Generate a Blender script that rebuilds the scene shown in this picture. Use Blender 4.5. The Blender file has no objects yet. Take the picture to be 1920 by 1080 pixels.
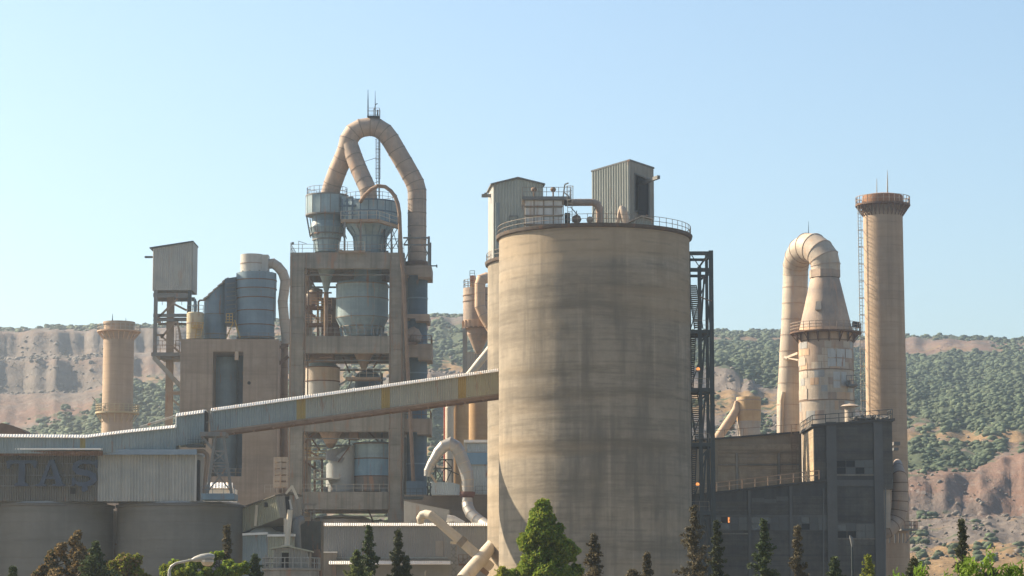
import bpy, math, random
import numpy as np
from mathutils import Vector, Matrix, noise as mnoise
R = math.radians
C = bpy.context.scene.collection
scene = bpy.context.scene
random.seed(7)
rng = np.random.default_rng(7)

# ------------------------------------------------------------------ camera, sky, sun, exposure
F = 4880.0; EYE = 12.0
PITCH = math.atan(610 / F)
cam_data = bpy.data.cameras.new('camera')
cam_data.sensor_width = 36.0
cam_data.lens = 36.0 * F / 1920
cam_data.clip_start = 1.0
cam_data.clip_end = 20000.0
cam = bpy.data.objects.new('camera', cam_data)
C.objects.link(cam)
cam.location = (0, 0, EYE)
cam.rotation_euler = (R(90) + PITCH, 0, 0)
scene.camera = cam

SUN_AZ = (-0.93, 0.367)      # towards the sun, plan view
SUN_EL = R(35)
world = bpy.data.worlds.new('World'); scene.world = world
world.use_nodes = True
wn = world.node_tree.nodes; wl = world.node_tree.links
bg = wn['Background']
sky = wn.new('ShaderNodeTexSky'); sky.sky_type = 'NISHITA'; sky.sun_disc = False
sky.sun_elevation = SUN_EL
sky.sun_rotation = math.atan2(SUN_AZ[0], SUN_AZ[1])
sky.altitude = 50; sky.air_density = 1.0; sky.dust_density = 1.0; sky.ozone_density = 0.8
tint = wn.new('ShaderNodeMix'); tint.data_type = 'RGBA'; tint.blend_type = 'MULTIPLY'; tint.inputs['Factor'].default_value = 1.0
tint.inputs[7].default_value = (1.0, 1.06, 1.05, 1)
wl.new(sky.outputs[0], tint.inputs[6]); wl.new(tint.outputs[2], bg.inputs[0])
bg.inputs[1].default_value = 0.065
sun_data = bpy.data.lights.new('sun', 'SUN')
sun_data.energy = 5.0; sun_data.angle = R(0.53); sun_data.color = (1.0, 0.84, 0.62)
sun = bpy.data.objects.new('sun', sun_data); C.objects.link(sun)
sv = Vector((SUN_AZ[0] * math.cos(SUN_EL), SUN_AZ[1] * math.cos(SUN_EL), math.sin(SUN_EL)))
sun.rotation_euler = sv.to_track_quat('Z', 'Y').to_euler()
sun.location = (-100, 100, 200)
scene.view_settings.view_transform = 'Standard'
scene.view_settings.look = 'None'
scene.view_settings.exposure = 1.5
scene.view_settings.gamma = 1.0
scene.view_settings.use_curve_mapping = False

# ------------------------------------------------------------------ measuring helpers
CP, SP = math.cos(PITCH), math.sin(PITCH)
def Z(py, Y):
    v = (540 - py) / F
    return EYE + Y * (SP + CP * v) / (CP - SP * v)
def S(Y, py=760):
    v = (540 - py) / F
    return Y / (CP - SP * v) / F
def X(px, Y, py=760):
    return (px - 960) * S(Y, py)
def P(px, py, Y):
    return Vector((X(px, Y, py), Y, Z(py, Y)))

# ------------------------------------------------------------------ mesh builder
class MB:
    def __init__(self):
        self.v = []; self.f = []; self.sm = []
    def add(self, vs, fs, smooth=False):
        o = len(self.v)
        self.v.extend([tuple(p) for p in vs])
        for f in fs:
            self.f.append([i + o for i in f]); self.sm.append(smooth)
    def box(self, x0, x1, y0, y1, z0, z1):
        self.hexa([(x0,y0,z0),(x1,y0,z0),(x1,y1,z0),(x0,y1,z0),(x0,y0,z1),(x1,y0,z1),(x1,y1,z1),(x0,y1,z1)])
        return self
    def hexa(self, p):
        self.add(p, [(0,3,2,1),(4,5,6,7),(0,1,5,4),(1,2,6,5),(2,3,7,6),(3,0,4,7)])
        return self
    def beam(self, a, b, w, h=None, up=(0,0,1)):
        a = Vector(a); b = Vector(b); h = h or w
        d = (b - a).normalized(); u = Vector(up)
        if abs(d.dot(u)) > 0.98: u = Vector((0,1,0))
        s = d.cross(u).normalized() * (w/2); t = s.normalized().cross(d).normalized() * (h/2)
        self.hexa([a-s-t, a+s-t, b+s-t, b-s-t, a-s+t, a+s+t, b+s+t, b-s+t])
        return self
    def prism(self, poly, y0, y1):
        """poly of (x,z) extruded from y0 to y1"""
        n = len(poly)
        vs = [(x,y0,z) for x,z in poly] + [(x,y1,z) for x,z in poly]
        self.add(vs, [list(range(n)), list(range(2*n-1,n-1,-1))] + [[i, n+i, n+(i+1)%n, (i+1)%n] for i in range(n)])
        return self
    def vprism(self, poly, z0, z1):
        n = len(poly)
        zt = z1 if isinstance(z1, (list,tuple)) else [z1]*n
        vs = [(x,y,z0) for x,y in poly] + [(x,y,zt[i]) for i,(x,y) in enumerate(poly)]
        self.add(vs, [list(range(n-1,-1,-1)), list(range(n,2*n))] + [[i,(i+1)%n,n+(i+1)%n,n+i] for i in range(n)])
        return self
    def tube(self, pts, r, seg=14, caps=True, smooth=True, frame0=None):
        pts = [Vector(p) for p in pts]; n = len(pts)
        rs = r if isinstance(r,(list,tuple)) else [r]*n
        dirs = []
        for i in range(n):
            if i == 0: d = pts[1]-pts[0]
            elif i == n-1: d = pts[-1]-pts[-2]
            else:
                d = (pts[i]-pts[i-1]).normalized() + (pts[i+1]-pts[i]).normalized()
            dirs.append(d.normalized())
        u = frame0 or dirs[0].orthogonal().normalized()
        rings = []; vs = []
        for i in range(n):
            d = dirs[i]
            u = (u - d*u.dot(d)).normalized(); w = d.cross(u)
            k = 1.0
            if 0 < i < n-1:
                c = max(0.5, (pts[i]-pts[i-1]).normalized().dot(d)); k = 1.0/c
                ax = (pts[i]-pts[i-1]).normalized().cross((pts[i+1]-pts[i]).normalized())
            for j in range(seg):
                a = 2*math.pi*j/seg
                o = (u*math.cos(a) + w*math.sin(a))*rs[i]
                if k > 1.001 and ax.length > 1e-4:
                    m = ax.normalized().cross(d).normalized()
                    o = o + m*(o.dot(m))*(k-1)
                vs.append(pts[i]+o)
        fs = []
        for i in range(n-1):
            for j in range(seg):
                a = i*seg+j; b = i*seg+(j+1)%seg
                fs.append((a,b,b+seg,a+seg))
        self.add(vs, fs, smooth)
        if caps:
            self.add(vs[:seg], [list(range(seg-1,-1,-1))]); self.add(vs[-seg:], [list(range(seg))])
        return self
    def lathe(self, cx, cy, prof, seg=48, a0=0.0, a1=2*math.pi, capb=True, capt=True, smooth=True):
        full = abs(a1-a0-2*math.pi) < 1e-6
        m = seg if full else seg+1
        vs = []
        for r_, z in prof:
            for j in range(m):
                a = a0 + (a1-a0)*j/seg
                vs.append((cx+r_*math.cos(a), cy+r_*math.sin(a), z))
        fs = []
        for i in range(len(prof)-1):
            for j in range(seg):
                jn = (j+1)%m
                fs.append((i*m+j, i*m+jn, (i+1)*m+jn, (i+1)*m+j))
        self.add(vs, fs, smooth)
        if full:
            if capb and prof[0][0] > 1e-4: self.add(vs[:m], [list(range(m-1,-1,-1))])
            if capt and prof[-1][0] > 1e-4: self.add(vs[-m:], [list(range(m))])
        return self
    def sheet(self, bot, top, pitch=0.28, depth=0.05, thick=0.06, flip=False):
        """corrugated sheet between polylines bot and top (same number of points), ribs run bottom to top"""
        bot = [Vector(p) for p in bot]; top = [Vector(p) for p in top]
        B = []; T = []
        for i in range(len(bot)-1):
            L = (bot[i+1]-bot[i]).length
            k = max(1, int(round(L/pitch)))
            us = []
            for q in range(k):
                us += [(q, 0), (q+.18, 1), (q+.5, 1), (q+.68, 0)]
            if i == len(bot)-2: us.append((k, 0))
            nrm = (bot[i+1]-bot[i]).cross(top[i]-bot[i]).normalized()
            if flip: nrm = -nrm
            for (q, h) in us:
                t = q/k
                B.append((bot[i].lerp(bot[i+1], t), nrm, h)); T.append((top[i].lerp(top[i+1], t), nrm, h))
        n = len(B)
        vs = [b + m*depth*h for b,m,h in B] + [b + m*depth*h for b,m,h in T] + [b - m*thick for b,m,h in B] + [b - m*thick for b,m,h in T]
        fs = []
        for i in range(n-1):
            fs.append((i,i+1,n+i+1,n+i))
            fs.append((2*n+i+1,2*n+i,3*n+i,3*n+i+1))
            fs.append((i+1,i,2*n+i,2*n+i+1))
            fs.append((n+i,n+i+1,3*n+i+1,3*n+i))
        fs.append((0,n,3*n,2*n)); fs.append((n-1,3*n-1,4*n-1,2*n-1))
        if flip: fs = [tuple(reversed(f)) for f in fs]
        self.add(vs, fs)
        return self
    def rail(self, pts, h=1.1, step=1.5, r=0.035, rails=2, closed=False):
        pts = [Vector(p) for p in pts]
        if closed: pts = pts + [pts[0]]
        for i in range(len(pts)-1):
            a, b = pts[i], pts[i+1]; L = (b-a).length; k = max(1, int(round(L/step)))
            for q in range(k + (1 if i == len(pts)-2 else 0)):
                p = a.lerp(b, q/k)
                self.beam(p, p+Vector((0,0,h)), r*2)
            for j in range(1, rails+1):
                o = Vector((0,0,h*j/rails)); self.beam(a+o, b+o, r*1.7)
        return self
    def ringrail(self, cx, cy, r_, z, h=1.1, n=24, a0=0, a1=2*math.pi, r=0.035, rails=2, post=1):
        full = abs(a1-a0-2*math.pi) < 1e-6
        pts = [Vector((cx+r_*math.cos(a0+(a1-a0)*i/n), cy+r_*math.sin(a0+(a1-a0)*i/n), z)) for i in range(n+1)]
        for i,p in enumerate(pts):
            if i < n or not full:
                if i % post == 0: self.beam(p, p+Vector((0,0,h)), r*2)
            if i < n:
                for j in range(1, rails+1):
                    o = Vector((0,0,h*j/rails)); self.beam(p+o, pts[i+1]+o, r*1.7)
        return self
    def ladder(self, a, b, w=0.5, cage=0.0, side=(1,0,0), out=(0,-1,0), step=0.45, r=0.035):
        a = Vector(a); b = Vector(b); s = Vector(side).normalized()*w/2; o = Vector(out).normalized()
        self.beam(a-s, b-s, r*2); self.beam(a+s, b+s, r*2)
        L = (b-a).length; k = int(L/step)
        for i in range(1, k):
            p = a.lerp(b, i/k); self.beam(p-s, p+s, r*1.4)
        if cage > 0:
            k = int(L/1.4)
            for i in range(2, k+1):
                p = a.lerp(b, i/k)
                arc = [p-s, p-s*1.5+o*cage*.6, p+o*cage, p+s*1.5+o*cage*.6, p+s]
                for q in range(4): self.beam(arc[q], arc[q+1], r*1.5)
            for so in (-1.5, 0, 1.5):
                q = s*so + o*cage*(.6 if so else 1)
                self.beam(a+(b-a)*(2/max(k,3))+q, b+q, r*1.2)
        return self
    def build_each(self, name, mat, parent=None):
        """every connected piece becomes an object of its own"""
        par = list(range(len(self.v)))
        def find(i):
            while par[i] != i: par[i] = par[par[i]]; i = par[i]
            return i
        key = {}
        for i, p in enumerate(self.v):
            k = (round(p[0],3), round(p[1],3), round(p[2],3))
            if k in key: par[find(i)] = find(key[k])
            else: key[k] = i
        for f in self.f:
            r0 = find(f[0])
            for q in f[1:]: par[find(q)] = r0
        groups = {}
        for fi, f in enumerate(self.f): groups.setdefault(find(f[0]), []).append(fi)
        for fs in groups.values():
            m = MB(); mp = {}
            for fi in fs:
                ff = []
                for q in self.f[fi]:
                    if q not in mp: mp[q] = len(m.v); m.v.append(self.v[q])
                    ff.append(mp[q])
                m.f.append(ff); m.sm.append(self.sm[fi])
            m.build(name, mat, parent)
    def build(self, name, mat, parent=None, label=None):
        me = bpy.data.meshes.new(name)
        off = Vector((0,0,0)); q = parent
        while q is not None:
            off += q.location; q = q.parent
        va = np.array(self.v, dtype=np.float64)
        if parent is None:
            lo = va.min(0); hi = va.max(0); off = Vector(((lo[0]+hi[0])/2, (lo[1]+hi[1])/2, lo[2]))
        va = va - np.array(off)
        me.from_pydata(va.tolist(), [], self.f)
        me.polygons.foreach_set('use_smooth', self.sm)
        me.validate(); me.update()
        if any(self.sm): me.set_sharp_from_angle(angle=R(38))
        if mat: me.materials.append(mat)
        o = bpy.data.objects.new(name, me); C.objects.link(o)
        if parent is None: o.location = off
        else: o.parent = parent
        if label: o['label'] = label
        return o

def thing(name, label, cat, loc, group=None):
    o = bpy.data.objects.new(name, None); C.objects.link(o)
    o.location = loc; o['label'] = label; o['category'] = cat
    o.empty_display_size = 0.5
    if group: o['group'] = group
    return o
def tag(o, label, cat, group=None, kind=None):
    o['label'] = label; o['category'] = cat
    if group: o['group'] = group
    if kind: o['kind'] = kind
    return o

# ------------------------------------------------------------------ materials
def col(c): return (c[0], c[1], c[2], 1)
def weather(name, c1, c2, rough=0.85, metal=0.0, scale=0.35, streak=0.35, band=0.0, rust=0.0, rustc=(0.22,0.09,0.04),
            dirt=(0.55,0.55,0.55), spots=0.0, bump=0.1, spec=0.3, streakscale=1.6, bandscale=0.8, fine=0.2, rings=None):
    c1 = tuple(q*.57 for q in c1); c2 = tuple(q*.57 for q in c2)
    m = bpy.data.materials.new(name); m.use_nodes = True
    nt = m.node_tree; n = nt.nodes; l = nt.links
    b = n['Principled BSDF']; b.inputs['Roughness'].default_value = rough; b.inputs['Metallic'].default_value = metal
    b.inputs['Specular IOR Level'].default_value = spec
    geo = n.new('ShaderNodeNewGeometry')
    def noise(sc, detail=4, vec=None, rgh=0.6):
        t = n.new('ShaderNodeTexNoise'); t.inputs['Scale'].default_value = sc; t.inputs['Detail'].default_value = detail
        t.inputs['Roughness'].default_value = rgh
        l.new(vec or geo.outputs['Position'], t.inputs['Vector']); return t.outputs['Fac']
    def mapped(s):
        mp = n.new('ShaderNodeMapping'); mp.inputs['Scale'].default_value = s
        l.new(geo.outputs['Position'], mp.inputs['Vector']); return mp.outputs[0]
    def ramp(fac, a, c, va=0.0, vc=1.0):
        r_ = n.new('ShaderNodeMapRange'); r_.inputs['From Min'].default_value = a; r_.inputs['From Max'].default_value = c
        r_.inputs['To Min'].default_value = va; r_.inputs['To Max'].default_value = vc
        l.new(fac, r_.inputs['Value']); return r_.outputs[0]
    def mix(fac, a, c, mode='MIX'):
        x = n.new('ShaderNodeMix'); x.data_type = 'RGBA'; x.blend_type = mode
        if isinstance(fac, float): x.inputs['Factor'].default_value = fac
        else: l.new(fac, x.inputs['Factor'])
        for k, s in ((6, a), (7, c)):
            if isinstance(s, tuple): x.inputs[k].default_value = col(s)
            else: l.new(s, x.inputs[k])
        return x.outputs[2]
    out = mix(ramp(noise(scale, 6), 0.35, 0.65), tuple(c1), tuple(c2))
    if fine: out = mix(ramp(noise(scale*9, 4), 0.3, 0.75, 0, fine), out, (c1[0]*.55, c1[1]*.55, c1[2]*.55))
    if streak:
        out = mix(ramp(noise(1.0, 5, mapped((streakscale, streakscale, 0.045))), 0.48, 0.72, 0, streak), out,
                  (c1[0]*dirt[0], c1[1]*dirt[1], c1[2]*dirt[2]))
        out = mix(ramp(noise(1.0, 3, mapped((streakscale*2.3, streakscale*2.3, 0.03))), 0.6, 0.78, 0, streak*.7), out,
                  (min(1,c2[0]*1.35), min(1,c2[1]*1.35), min(1,c2[2]*1.32)))
    if band:
        out = mix(ramp(noise(1.0, 6, mapped((0.05,0.05,bandscale)), 0.75), 0.46, 0.66, 0, band), out,
                  (c1[0]*.55, c1[1]*.54, c1[2]*.52))
        out = mix(ramp(noise(1.0, 2, mapped((0.02,0.02,bandscale*.25))), 0.5, 0.62, 0, band*.6), out,
                  (c2[0]*1.1, c2[1]*.98, c2[2]*.82))
    if rings:
        sx_ = n.new('ShaderNodeSeparateXYZ'); l.new(geo.outputs['Position'], sx_.inputs[0])
        md = n.new('ShaderNodeMath'); md.operation = 'PINGPONG'; md.inputs[1].default_value = rings[0]; l.new(sx_.outputs['Z'], md.inputs[0])
        rg = ramp(md.outputs[0], 0.0, rings[1], rings[2], 0.0)
        mm = n.new('ShaderNodeMath'); mm.operation = 'MULTIPLY'; l.new(rg, mm.inputs[0]); l.new(ramp(noise(0.35, 5), .42, .6), mm.inputs[1])
        out = mix(mm.outputs[0], out, (c1[0]*.45, c1[1]*.45, c1[2]*.45))
    if rust:
        out = mix(ramp(noise(1.0, 6, mapped((1.3,1.3,0.22))), 0.62-rust*.22, 0.72-rust*.12, 0, 0.85), out, tuple(rustc))
    if spots:
        out = mix(ramp(noise(2.2, 3), 0.66, 0.7, 0, spots), out, (c1[0]*.4, c1[1]*.4, c1[2]*.4))
    l.new(out, b.inputs['Base Color'])
    if bump:
        bp = n.new('ShaderNodeBump'); bp.inputs['Strength'].default_value = bump; bp.inputs['Distance'].default_value = 0.08
        l.new(noise(2.5, 6), bp.inputs['Height']); l.new(bp.outputs[0], b.inputs['Normal'])
    return m
M = {}
M['silo'] = weather('silo_concrete', (0.35,0.295,0.225), (0.52,0.44,0.335), scale=0.10, streak=0.75, band=0.75, bump=0.3, streakscale=0.42, bandscale=0.6, dirt=(.30,.33,.37), fine=.45, rings=(0.62,0.2,0.42))
M['silo2'] = weather('low_silo_concrete', (0.215,0.21,0.19), (0.29,0.28,0.25), scale=0.15, streak=0.3, band=0.35, bump=0.25, streakscale=0.5)
M['conc'] = weather('tower_concrete', (0.29,0.27,0.23), (0.45,0.41,0.345), scale=0.45, streak=0.95, band=0.4, bump=0.3, rust=0.3, rustc=(.24,.13,.08))
M['conc_warm'] = weather('mill_concrete', (0.38,0.30,0.235), (0.52,0.42,0.335), scale=0.25, streak=0.7, band=0.4, bump=0.15)
M['conc_dark'] = weather('workshop_concrete', (0.095,0.097,0.10), (0.17,0.165,0.155), scale=0.3, streak=0.6, band=0.25, bump=0.2)
M['conc_mid'] = weather('workshop_beam_concrete', (0.16,0.16,0.158), (0.22,0.215,0.205), scale=0.3, streak=0.35, band=0.0, bump=0.2)
M['infill'] = weather('brick_infill_render', (0.10,0.10,0.098), (0.21,0.195,0.17), scale=0.5, streak=0.45, band=0.6, bump=0.4, bandscale=2.5, spots=0.3)
M['infill_lit'] = weather('sun_tinted_block_infill', (0.44,0.335,0.22), (0.68,0.53,0.36), scale=0.5, streak=0.3, band=0.8, bump=0.4, bandscale=2.5, spots=0.3)  # paler, warmer tone stands in for sunlight bounced onto the upper wall
M['stack'] = weather('stack_concrete', (0.54,0.395,0.28), (0.70,0.52,0.37), scale=0.12, streak=0.55, band=0.3, bump=0.1, streakscale=0.9, rings=(.6,.1,.4))
M['stack_band'] = weather('rusty_orange_band', (0.42,0.20,0.10), (0.50,0.27,0.15), scale=0.5, streak=0.3, rust=.4)
M['duct'] = weather('dusty_duct_steel', (0.40,0.33,0.285), (0.74,0.54,0.40), scale=0.28, streak=0.4, band=0.3, rust=0.3, rustc=(.36,.22,.15), bump=0.1, rough=0.7)
M['duct_pale'] = weather('pale_duct_steel', (0.54,0.46,0.39), (0.84,0.69,0.53), scale=0.22, streak=0.4, band=0.25, rust=0.3, rustc=(.40,.27,.18), bump=0.08, rough=0.6)
M['duct_grey'] = weather('galvanised_duct', (0.50,0.48,0.45), (0.60,0.58,0.55), scale=0.6, streak=0.2, rust=0.0, bump=0.05, rough=0.45, metal=0.4)
M['blue_tank'] = weather('blue_grey_tank_paint', (0.29,0.42,0.48), (0.46,0.59,0.64), scale=0.35, streak=0.5, band=0.25, rust=0.1, rustc=(.30,.20,.14), bump=0.08, rough=0.6)
M['mid_tank'] = weather('slate_tank_paint', (0.19,0.31,0.41), (0.28,0.41,0.50), scale=0.35, streak=0.35, band=0.2, rust=0.05, bump=0.08, rough=0.6)
M['deep_tank'] = weather('deep_blue_steel', (0.08,0.16,0.24), (0.14,0.23,0.32), scale=0.3, streak=0.35, band=0.3, rust=0.06, bump=0.1, rough=0.6)
M['white_tank'] = weather('white_tank_paint', (0.66,0.62,0.55), (0.78,0.74,0.67), scale=0.4, streak=0.4, rust=0.12, rustc=(.40,.27,.18), bump=0.05, rough=0.6)
M['cream_tank'] = weather('peach_dusted_lit_steel', (0.78,0.52,0.34), (0.88,0.63,0.44), scale=0.3, streak=0.4, band=0.15, rust=0.1, rustc=(.45,.27,.17), bump=0.08, rough=0.75)  # dusty peach; on the ring drum it stands in for orange light
M['ochre_tank'] = weather('ochre_dusted_steel', (0.72,0.45,0.21), (0.84,0.58,0.33), scale=0.25, streak=0.4, band=0.3, rust=0.1, rustc=(.40,.24,.12), bump=0.08, rough=0.75)
M['rust'] = weather('rusted_steel', (0.20,0.11,0.07), (0.30,0.18,0.12), scale=1.0, streak=0.4, bump=0.2, rough=0.9)
M['rust_pipe'] = weather('brown_pipe_steel', (0.30,0.19,0.13), (0.40,0.28,0.20), scale=1.0, streak=0.3, bump=0.1)
M['steel'] = weather('grey_structural_steel', (0.20,0.21,0.21), (0.29,0.29,0.28), scale=0.8, streak=0.3, rust=0.2, bump=0.08, rough=0.65)
M['steel_dark'] = weather('dark_teal_steel', (0.035,0.055,0.065), (0.07,0.095,0.105), scale=0.8, streak=0.3, rust=0.12, rustc=(.12,.07,.05), bump=0.08, rough=0.6)
M['steel_pale'] = weather('pale_structural_steel', (0.36,0.36,0.33), (0.46,0.45,0.41), scale=0.8, streak=0.3, rust=0.15, bump=0.08, rough=0.65)
M['steel_tan'] = weather('dusty_tan_steel', (0.38,0.29,0.21), (0.48,0.37,0.27), scale=0.8, streak=0.3, rust=0.25, bump=0.08, rough=0.75)
M['rail'] = weather('railing_steel', (0.30,0.27,0.23), (0.42,0.36,0.29), scale=2.0, streak=0.0, rust=0.25, bump=0, rough=0.7)
M['rail_pale'] = weather('pale_railing_steel', (0.55,0.50,0.42), (0.65,0.60,0.50), scale=2.0, streak=0.0, rust=0.15, bump=0, rough=0.7)
M['yellow_rail'] = weather('yellow_railing_paint', (0.60,0.38,0.08), (0.66,0.46,0.16), scale=2.0, streak=0.0, rust=0.2, bump=0, rough=0.6)
M['clad'] = weather('grey_green_cladding', (0.46,0.49,0.44), (0.56,0.57,0.50), scale=0.4, streak=0.35, rust=0.03, bump=0.03, rough=0.5, streakscale=2.5)
M['clad_left'] = weather('weathered_zinc_cladding', (0.48,0.50,0.48), (0.62,0.60,0.55), scale=0.5, streak=0.5, rust=0.07, rustc=(.27,.2,.14), bump=0.03, rough=0.5, streakscale=2.5)
M['clad_blue'] = weather('blue_grey_cladding', (0.34,0.42,0.44), (0.46,0.53,0.53), scale=0.25, streak=0.35, rust=0.03, bump=0.03, rough=0.5, streakscale=2.5)
M['clad_olive'] = weather('olive_cladding', (0.48,0.48,0.36), (0.58,0.56,0.41), scale=0.25, streak=0.3, rust=0.03, bump=0.03, rough=0.5, streakscale=2.5)
M['clad_white'] = weather('white_cladding', (0.68,0.66,0.62), (0.78,0.76,0.72), scale=0.4, streak=0.3, rust=0.04, bump=0.02, rough=0.5, streakscale=2.5)
M['clad_hall'] = weather('hall_cladding', (0.34,0.355,0.36), (0.42,0.43,0.425), scale=0.3, streak=0.2, bump=0.02, rough=0.55, streakscale=2.5)
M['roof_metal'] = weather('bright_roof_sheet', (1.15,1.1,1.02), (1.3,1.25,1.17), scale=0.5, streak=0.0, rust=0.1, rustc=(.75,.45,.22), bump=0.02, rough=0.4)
M['roof_dark'] = weather('dark_roof_edge', (0.08,0.075,0.07), (0.13,0.12,0.105), scale=0.8, streak=0.2, bump=0.1)
M['fascia'] = weather('light_blue_fascia', (0.30,0.40,0.50), (0.36,0.46,0.56), scale=0.5, streak=0.2, bump=0.0, rough=0.4)
M['blue_panel'] = weather('sky_blue_panel', (0.22,0.42,0.62), (0.27,0.47,0.67), scale=0.5, streak=0.2, bump=0.0, rough=0.5)
M['yellow_clad'] = weather('yellow_cladding', (0.52,0.37,0.10), (0.62,0.46,0.15), scale=0.5, streak=0.3, bump=0.02, rough=0.55)
M['letter'] = weather('navy_sign_paint', (0.01,0.032,0.085), (0.018,0.055,0.13), scale=0.9, streak=0.2, bump=0.05, rough=0.45, spec=0.5)
M['dark'] = weather('painted_opening_shade', (0.02,0.022,0.028), (0.035,0.037,0.042), streak=0, bump=0)  # near-black colour standing in for shade inside openings
M['pane'] = weather('dusty_window_pane', (0.11,0.12,0.135), (0.16,0.17,0.18), streak=.2, bump=0, rough=0.25, spec=0.5)
M['duct_seam'] = weather('duct_seam', (0.27,0.21,0.165), (0.34,0.27,0.22), streak=0, bump=0)
M['panel_white'] = weather('stained_white_panel', (0.90,0.86,0.80), (1.0,0.96,0.90), scale=1.2, streak=0.3, rust=0.38, rustc=(.33,.24,.17), bump=0.05, rough=0.7)
M['lamp_metal'] = weather('lamp_grey_paint', (0.50,0.49,0.45), (0.58,0.57,0.53), streak=0.2, bump=0, rough=0.4)
M['red'] = weather('faded_red_paint', (0.50,0.10,0.06), (0.58,0.18,0.10), streak=0.2, bump=0)
M['rubble'] = weather('rubble_pieces', (0.16,0.15,0.14), (0.34,0.31,0.27), scale=2, streak=0, bump=0.2)
glow = bpy.data.materials.new('orange_glow'); glow.use_nodes = True
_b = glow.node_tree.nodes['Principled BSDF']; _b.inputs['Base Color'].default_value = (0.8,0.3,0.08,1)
_b.inputs['Emission Color'].default_value = (1.0,0.33,0.08,1); _b.inputs['Emission Strength'].default_value = 0.45  # orange emission for the lamp lenses and the glowing workshop pane
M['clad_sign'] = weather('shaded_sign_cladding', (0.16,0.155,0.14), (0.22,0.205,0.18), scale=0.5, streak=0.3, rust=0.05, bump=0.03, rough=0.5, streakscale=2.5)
M['clad_warm'] = weather('taupe_cladding', (0.36,0.33,0.28), (0.42,0.39,0.33), scale=0.4, streak=0.3, rust=0.03, bump=0.03, rough=0.55, streakscale=2.5)
M['clad_taupe'] = M['clad_warm']
M['clad_lblue'] = weather('pale_blue_cladding', (0.55,0.66,0.73), (0.65,0.76,0.82), scale=0.4, streak=0.3, rust=0.03, bump=0.03, rough=0.5, streakscale=2.5)
M['clad_pale2'] = weather('dull_pale_cladding', (0.38,0.37,0.34), (0.44,0.43,0.40), scale=0.3, streak=0.25, rust=0.03, bump=0.03, rough=0.6)
M['conc_brown'] = weather('brown_wall_concrete', (0.23,0.195,0.165), (0.29,0.25,0.21), scale=0.25, streak=0.3, band=0.2, bump=0.15)
M['conc_warmdark'] = weather('upper_wall_concrete', (0.38,0.30,0.205), (0.50,0.40,0.28), scale=0.3, streak=0.3, band=0.3, bump=0.2)  # tone raised to carry bounced sunlight in the upper wall's colour
M['orange_steel'] = weather('rust_orange_railing', (0.75,0.45,0.28), (0.85,0.58,0.38), scale=2.0, streak=0.0, bump=0, rough=0.7)
M['orange_rail'] = M['orange_steel']
M['rust_rail'] = weather('rusty_pale_railing', (0.42,0.30,0.22), (0.55,0.42,0.33), scale=2.0, streak=0.0, bump=0, rough=0.7)
M['red_dark'] = weather('dark_red_paint', (0.16,0.06,0.05), (0.22,0.10,0.08), streak=0.2, bump=0)
M['panel_white2'] = weather('door_panel_paint', (0.42,0.40,0.37), (0.50,0.48,0.44), scale=1.2, streak=0.3, rust=0.2, bump=0.05)
M['cream_pale'] = weather('cream_pipe_steel', (0.85,0.74,0.58), (0.98,0.87,0.70), scale=0.5, streak=0.2, rust=0.06, rustc=(.42,.3,.2), bump=0.04, rough=0.6)
M['roof_cream'] = weather('crumpled_sheet', (0.60,0.55,0.42), (0.70,0.65,0.52), scale=0.6, streak=0, bump=0.3)
M['roof_dark2'] = weather('grey_roof_sheet', (0.16,0.15,0.13), (0.22,0.21,0.18), scale=0.8, streak=0.2, bump=0.1)
M['steel_olive'] = weather('olive_grey_steel', (0.12,0.115,0.095), (0.17,0.16,0.13), scale=0.8, streak=0.3, rust=0.1, bump=0.08)
M['rust_blue'] = weather('rust_streaked_blue', (0.28,0.25,0.22), (0.36,0.32,0.28), scale=0.5, streak=0.5, rust=0.5, rustc=(.35,.18,.10), bump=0.08)
M['bright_blue'] = weather('chalky_blue_paint', (0.22,0.40,0.54), (0.36,0.54,0.66), scale=0.4, streak=0.5, rust=0.12, bump=0.08, rough=0.6)
M['hood'] = weather('chalky_white_hood', (0.46,0.50,0.51), (0.56,0.58,0.57), scale=0.4, streak=0.3, rust=0.12, bump=0.08, rough=0.6)
M['rail_cream'] = weather('cream_railing_paint', (0.62,0.50,0.30), (0.72,0.60,0.38), scale=2.0, streak=0.0, bump=0, rough=0.7)
M['cream_y'] = weather('cream_tank_paint', (0.66,0.56,0.36), (0.76,0.66,0.46), scale=0.5, streak=0.3, rust=0.08, bump=0.05)
M['lamp_glass'] = weather('milky_lamp_glass', (0.62,0.55,0.45), (0.70,0.62,0.50), streak=0, bump=0, rough=0.25)
# ------------------------------------------------------------------ ground and hills
def vnoise(x, y, seed=0):
    x = np.asarray(x, float); y = np.asarray(y, float)
    xi = np.floor(x).astype(np.int64); yi = np.floor(y).astype(np.int64)
    xf = x-xi; yf = y-yi
    def h(a, b):
        n = (a*374761393 + b*668265263 + seed*974711) & 0x7fffffff
        n = ((n ^ (n >> 13)) * 1274126177) & 0x7fffffff
        n = n ^ (n >> 16)
        return (n & 0xffff)/65535.0
    u = xf*xf*(3-2*xf); v = yf*yf*(3-2*yf)
    return (h(xi,yi)*(1-u)+h(xi+1,yi)*u)*(1-v) + (h(xi,yi+1)*(1-u)+h(xi+1,yi+1)*u)*v
def fbm(x, y, o=5, seed=0, g=0.5):
    s = 0; a = 1; t = 0
    for i in range(o):
        s = s + a*vnoise(x*2**i, y*2**i, seed+i*17); t += a; a *= g
    return s/t

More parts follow.
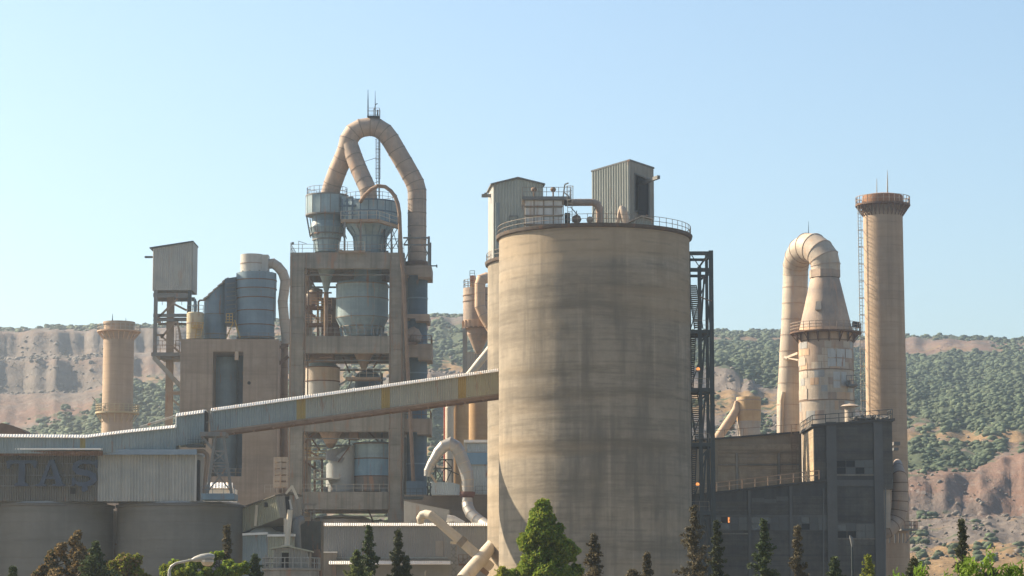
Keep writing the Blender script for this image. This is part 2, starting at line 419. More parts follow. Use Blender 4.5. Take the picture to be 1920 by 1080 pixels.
# profile tables: at each bearing (photo column), rows of (apparent height, distance, green, rock tone, dry grass)
# rock tone: 0 pale grey, 1 red earth
PROF = {
 -1800: [(1150,430,.2,.3,.5),(1060,560,.3,.3,.6),(900,760,.4,.3,.4),(820,900,.2,.4,.3),(740,1000,.1,.3,.1),(735,1060,0,.3,.2),(680,1080,0,.3,0),(670,1140,0,.3,.2),(640,1160,0,.3,0),(636,1300,.5,.3,.3)],
 0:   [(1150,430,.2,.3,.5),(1060,560,.3,.3,.6),(900,760,.4,.3,.4),(812,900,.15,.6,.15),(765,950,.05,.7,.1),(742,990,0,.5,.2),(738,1050,0,.1,.05),(676,1075,0,.15,0),(668,1130,.05,.1,.15),(624,1150,.0,.3,0),(619,1300,.6,.3,.3)],
 130: [(1150,430,.2,.3,.5),(1060,560,.3,.3,.6),(900,760,.6,.3,.3),(812,880,.85,.5,.15),(770,930,.2,.7,.1),(742,990,0,.5,.2),(735,1050,0,.1,.05),(676,1075,0,.25,0),(666,1130,.05,.1,.15),(622,1150,.0,.4,0),(614,1300,.6,.3,.3)],
 270: [(1150,430,.2,.3,.5),(1060,560,.3,.3,.6),(900,760,.8,.3,.3),(800,860,.95,.4,.1),(730,940,.95,.4,.1),(718,1000,.3,.5,.6),(704,1050,.1,.4,.4),(668,1070,0,.4,0),(660,1130,.05,.3,.2),(618,1150,.0,.4,0),(611,1300,.6,.3,.3)],
 500: [(1150,430,.2,.3,.5),(1060,560,.3,.3,.6),(900,760,.8,.3,.3),(800,860,.9,.4,.1),(745,940,.8,.4,.2),(730,1000,.3,.5,.6),(700,1050,.1,.4,.3),(660,1070,.4,.4,.3),(640,1130,.5,.5,.4),(612,1160,.2,.5,.3),(604,1300,.6,.3,.3)],
 820: [(1150,430,.2,.3,.5),(1060,560,.3,.3,.6),(900,720,.6,.3,.3),(845,800,.1,.2,.8),(832,830,.8,.4,.4),(750,880,.75,.3,.1),(742,900,.1,.1,.1),(702,920,.05,.15,.05),(694,990,.2,.4,.9),(665,1060,.8,.4,.4),(640,1130,.55,.5,.6),(618,1170,.75,.5,.3),(596,1220,.1,.4,.3),(590,1350,.7,.3,.3)],
 1340:[(1150,430,.2,.3,.5),(1060,560,.3,.3,.6),(900,690,.4,.3,.4),(830,760,.3,.2,.3),(790,800,.2,.05,.2),(760,830,.25,.4,.9),(732,870,.2,.4,.9),(724,880,.05,.15,.1),(690,905,.05,.25,.05),(682,930,.9,.4,.1),(660,1100,.95,.4,.1),(644,1250,.8,.4,.2),(634,1320,.1,.6,.5),(630,1400,.5,.4,.5),(622,1550,.9,.4,.2)],
 1465:[(1150,430,.2,.3,.5),(1060,560,.3,.3,.6),(900,690,.4,.3,.4),(830,760,.3,.2,.3),(790,800,.3,.05,.2),(760,830,.3,.4,.9),(740,870,.1,.3,.5),(728,880,.05,.15,.1),(724,905,.9,.4,.05),(690,990,.95,.4,.1),(665,1100,.6,.4,.6),(644,1250,.8,.4,.2),(636,1320,.1,.6,.5),(631,1400,.5,.4,.5),(622,1550,.9,.4,.2)],
 1700:[(1150,430,.2,.3,.6),(1080,520,.2,.35,.8),(1045,570,.15,.3,.9),(1030,610,.2,.1,.3),(972,670,.35,.2,.3),(962,690,.05,.5,.2),(905,712,.05,.95,0),(885,730,.6,.6,.1),(835,800,.85,.4,.1),(812,840,.3,.4,.6),(800,870,.4,.4,.5),(775,920,.5,.5,.4),(755,960,.9,.4,.1),(700,1150,.95,.4,0),(668,1300,.9,.4,.1),(664,1330,.1,.6,.4),(640,1420,.1,.7,.3),(630,1500,.8,.4,.2)],
 1800:[(1150,430,.2,.3,.6),(1080,520,.2,.35,.9),(1050,560,.15,.3,.95),(1022,600,.2,.3,.9),(1010,620,.2,.1,.2),(972,670,.15,.15,.2),(964,690,.05,.7,.2),(885,715,.05,1,0),(872,740,.6,.6,.3),(835,800,.5,.6,.2),(826,830,.05,.4,1),(815,850,.3,.4,.8),(800,870,.6,.4,.3),(770,920,.9,.4,.1),(700,1150,.95,.4,0),(668,1280,.9,.4,.1),(660,1310,.1,.6,.4),(640,1420,.1,.7,.3),(631,1500,.8,.4,.2)],
 1900:[(1150,430,.2,.3,.6),(1080,520,.2,.35,.9),(1050,560,.15,.3,.95),(1022,600,.3,.3,.5),(1010,620,.1,.1,.2),(972,670,.1,.15,.2),(964,690,.05,.8,.2),(850,735,.0,1,0),(842,770,.3,.6,.3),(835,800,.3,.8,.3),(826,830,.1,.4,.9),(800,870,.6,.4,.3),(770,920,.9,.4,.1),(700,1150,.95,.4,0),(665,1280,.9,.4,.1),(655,1310,.2,.6,.4),(645,1420,.2,.7,.3),(637,1500,.8,.4,.2)],
 3600:[(1150,430,.2,.3,.6),(1080,520,.2,.35,.9),(1050,560,.15,.3,.95),(1022,600,.3,.3,.5),(972,670,.3,.15,.2),(850,735,.3,.8,0),(800,870,.6,.4,.3),(770,920,.9,.4,.1),(710,1150,.95,.4,0),(690,1310,.2,.6,.4),(680,1500,.8,.4,.2)],
}
KEYS = sorted(PROF)
ROWS_Y = np.concatenate([np.linspace(430,560,20), np.linspace(566,760,90), np.linspace(763,1180,170), np.linspace(1185,1560,70), np.linspace(1580,2200,12)])
cols = np.concatenate([np.linspace(-1800,-200,60), np.arange(-190,2120,7.0), np.linspace(2140,3600,55)])
tab = {}
for k in KEYS:
    a = np.array(PROF[k], float)
    z = np.array([Z(py, y) for py, y in a[:,:2]])
    z[0] = -1.5
    y = np.append(a[:,1], 2200.0); z = np.append(z, z[-1]-30)
    g = np.vstack([a[:,2:], a[-1:,2:]])
    tab[k] = (y, z, g)
def prof_at(Yv):
    """for array Yv -> per key z and cover"""
    zz = np.stack([np.interp(Yv, tab[k][0], tab[k][1]) for k in KEYS])
    gg = np.stack([[np.interp(Yv, tab[k][0], tab[k][2][:,j]) for j in range(3)] for k in KEYS])
    return zz, gg
def terrain(colv, Yv):
    """scattered evaluation: bearing column, distance -> z, green, tone, dry"""
    wob = (fbm(colv/90, Yv/60, 4, 5)-.5)*30*np.clip((Yv-560)/200,0,1)*np.clip((colv-250)/300, 0.15, 1)
    wob += (fbm(colv/18, Yv/200, 3, 9)-.5)*16*np.clip((Yv-600)/200,0,1)
    Yw = np.clip(Yv + wob, 430, 2200)
    ci = colv + (fbm(colv/110+7, Yv/150, 3, 31)-.5)*26
    ci = np.clip(ci, KEYS[0], KEYS[-1]-1e-3)
    ki = np.searchsorted(KEYS, ci, side='right')-1
    ki = np.clip(ki, 0, len(KEYS)-2)
    t = (ci-np.array(KEYS)[ki])/(np.array(KEYS)[ki+1]-np.array(KEYS)[ki])
    t = t*t*(3-2*t)
    res = [np.zeros_like(Yv) for _ in range(4)]
    for q in range(len(KEYS)):
        for w, kk in ((1-t, ki), (t, ki+1)):
            msk = kk == q
            if not msk.any(): continue
            k = KEYS[q]
            res[0][msk] += w[msk]*np.interp(Yw[msk], tab[k][0], tab[k][1])
            for j in range(3):
                res[j+1][msk] += w[msk]*np.interp(Yw[msk], tab[k][0], tab[k][2][:,j])
    amp = np.clip((Yv-470)/150, 0, 1)
    lf = np.clip((colv-250)/300, 0.05, .8)
    res[0] += amp*((fbm(colv/40, Yv/22, 5, 8)-.5)*3.0*lf + (fbm(colv/9, Yv/6, 3, 77)-.5)*1.2)
    return res
CG, YG = np.meshgrid(cols, ROWS_Y)
zg, gg_, tg_, dg_ = terrain(CG.ravel(), YG.ravel())
XG = (CG.ravel()-960)*YG.ravel()/F/0.99
nv = len(XG); nc = len(cols); nr = len(ROWS_Y)
me = bpy.data.meshes.new('hills')
vv = np.stack([XG, YG.ravel(), zg], 1)
ii = np.arange(nr-1)[:,None]*nc + np.arange(nc-1)[None,:]
ii = ii.ravel()
quads = np.stack([ii, ii+1, ii+nc+1, ii+nc], 1)
def fast_mesh(me, vv, faces, k):
    me.vertices.add(len(vv)); me.vertices.foreach_set('co', vv.astype(np.float32).ravel())
    me.loops.add(faces.size); me.loops.foreach_set('vertex_index', faces.astype(np.int32).ravel())
    me.polygons.add(len(faces))
    me.polygons.foreach_set('loop_start', np.arange(0, faces.size, k, dtype=np.int32))
    me.polygons.foreach_set('loop_total', np.full(len(faces), k, dtype=np.int32))
    me.update(calc_edges=True)
fast_mesh(me, vv, quads, 4)
me.polygons.foreach_set('use_smooth', np.ones(len(quads), dtype=bool))
at = me.color_attributes.new('cover', 'FLOAT_COLOR', 'POINT')
at.data.foreach_set('color', np.stack([gg_, tg_, dg_, np.ones(nv)], 1).astype(np.float32).ravel())
hills = bpy.data.objects.new('hills', me); C.objects.link(hills); hills['kind'] = 'structure'

def hill_material():
    m = bpy.data.materials.new('quarried_hillside'); m.use_nodes = True
    nt = m.node_tree; n = nt.nodes; l = nt.links
    b = n['Principled BSDF']; b.inputs['Roughness'].default_value = 0.95; b.inputs['Specular IOR Level'].default_value = 0.1
    geo = n.new('ShaderNodeNewGeometry'); at = n.new('ShaderNodeAttribute'); at.attribute_name = 'cover'
    sep = n.new('ShaderNodeSeparateColor'); l.new(at.outputs['Color'], sep.inputs[0])
    def noise(sc, detail=6, s=(1,1,1)):
        mp = n.new('ShaderNodeMapping'); mp.inputs['Scale'].default_value = s; l.new(geo.outputs['Position'], mp.inputs['Vector'])
        t = n.new('ShaderNodeTexNoise'); t.inputs['Scale'].default_value = sc; t.inputs['Detail'].default_value = detail
        t.inputs['Roughness'].default_value = 0.65
        l.new(mp.outputs[0], t.inputs['Vector']); return t.outputs['Fac']
    def rng_(fac, a, c, va=0.0, vc=1.0):
        r_ = n.new('ShaderNodeMapRange'); 
        for k, s in (('From Min',a),('From Max',c),('To Min',va),('To Max',vc)): r_.inputs[k].default_value = s
        l.new(fac, r_.inputs['Value']); return r_.outputs[0]
    def mix(fac, a, c):
        x = n.new('ShaderNodeMix'); x.data_type = 'RGBA'
        l.new(fac, x.inputs['Factor'])
        for k, s in ((6,a),(7,c)):
            if isinstance(s, tuple): x.inputs[k].default_value = col(s)
            else: l.new(s, x.inputs[k])
        return x.outputs[2]
    def add(a, b_, op='ADD'):
        x = n.new('ShaderNodeMath'); x.operation = op
        for i, s in enumerate((a,b_)):
            if isinstance(s, float): x.inputs[i].default_value = s
            else: l.new(s, x.inputs[i])
        return x.outputs[0]
    grey = mix(rng_(noise(0.06), .35,.65), (0.10,0.085,0.08), (0.155,0.135,0.12))
    red = mix(rng_(noise(0.05), .35,.65), (0.13,0.08,0.062), (0.18,0.115,0.09))
    tone = add(sep.outputs[1], rng_(noise(0.03, 5, (1,1,.6)), .3,.7,-.42,.42))
    rock = mix(rng_(tone, .25,.75), grey, red)
    rock = mix(rng_(noise(0.12, 8, (1,.3,.15)), .52,.72,0,.55), rock, (0.13,0.11,0.10))
    rock = mix(rng_(noise(0.35, 4, (1,.6,1)), .60,.68,0,.8), rock, (0.22,0.19,0.17))
    rock = mix(rng_(noise(1.0, 5, (.006,.006,.22)), .47,.62,0,.45), rock, (0.18,0.14,0.115))
    rock = mix(rng_(noise(1.0, 3, (.006,.006,.45)), .55,.66,0,.5), rock, (0.10,0.085,0.075))
    dry = mix(rng_(noise(0.15), .35,.65), (0.175,0.115,0.06), (0.24,0.165,0.095))
    dm = add(sep.outputs[2], rng_(noise(0.09, 6), .3,.7,-.45,.45))
    c = mix(rng_(dm, .45,.62), rock, dry)
    gm = add(sep.outputs[0], rng_(noise(0.11, 6), .3,.7,-.4,.4))
    grn = mix(rng_(noise(0.25), .35,.65), (0.048,0.066,0.04), (0.080,0.095,0.056))
    c = mix(rng_(gm, .36,.5), c, grn)
    l.new(c, b.inputs['Base Color'])
    bp = n.new('ShaderNodeBump'); bp.inputs['Strength'].default_value = 1.0; bp.inputs['Distance'].default_value = 1.2
    l.new(noise(0.22, 8, (1,.6,.5)), bp.inputs['Height']); l.new(bp.outputs[0], b.inputs['Normal'])
    return m
me.materials.append(hill_material())

# ground sheet
g = MB(); g.add([(-2600,-60,0),(2600,-60,0),(2600,2300,0),(-2600,2300,0)], [(0,1,2,3)])
M['ground'] = weather('dusty_yard', (0.34,0.27,0.18), (0.42,0.33,0.23), scale=0.05, streak=0, bump=0.2)
ground = g.build('ground', M['ground']); ground['kind'] = 'structure'

# shrubs and trees over the slopes: a mass nobody could count
def ico():
    t = (1+5**.5)/2
    v = np.array([(-1,t,0),(1,t,0),(-1,-t,0),(1,-t,0),(0,-1,t),(0,1,t),(0,-1,-t),(0,1,-t),(t,0,-1),(t,0,1),(-t,0,-1),(-t,0,1)], float)
    v /= np.linalg.norm(v[0])
    f = np.array([(0,11,5),(0,5,1),(0,1,7),(0,7,10),(0,10,11),(1,5,9),(5,11,4),(11,10,2),(10,7,6),(7,1,8),(3,9,4),(3,4,2),(3,2,6),(3,6,8),(3,8,9),(4,9,5),(2,4,11),(6,2,10),(8,6,7),(9,8,1)])
    return v, f
IV, IF = ico()
def blobs(name, n, pick, size, squash, mat, jit=0.42, sink=0.3):
    cc = rng.uniform(-260, 2150, n*6); yy = 520 + (1560-520)*rng.random(n*6)**0.8
    z, g_, t_, d_ = terrain(cc, yy)
    p = pick(cc, yy, g_, t_, d_)
    keep = rng.random(n*6) < p
    cc, yy, z = cc[keep][:n], yy[keep][:n], z[keep][:n]
    k = len(cc); s = size(k, yy)
    x = (cc-960)*yy/F/0.99
    th = rng.random(k)*6.283
    rv = IV[None]*(1+jit*(rng.random((k,12,1))*2-1))
    cs, sn = np.cos(th)[:,None], np.sin(th)[:,None]
    vx = rv[:,:,0]*cs - rv[:,:,1]*sn; vy = rv[:,:,0]*sn + rv[:,:,1]*cs
    vz = rv[:,:,2]*squash
    V = np.stack([vx*s[:,None]+x[:,None], vy*s[:,None]+yy[:,None], vz*s[:,None]+(z+s*squash*(1-sink)-s*squash*.3)[:,None]], 2).reshape(-1,3)
    Fa = (IF[None]+ (np.arange(k)*12)[:,None,None]).reshape(-1,3)
    me = bpy.data.meshes.new(name); fast_mesh(me, V, Fa, 3)
    me.polygons.foreach_set('use_smooth', np.ones(len(Fa), dtype=bool))
    me.materials.append(mat)
    o = bpy.data.objects.new(name, me); C.objects.link(o); o['kind'] = 'stuff'
    return o
def leafy(name, a, b_, sc=0.35, trans=0.25, isl=True):
    m = bpy.data.materials.new(name); m.use_nodes = True
    nt = m.node_tree; n = nt.nodes; l = nt.links
    b = n['Principled BSDF']; b.inputs['Roughness'].default_value = 0.8; b.inputs['Specular IOR Level'].default_value = 0.15
    geo = n.new('ShaderNodeNewGeometry')
    t = n.new('ShaderNodeTexNoise'); t.inputs['Scale'].default_value = sc; t.inputs['Detail'].default_value = 5
    l.new(geo.outputs['Position'], t.inputs['Vector'])
    mr = n.new('ShaderNodeMapRange'); mr.inputs['From Min'].default_value = .3; mr.inputs['From Max'].default_value = .7
    l.new(t.outputs['Fac'], mr.inputs['Value'])
    x = n.new('ShaderNodeMix'); x.data_type = 'RGBA'; x.inputs[6].default_value = col(a); x.inputs[7].default_value = col(b_)
    l.new(mr.outputs[0], x.inputs['Factor'])
    y = n.new('ShaderNodeMix'); y.data_type = 'RGBA'; y.blend_type = 'MULTIPLY'; y.inputs['Factor'].default_value = 1.0
    mr2 = n.new('ShaderNodeMapRange'); mr2.inputs['To Min'].default_value = .65; mr2.inputs['To Max'].default_value = 1.35
    l.new(geo.outputs['Random Per Island'], mr2.inputs['Value'])
    l.new(x.outputs[2], y.inputs[6]); l.new(mr2.outputs[0], y.inputs[7])
    l.new(y.outputs[2], b.inputs['Base Color'])
    if trans:
        tr = n.new('ShaderNodeBsdfTranslucent'); l.new(y.outputs[2], tr.inputs['Color'])
        ms = n.new('ShaderNodeMixShader'); ms.inputs[0].default_value = trans
        l.new(b.outputs[0], ms.inputs[1]); l.new(tr.outputs[0], ms.inputs[2])
        l.new(ms.outputs[0], n['Material Output'].inputs['Surface'])
    return m
M['scrub'] = leafy('hillside_scrub', (0.045,0.068,0.042), (0.078,0.10,0.058), 0.02, 0)
bushes = blobs('hillside_scrub', 75000, lambda c,y,g_,t_,d_: np.clip((g_-.28+(fbm(c/22,y/26,4,55)-.5)*1.9)*1.5,0.0,1)*np.where(y>1470,.25,1)*(g_>.14),
      lambda k,y: (0.42+1.15*rng.random(k)**2.0)*(0.7+y/2400), 0.62, M['scrub'])
tag(bushes, 'dense green scrub and low trees covering the quarried hillsides', 'scrub', kind='stuff')
M['stone'] = weather('quarry_boulders', (0.20,0.175,0.155), (0.30,0.265,0.23), scale=0.2, streak=0, bump=0)
stones = blobs('quarry_rubble', 9000, lambda c,y,g_,t_,d_: np.where((y<720)|((t_<.3)&(y<1150)), np.clip(.9-g_*1.4-d_*.5,0.02,1), 0.01),
      lambda k,y: (0.18+0.8*rng.random(k)**4)*(0.6+y/1400), 0.7, M['stone'], jit=.4)
tag(stones, 'pale boulders and rubble strewn on the quarry slopes', 'rubble', kind='stuff')

# haze
def haze():
    m = bpy.data.materials.new('haze_air'); m.use_nodes = True
    n = m.node_tree.nodes; l = m.node_tree.links
    n.remove(n['Principled BSDF'])
    v = n.new('ShaderNodeVolumePrincipled'); v.inputs['Color'].default_value = (0.84,0.93,1.0,1)
    v.inputs['Density'].default_value = HAZE; v.inputs['Anisotropy'].default_value = 0.74
    l.new(v.outputs[0], n['Material Output'].inputs['Volume'])
    b = MB(); b.box(-2700,2700,-80,2400,-3,205)
    o = b.build('haze', m); o['kind'] = 'stuff'; o['label'] = 'thin dusty air over the plant and hills'; o['category'] = 'haze'
    return o
HAZE = 0.00027
haze()
# ================================================================== big concrete silos
def big_silo(name, label, pxc, Yc, r_, ztop, mat, group):
    cx = X(pxc, Yc, 700)
    t = thing(name, label, 'silo', (cx, Yc, 0), group)
    prof = [(r_, -0.5)]
    z = 0.6; rnd = random.Random(3)
    while z < ztop-1.3:
        dr = rnd.uniform(-0.008, 0.008)
        prof += [(r_+dr, z), (r_+dr, z+1.30)]
        z += 1.36
    prof += [(r_, z), (r_, ztop-0.35)]
    MB().lathe(cx, Yc, prof, seg=128, capt=False).build('shell', mat, t)
    return t, cx
ZR = Z(445, 298)
silo, SX = big_silo('concrete_silo', 'huge bare concrete silo in the middle, the nearest and tallest of the pair', 1115, 298, 11.0, ZR, M['silo'], 'big concrete silos')
def silo_top(t, cx, Yc, r_, z):
    MB().lathe(cx, Yc, [(r_-.05, z-.42), (r_+.28, z-.33), (r_+.36, z-.05), (r_+.36, z+.02), (r_-.3, z+.06)], seg=128, capb=False, capt=True).build('rim', M['rim'], t)
    MB().ringrail(cx, Yc, r_+.15, z, h=1.05, n=64, r=0.03, rails=2).build('railing', M['rail'], t)
M['rim'] = weather('rusty_rim', (0.10,0.075,0.06), (0.16,0.12,0.09), scale=1.5, streak=0, rust=0.3, bump=0.2)
silo_top(silo, SX, 298, 11.0, ZR)
silo_b, SBX = big_silo('concrete_silo', 'concrete silo mostly hidden behind the nearest big silo, its lit edge showing at the left', 1081, 320.6, 11.0, ZR, M['silo'], 'big concrete silos')
silo_top(silo_b, SBX, 320.6, 11.0, ZR)

# hoist house on the front silo (corner turned to the viewer)
c0 = P(1181, 400, 299); l0 = P(1110, 400, 302.2); r0 = P(1226, 400, 303)
b0 = Vector((l0.x + r0.x - c0.x, l0.y + r0.y - c0.y, 0))
def at(v, z): return Vector((v.x, v.y, z))
hz = {'c': Z(302, 299), 'l': Z(323, 302.2), 'r': Z(317, 303)}; hzb = hz['l'] + hz['r'] - hz['c']
t = thing('hoist_house', 'tall corrugated metal hoist house with a big dark opening, right of the silo roof', 'hoist house', (c0.x, c0.y, ZR), 'corrugated hoist houses')
MB().sheet([at(l0,ZR), at(c0,ZR)], [at(l0,hz['l']), at(c0,hz['c'])], pitch=.36, depth=.07).build('left_wall', M['clad'], t)
u1 = c0.lerp(r0, .20); u2 = c0.lerp(r0, .80)
def zt(u): return hz['c'] + (hz['r']-hz['c'])*u
zo0, zo1 = Z(396, 300), Z(326, 300)
w = MB()
w.sheet([at(c0,ZR), at(u1,ZR)], [at(c0,hz['c']), at(u1,zt(.2))], pitch=.3)
w.sheet([at(u2,ZR), at(r0,ZR)], [at(u2,zt(.8)), at(r0,hz['r'])], pitch=.3)
w.sheet([at(u1,ZR), at(u2,ZR)], [at(u1,zo0), at(u2,zo0-.3)], pitch=.3)
w.sheet([at(u1,zo1), at(u2,zo1-.3)], [at(u1,zt(.2)), at(u2,zt(.8))], pitch=.3)
w.build('right_wall', M['clad_warm'] if 'clad_warm' in M else M['clad'], t)
w = MB(); w.sheet([at(r0,ZR), at(b0,ZR)], [at(r0,hz['r']), at(b0,hzb)], pitch=.36); w.sheet([at(b0,ZR), at(l0,ZR)], [at(b0,hzb), at(l0,hz['l'])], pitch=.36)
w.build('rear_wall', M['clad'], t)
w = MB(); ix = Vector((.5,.9,0)); w.hexa([at(u1+ix,zo0-.5), at(u2+ix,zo0-.5), at(u2+ix*1.3,zo0-.5), at(u1+ix*1.3,zo0-.5), at(u1+ix,zo1), at(u2+ix,zo1), at(u2+ix*1.3,zo1), at(u1+ix*1.3,zo1)]); w.build('interior_shade_panel', M['dark'], t)  # near-black panel painted as the shade behind the opening
fr = MB()
for a, b_ in ((at(u1,zo0), at(u1,zo1)), (at(u2,zo0-.3), at(u2,zo1-.3)), (at(u1,zo1), at(u2,zo1-.3)), (at(u1,zo0), at(u2,zo0-.3))): fr.beam(a+Vector((0,-.1,0)), b_+Vector((0,-.1,0)), .16)
fr.build('opening_frame', M['steel'], t)
cen = (c0+r0+l0+b0)/4
ro = [at(p + (p-cen).normalized()*.45, z_) for p, z_ in ((c0,hz['c']),(r0,hz['r']),(b0,hzb),(l0,hz['l']))]
MB().hexa([p + Vector((0,0,.03)) for p in ro] + [p + Vector((0,0,.22)) for p in ro]).build('roof', M['steel'], t)
hb = c0.lerp(r0, .5)
MB().beam(at(hb, Z(337,300)) + Vector((-.6,3,0)), P(1235, 332, 296.5), .35, .4).build('hoist_beam', M['steel'], t)
MB().beam(P(1201,405,300.2), P(1201,395,300.2), .5, .5).beam(P(1207,405,300.4), P(1207,397,300.4), .5,.5).build('hatch', M['dark'], t)

# gabled hoist house on the rear silo
A = P(924.5, 500, 316); B_ = P(1018, 500, 316); dp = 6.0
t = thing('hoist_house', 'tall corrugated gabled hoist house standing on the rear silo, beam sticking out to the left', 'hoist house', (A.x, A.y, ZR), 'corrugated hoist houses')
zc = Z(346, 316); zp = Z(335, 316); mx = (A.x+B_.x)/2
D = Vector((-0.62, dp, 0))
MB().sheet([at(A,ZR), Vector((mx,316,ZR)), at(B_,ZR)], [at(A,zc), Vector((mx,316,zp)), at(B_,zc)], pitch=.36, depth=.07).build('front_wall', M['clad'], t)
MB().sheet([at(A+D,ZR), at(A,ZR)], [at(A+D,zc), at(A,zc)], pitch=.36).build('left_wall', M['clad_white'], t)  # white sheet stands in for sunlight on this side of the cladding
w = MB().sheet([at(B_,ZR), at(B_+D,ZR)], [at(B_,zc), at(B_+D,zc)], pitch=.36)
w.sheet([at(B_+D,ZR), Vector((mx,316,ZR))+D, at(A+D,ZR)], [at(B_+D,zc), Vector((mx,316,zp))+D, at(A+D,zc)], pitch=.36).build('rear_wall', M['clad'], t)
w = MB()
o1 = Vector((0,-.3,0)); o2 = D + Vector((0,.3,0))
for s, e in ((at(A,zc)+Vector((-.3,0,-.1)), Vector((mx,316,zp))), (Vector((mx,316,zp)), at(B_,zc)+Vector((.3,0,-.1)))):
    w.hexa([s+o1+Vector((0,0,.03)), e+o1+Vector((0,0,.03)), e+o2+Vector((0,0,.03)), s+o2+Vector((0,0,.03)), s+o1+Vector((0,0,.2)), e+o1+Vector((0,0,.2)), e+o2+Vector((0,0,.2)), s+o2+Vector((0,0,.2))])
w.build('roof', M['steel'], t)
MB().sheet([P(929,470,315.85), P(937,470,315.85)], [P(929,380,315.85), P(937,380,315.85)], pitch=.25).build('blue_strip', M['clad_blue'], t)
w = MB()
for a, b_ in (((955,405),(955,440)),((971,405),(971,440)),((955,440),(971,440)),((955,405),(971,405))): w.beam(P(a[0],a[1],315.8), P(b_[0],b_[1],315.8), .09)
w.build('door_frame', M['steel'], t)
MB().beam(P(903, 367, 318.5), P(926, 367, 318.5), .45, .38).beam(P(908,363,318.5), P(914,363,318.5), .2).build('hoist_beam', M['steel'], t)

# dust filter box on the front silo
FY = 291.5
x0, x1 = X(983, FY, 400), X(1056, FY, 400); zb = ZR; ztp = Z(375, FY)
t = thing('dust_filter', 'boxy dust filter with stained white panels and a railed roof at the silo edge', 'dust filter', (x0, FY, zb))
MB().box(x0+.1, x1-.1, FY+.12, FY+3.6, zb, ztp).build('body', M['white_tank'], t)
rows_ = [(375,385),(389,402),(406,419),(423,431)]
for ri, (ya, yb) in enumerate(rows_):
    for ci in range(4):
        xa = x0 + .08 + (x1-x0-.16)*ci/4 + .05; xb = x0 + .08 + (x1-x0-.16)*(ci+1)/4 - .05
        MB().box(xa, xb, FY, FY+.14, max(zb,Z(yb+.5,FY)), Z(ya+1,FY)).build('panel', M['panel_white'], t)
w = MB()
for y in (387, 404, 421): w.box(x0, x1, FY-.08, FY+.13, Z(y+1.2,FY), Z(y-1.2,FY))
for i in range(5): xx = x0+(x1-x0)*i/4; w.box(xx-.06, xx+.06, FY-.1, FY+.11, zb, ztp)
w.build_each('stiffener', M['steel_tan'], t)
zt2 = Z(369, FY)
MB().box(x0-.25, x1+.9, FY-.35, FY+3.9, ztp+.003, zt2).build('roof_slab', M['steel'], t)
MB().rail([(x0-.2,FY+3.8,zt2),(x0-.2,FY-.3,zt2),(x1+.85,FY-.3,zt2),(x1+.85,FY+3.8,zt2)], h=1.05, step=1.5, r=.03).build('railing', M['rail'], t)
for i, px in enumerate((1001, 1037)):
    xx = X(px, FY+1.5, 365)
    w = MB().tube([(xx,FY+1,zt2),(xx,FY+1,zt2+.7)], .09, 8); w.lathe(xx, FY+1, [(0.05,zt2+.7),(.3,zt2+.85),(.34,zt2+1.05),(.2,zt2+1.25),(.02,zt2+1.3)], seg=12); w.build('fan_cap', M['rust_pipe'], t)
MB().ladder((x1+.75, FY-.42, zb), (x1+.75, FY-.42, zt2+1.1), .5, cage=.6).build('ladder', M['rail_pale'], t)
# white bracket on the filter roof
MB().beam(P(1056,369,FY+1), P(1059,346,FY+1), .16).beam(P(1059,346,FY+1), P(1066,343,FY+1), .14).beam(P(1057,360,FY+1), P(1067,369,FY+1), .12).build('hose_bracket', M['rail_pale'], t)
# dark motor cabinet
w = MB().box(X(1059,293,410), X(1069,293,410), 293, 295, ZR, Z(399,293)).build('motor_cabinet', M['steel_dark'])
tag(w, 'small dark cabinet between the dust filter and the duct on the silo roof', 'cabinet')

# ducts built section by section
def duct(name, label, pts, r_, mat, Ys=None, group=None, cat='duct', seg=22, flange=None, split=0.0, part='duct_section', parent=None, root=None):
    """pts = list of (px,py,Y[,r])"""
    vs = [P(p[0], p[1], p[2]) for p in pts]
    rr = [p[3] if len(p) > 3 else r_ for p in pts]
    if split:
        nv_ = [vs[0]]; nr_ = [rr[0]]
        for i in range(len(vs)-1):
            L = (vs[i+1]-vs[i]).length; k = max(1, int(round(L/split)))
            for q in range(1, k+1):
                nv_.append(vs[i].lerp(vs[i+1], q/k)); nr_.append(rr[i]+(rr[i+1]-rr[i])*q/k)
        vs, rr = nv_, nr_
    lo = min(vs, key=lambda v: v.z)
    t = root or thing(name, label, cat, tuple(lo), group)
    # one continuous sweep cut into mitred sections
    b = MB(); b.tube(vs, rr, seg, caps=False)
    allv = b.v; n = len(vs)
    for i in range(n-1):
        s = MB(); s.add(allv[i*seg:(i+2)*seg], [(j,(j+1)%seg,seg+(j+1)%seg,seg+j) for j in range(seg)], True)
        if i == 0: s.add(allv[:seg], [list(range(seg-1,-1,-1))])
        if i == n-2: s.add(allv[(n-1)*seg:], [list(range(seg))])
        s.build(part, mat, t)
    if flange:
        f = MB()
        for i in range(1, n-1):
            ring = [Vector(p) for p in allv[i*seg:(i+1)*seg]]; c = vs[i]
            d = ((vs[i+1]-vs[i]).normalized() + (vs[i]-vs[i-1]).normalized()).normalized()
            a_ = [c+(p-c)*1.03 - d*.05 for p in ring]; b2 = [c+(p-c)*1.03 + d*.05 for p in ring]
            f.add(a_+b2, [(j,(j+1)%seg,seg+(j+1)%seg,seg+j) for j in range(seg)], True)
            f.add(a_, [list(range(seg-1,-1,-1))]); f.add(b2, [list(range(seg))])
        f.build_each('seam_ring', flange, t)
    return t
duct('filter_duct', 'grey duct running from the dust filter to an elbow on the silo roof', [(1060,380,293.5),(1085,379.5,294),(1112,379.5,294.5),(1120,383,294.5),(1124,391,294.5),(1124,402,294.5),(1124,424,294.5)], .42, M['duct'], seg=16, split=1.2)
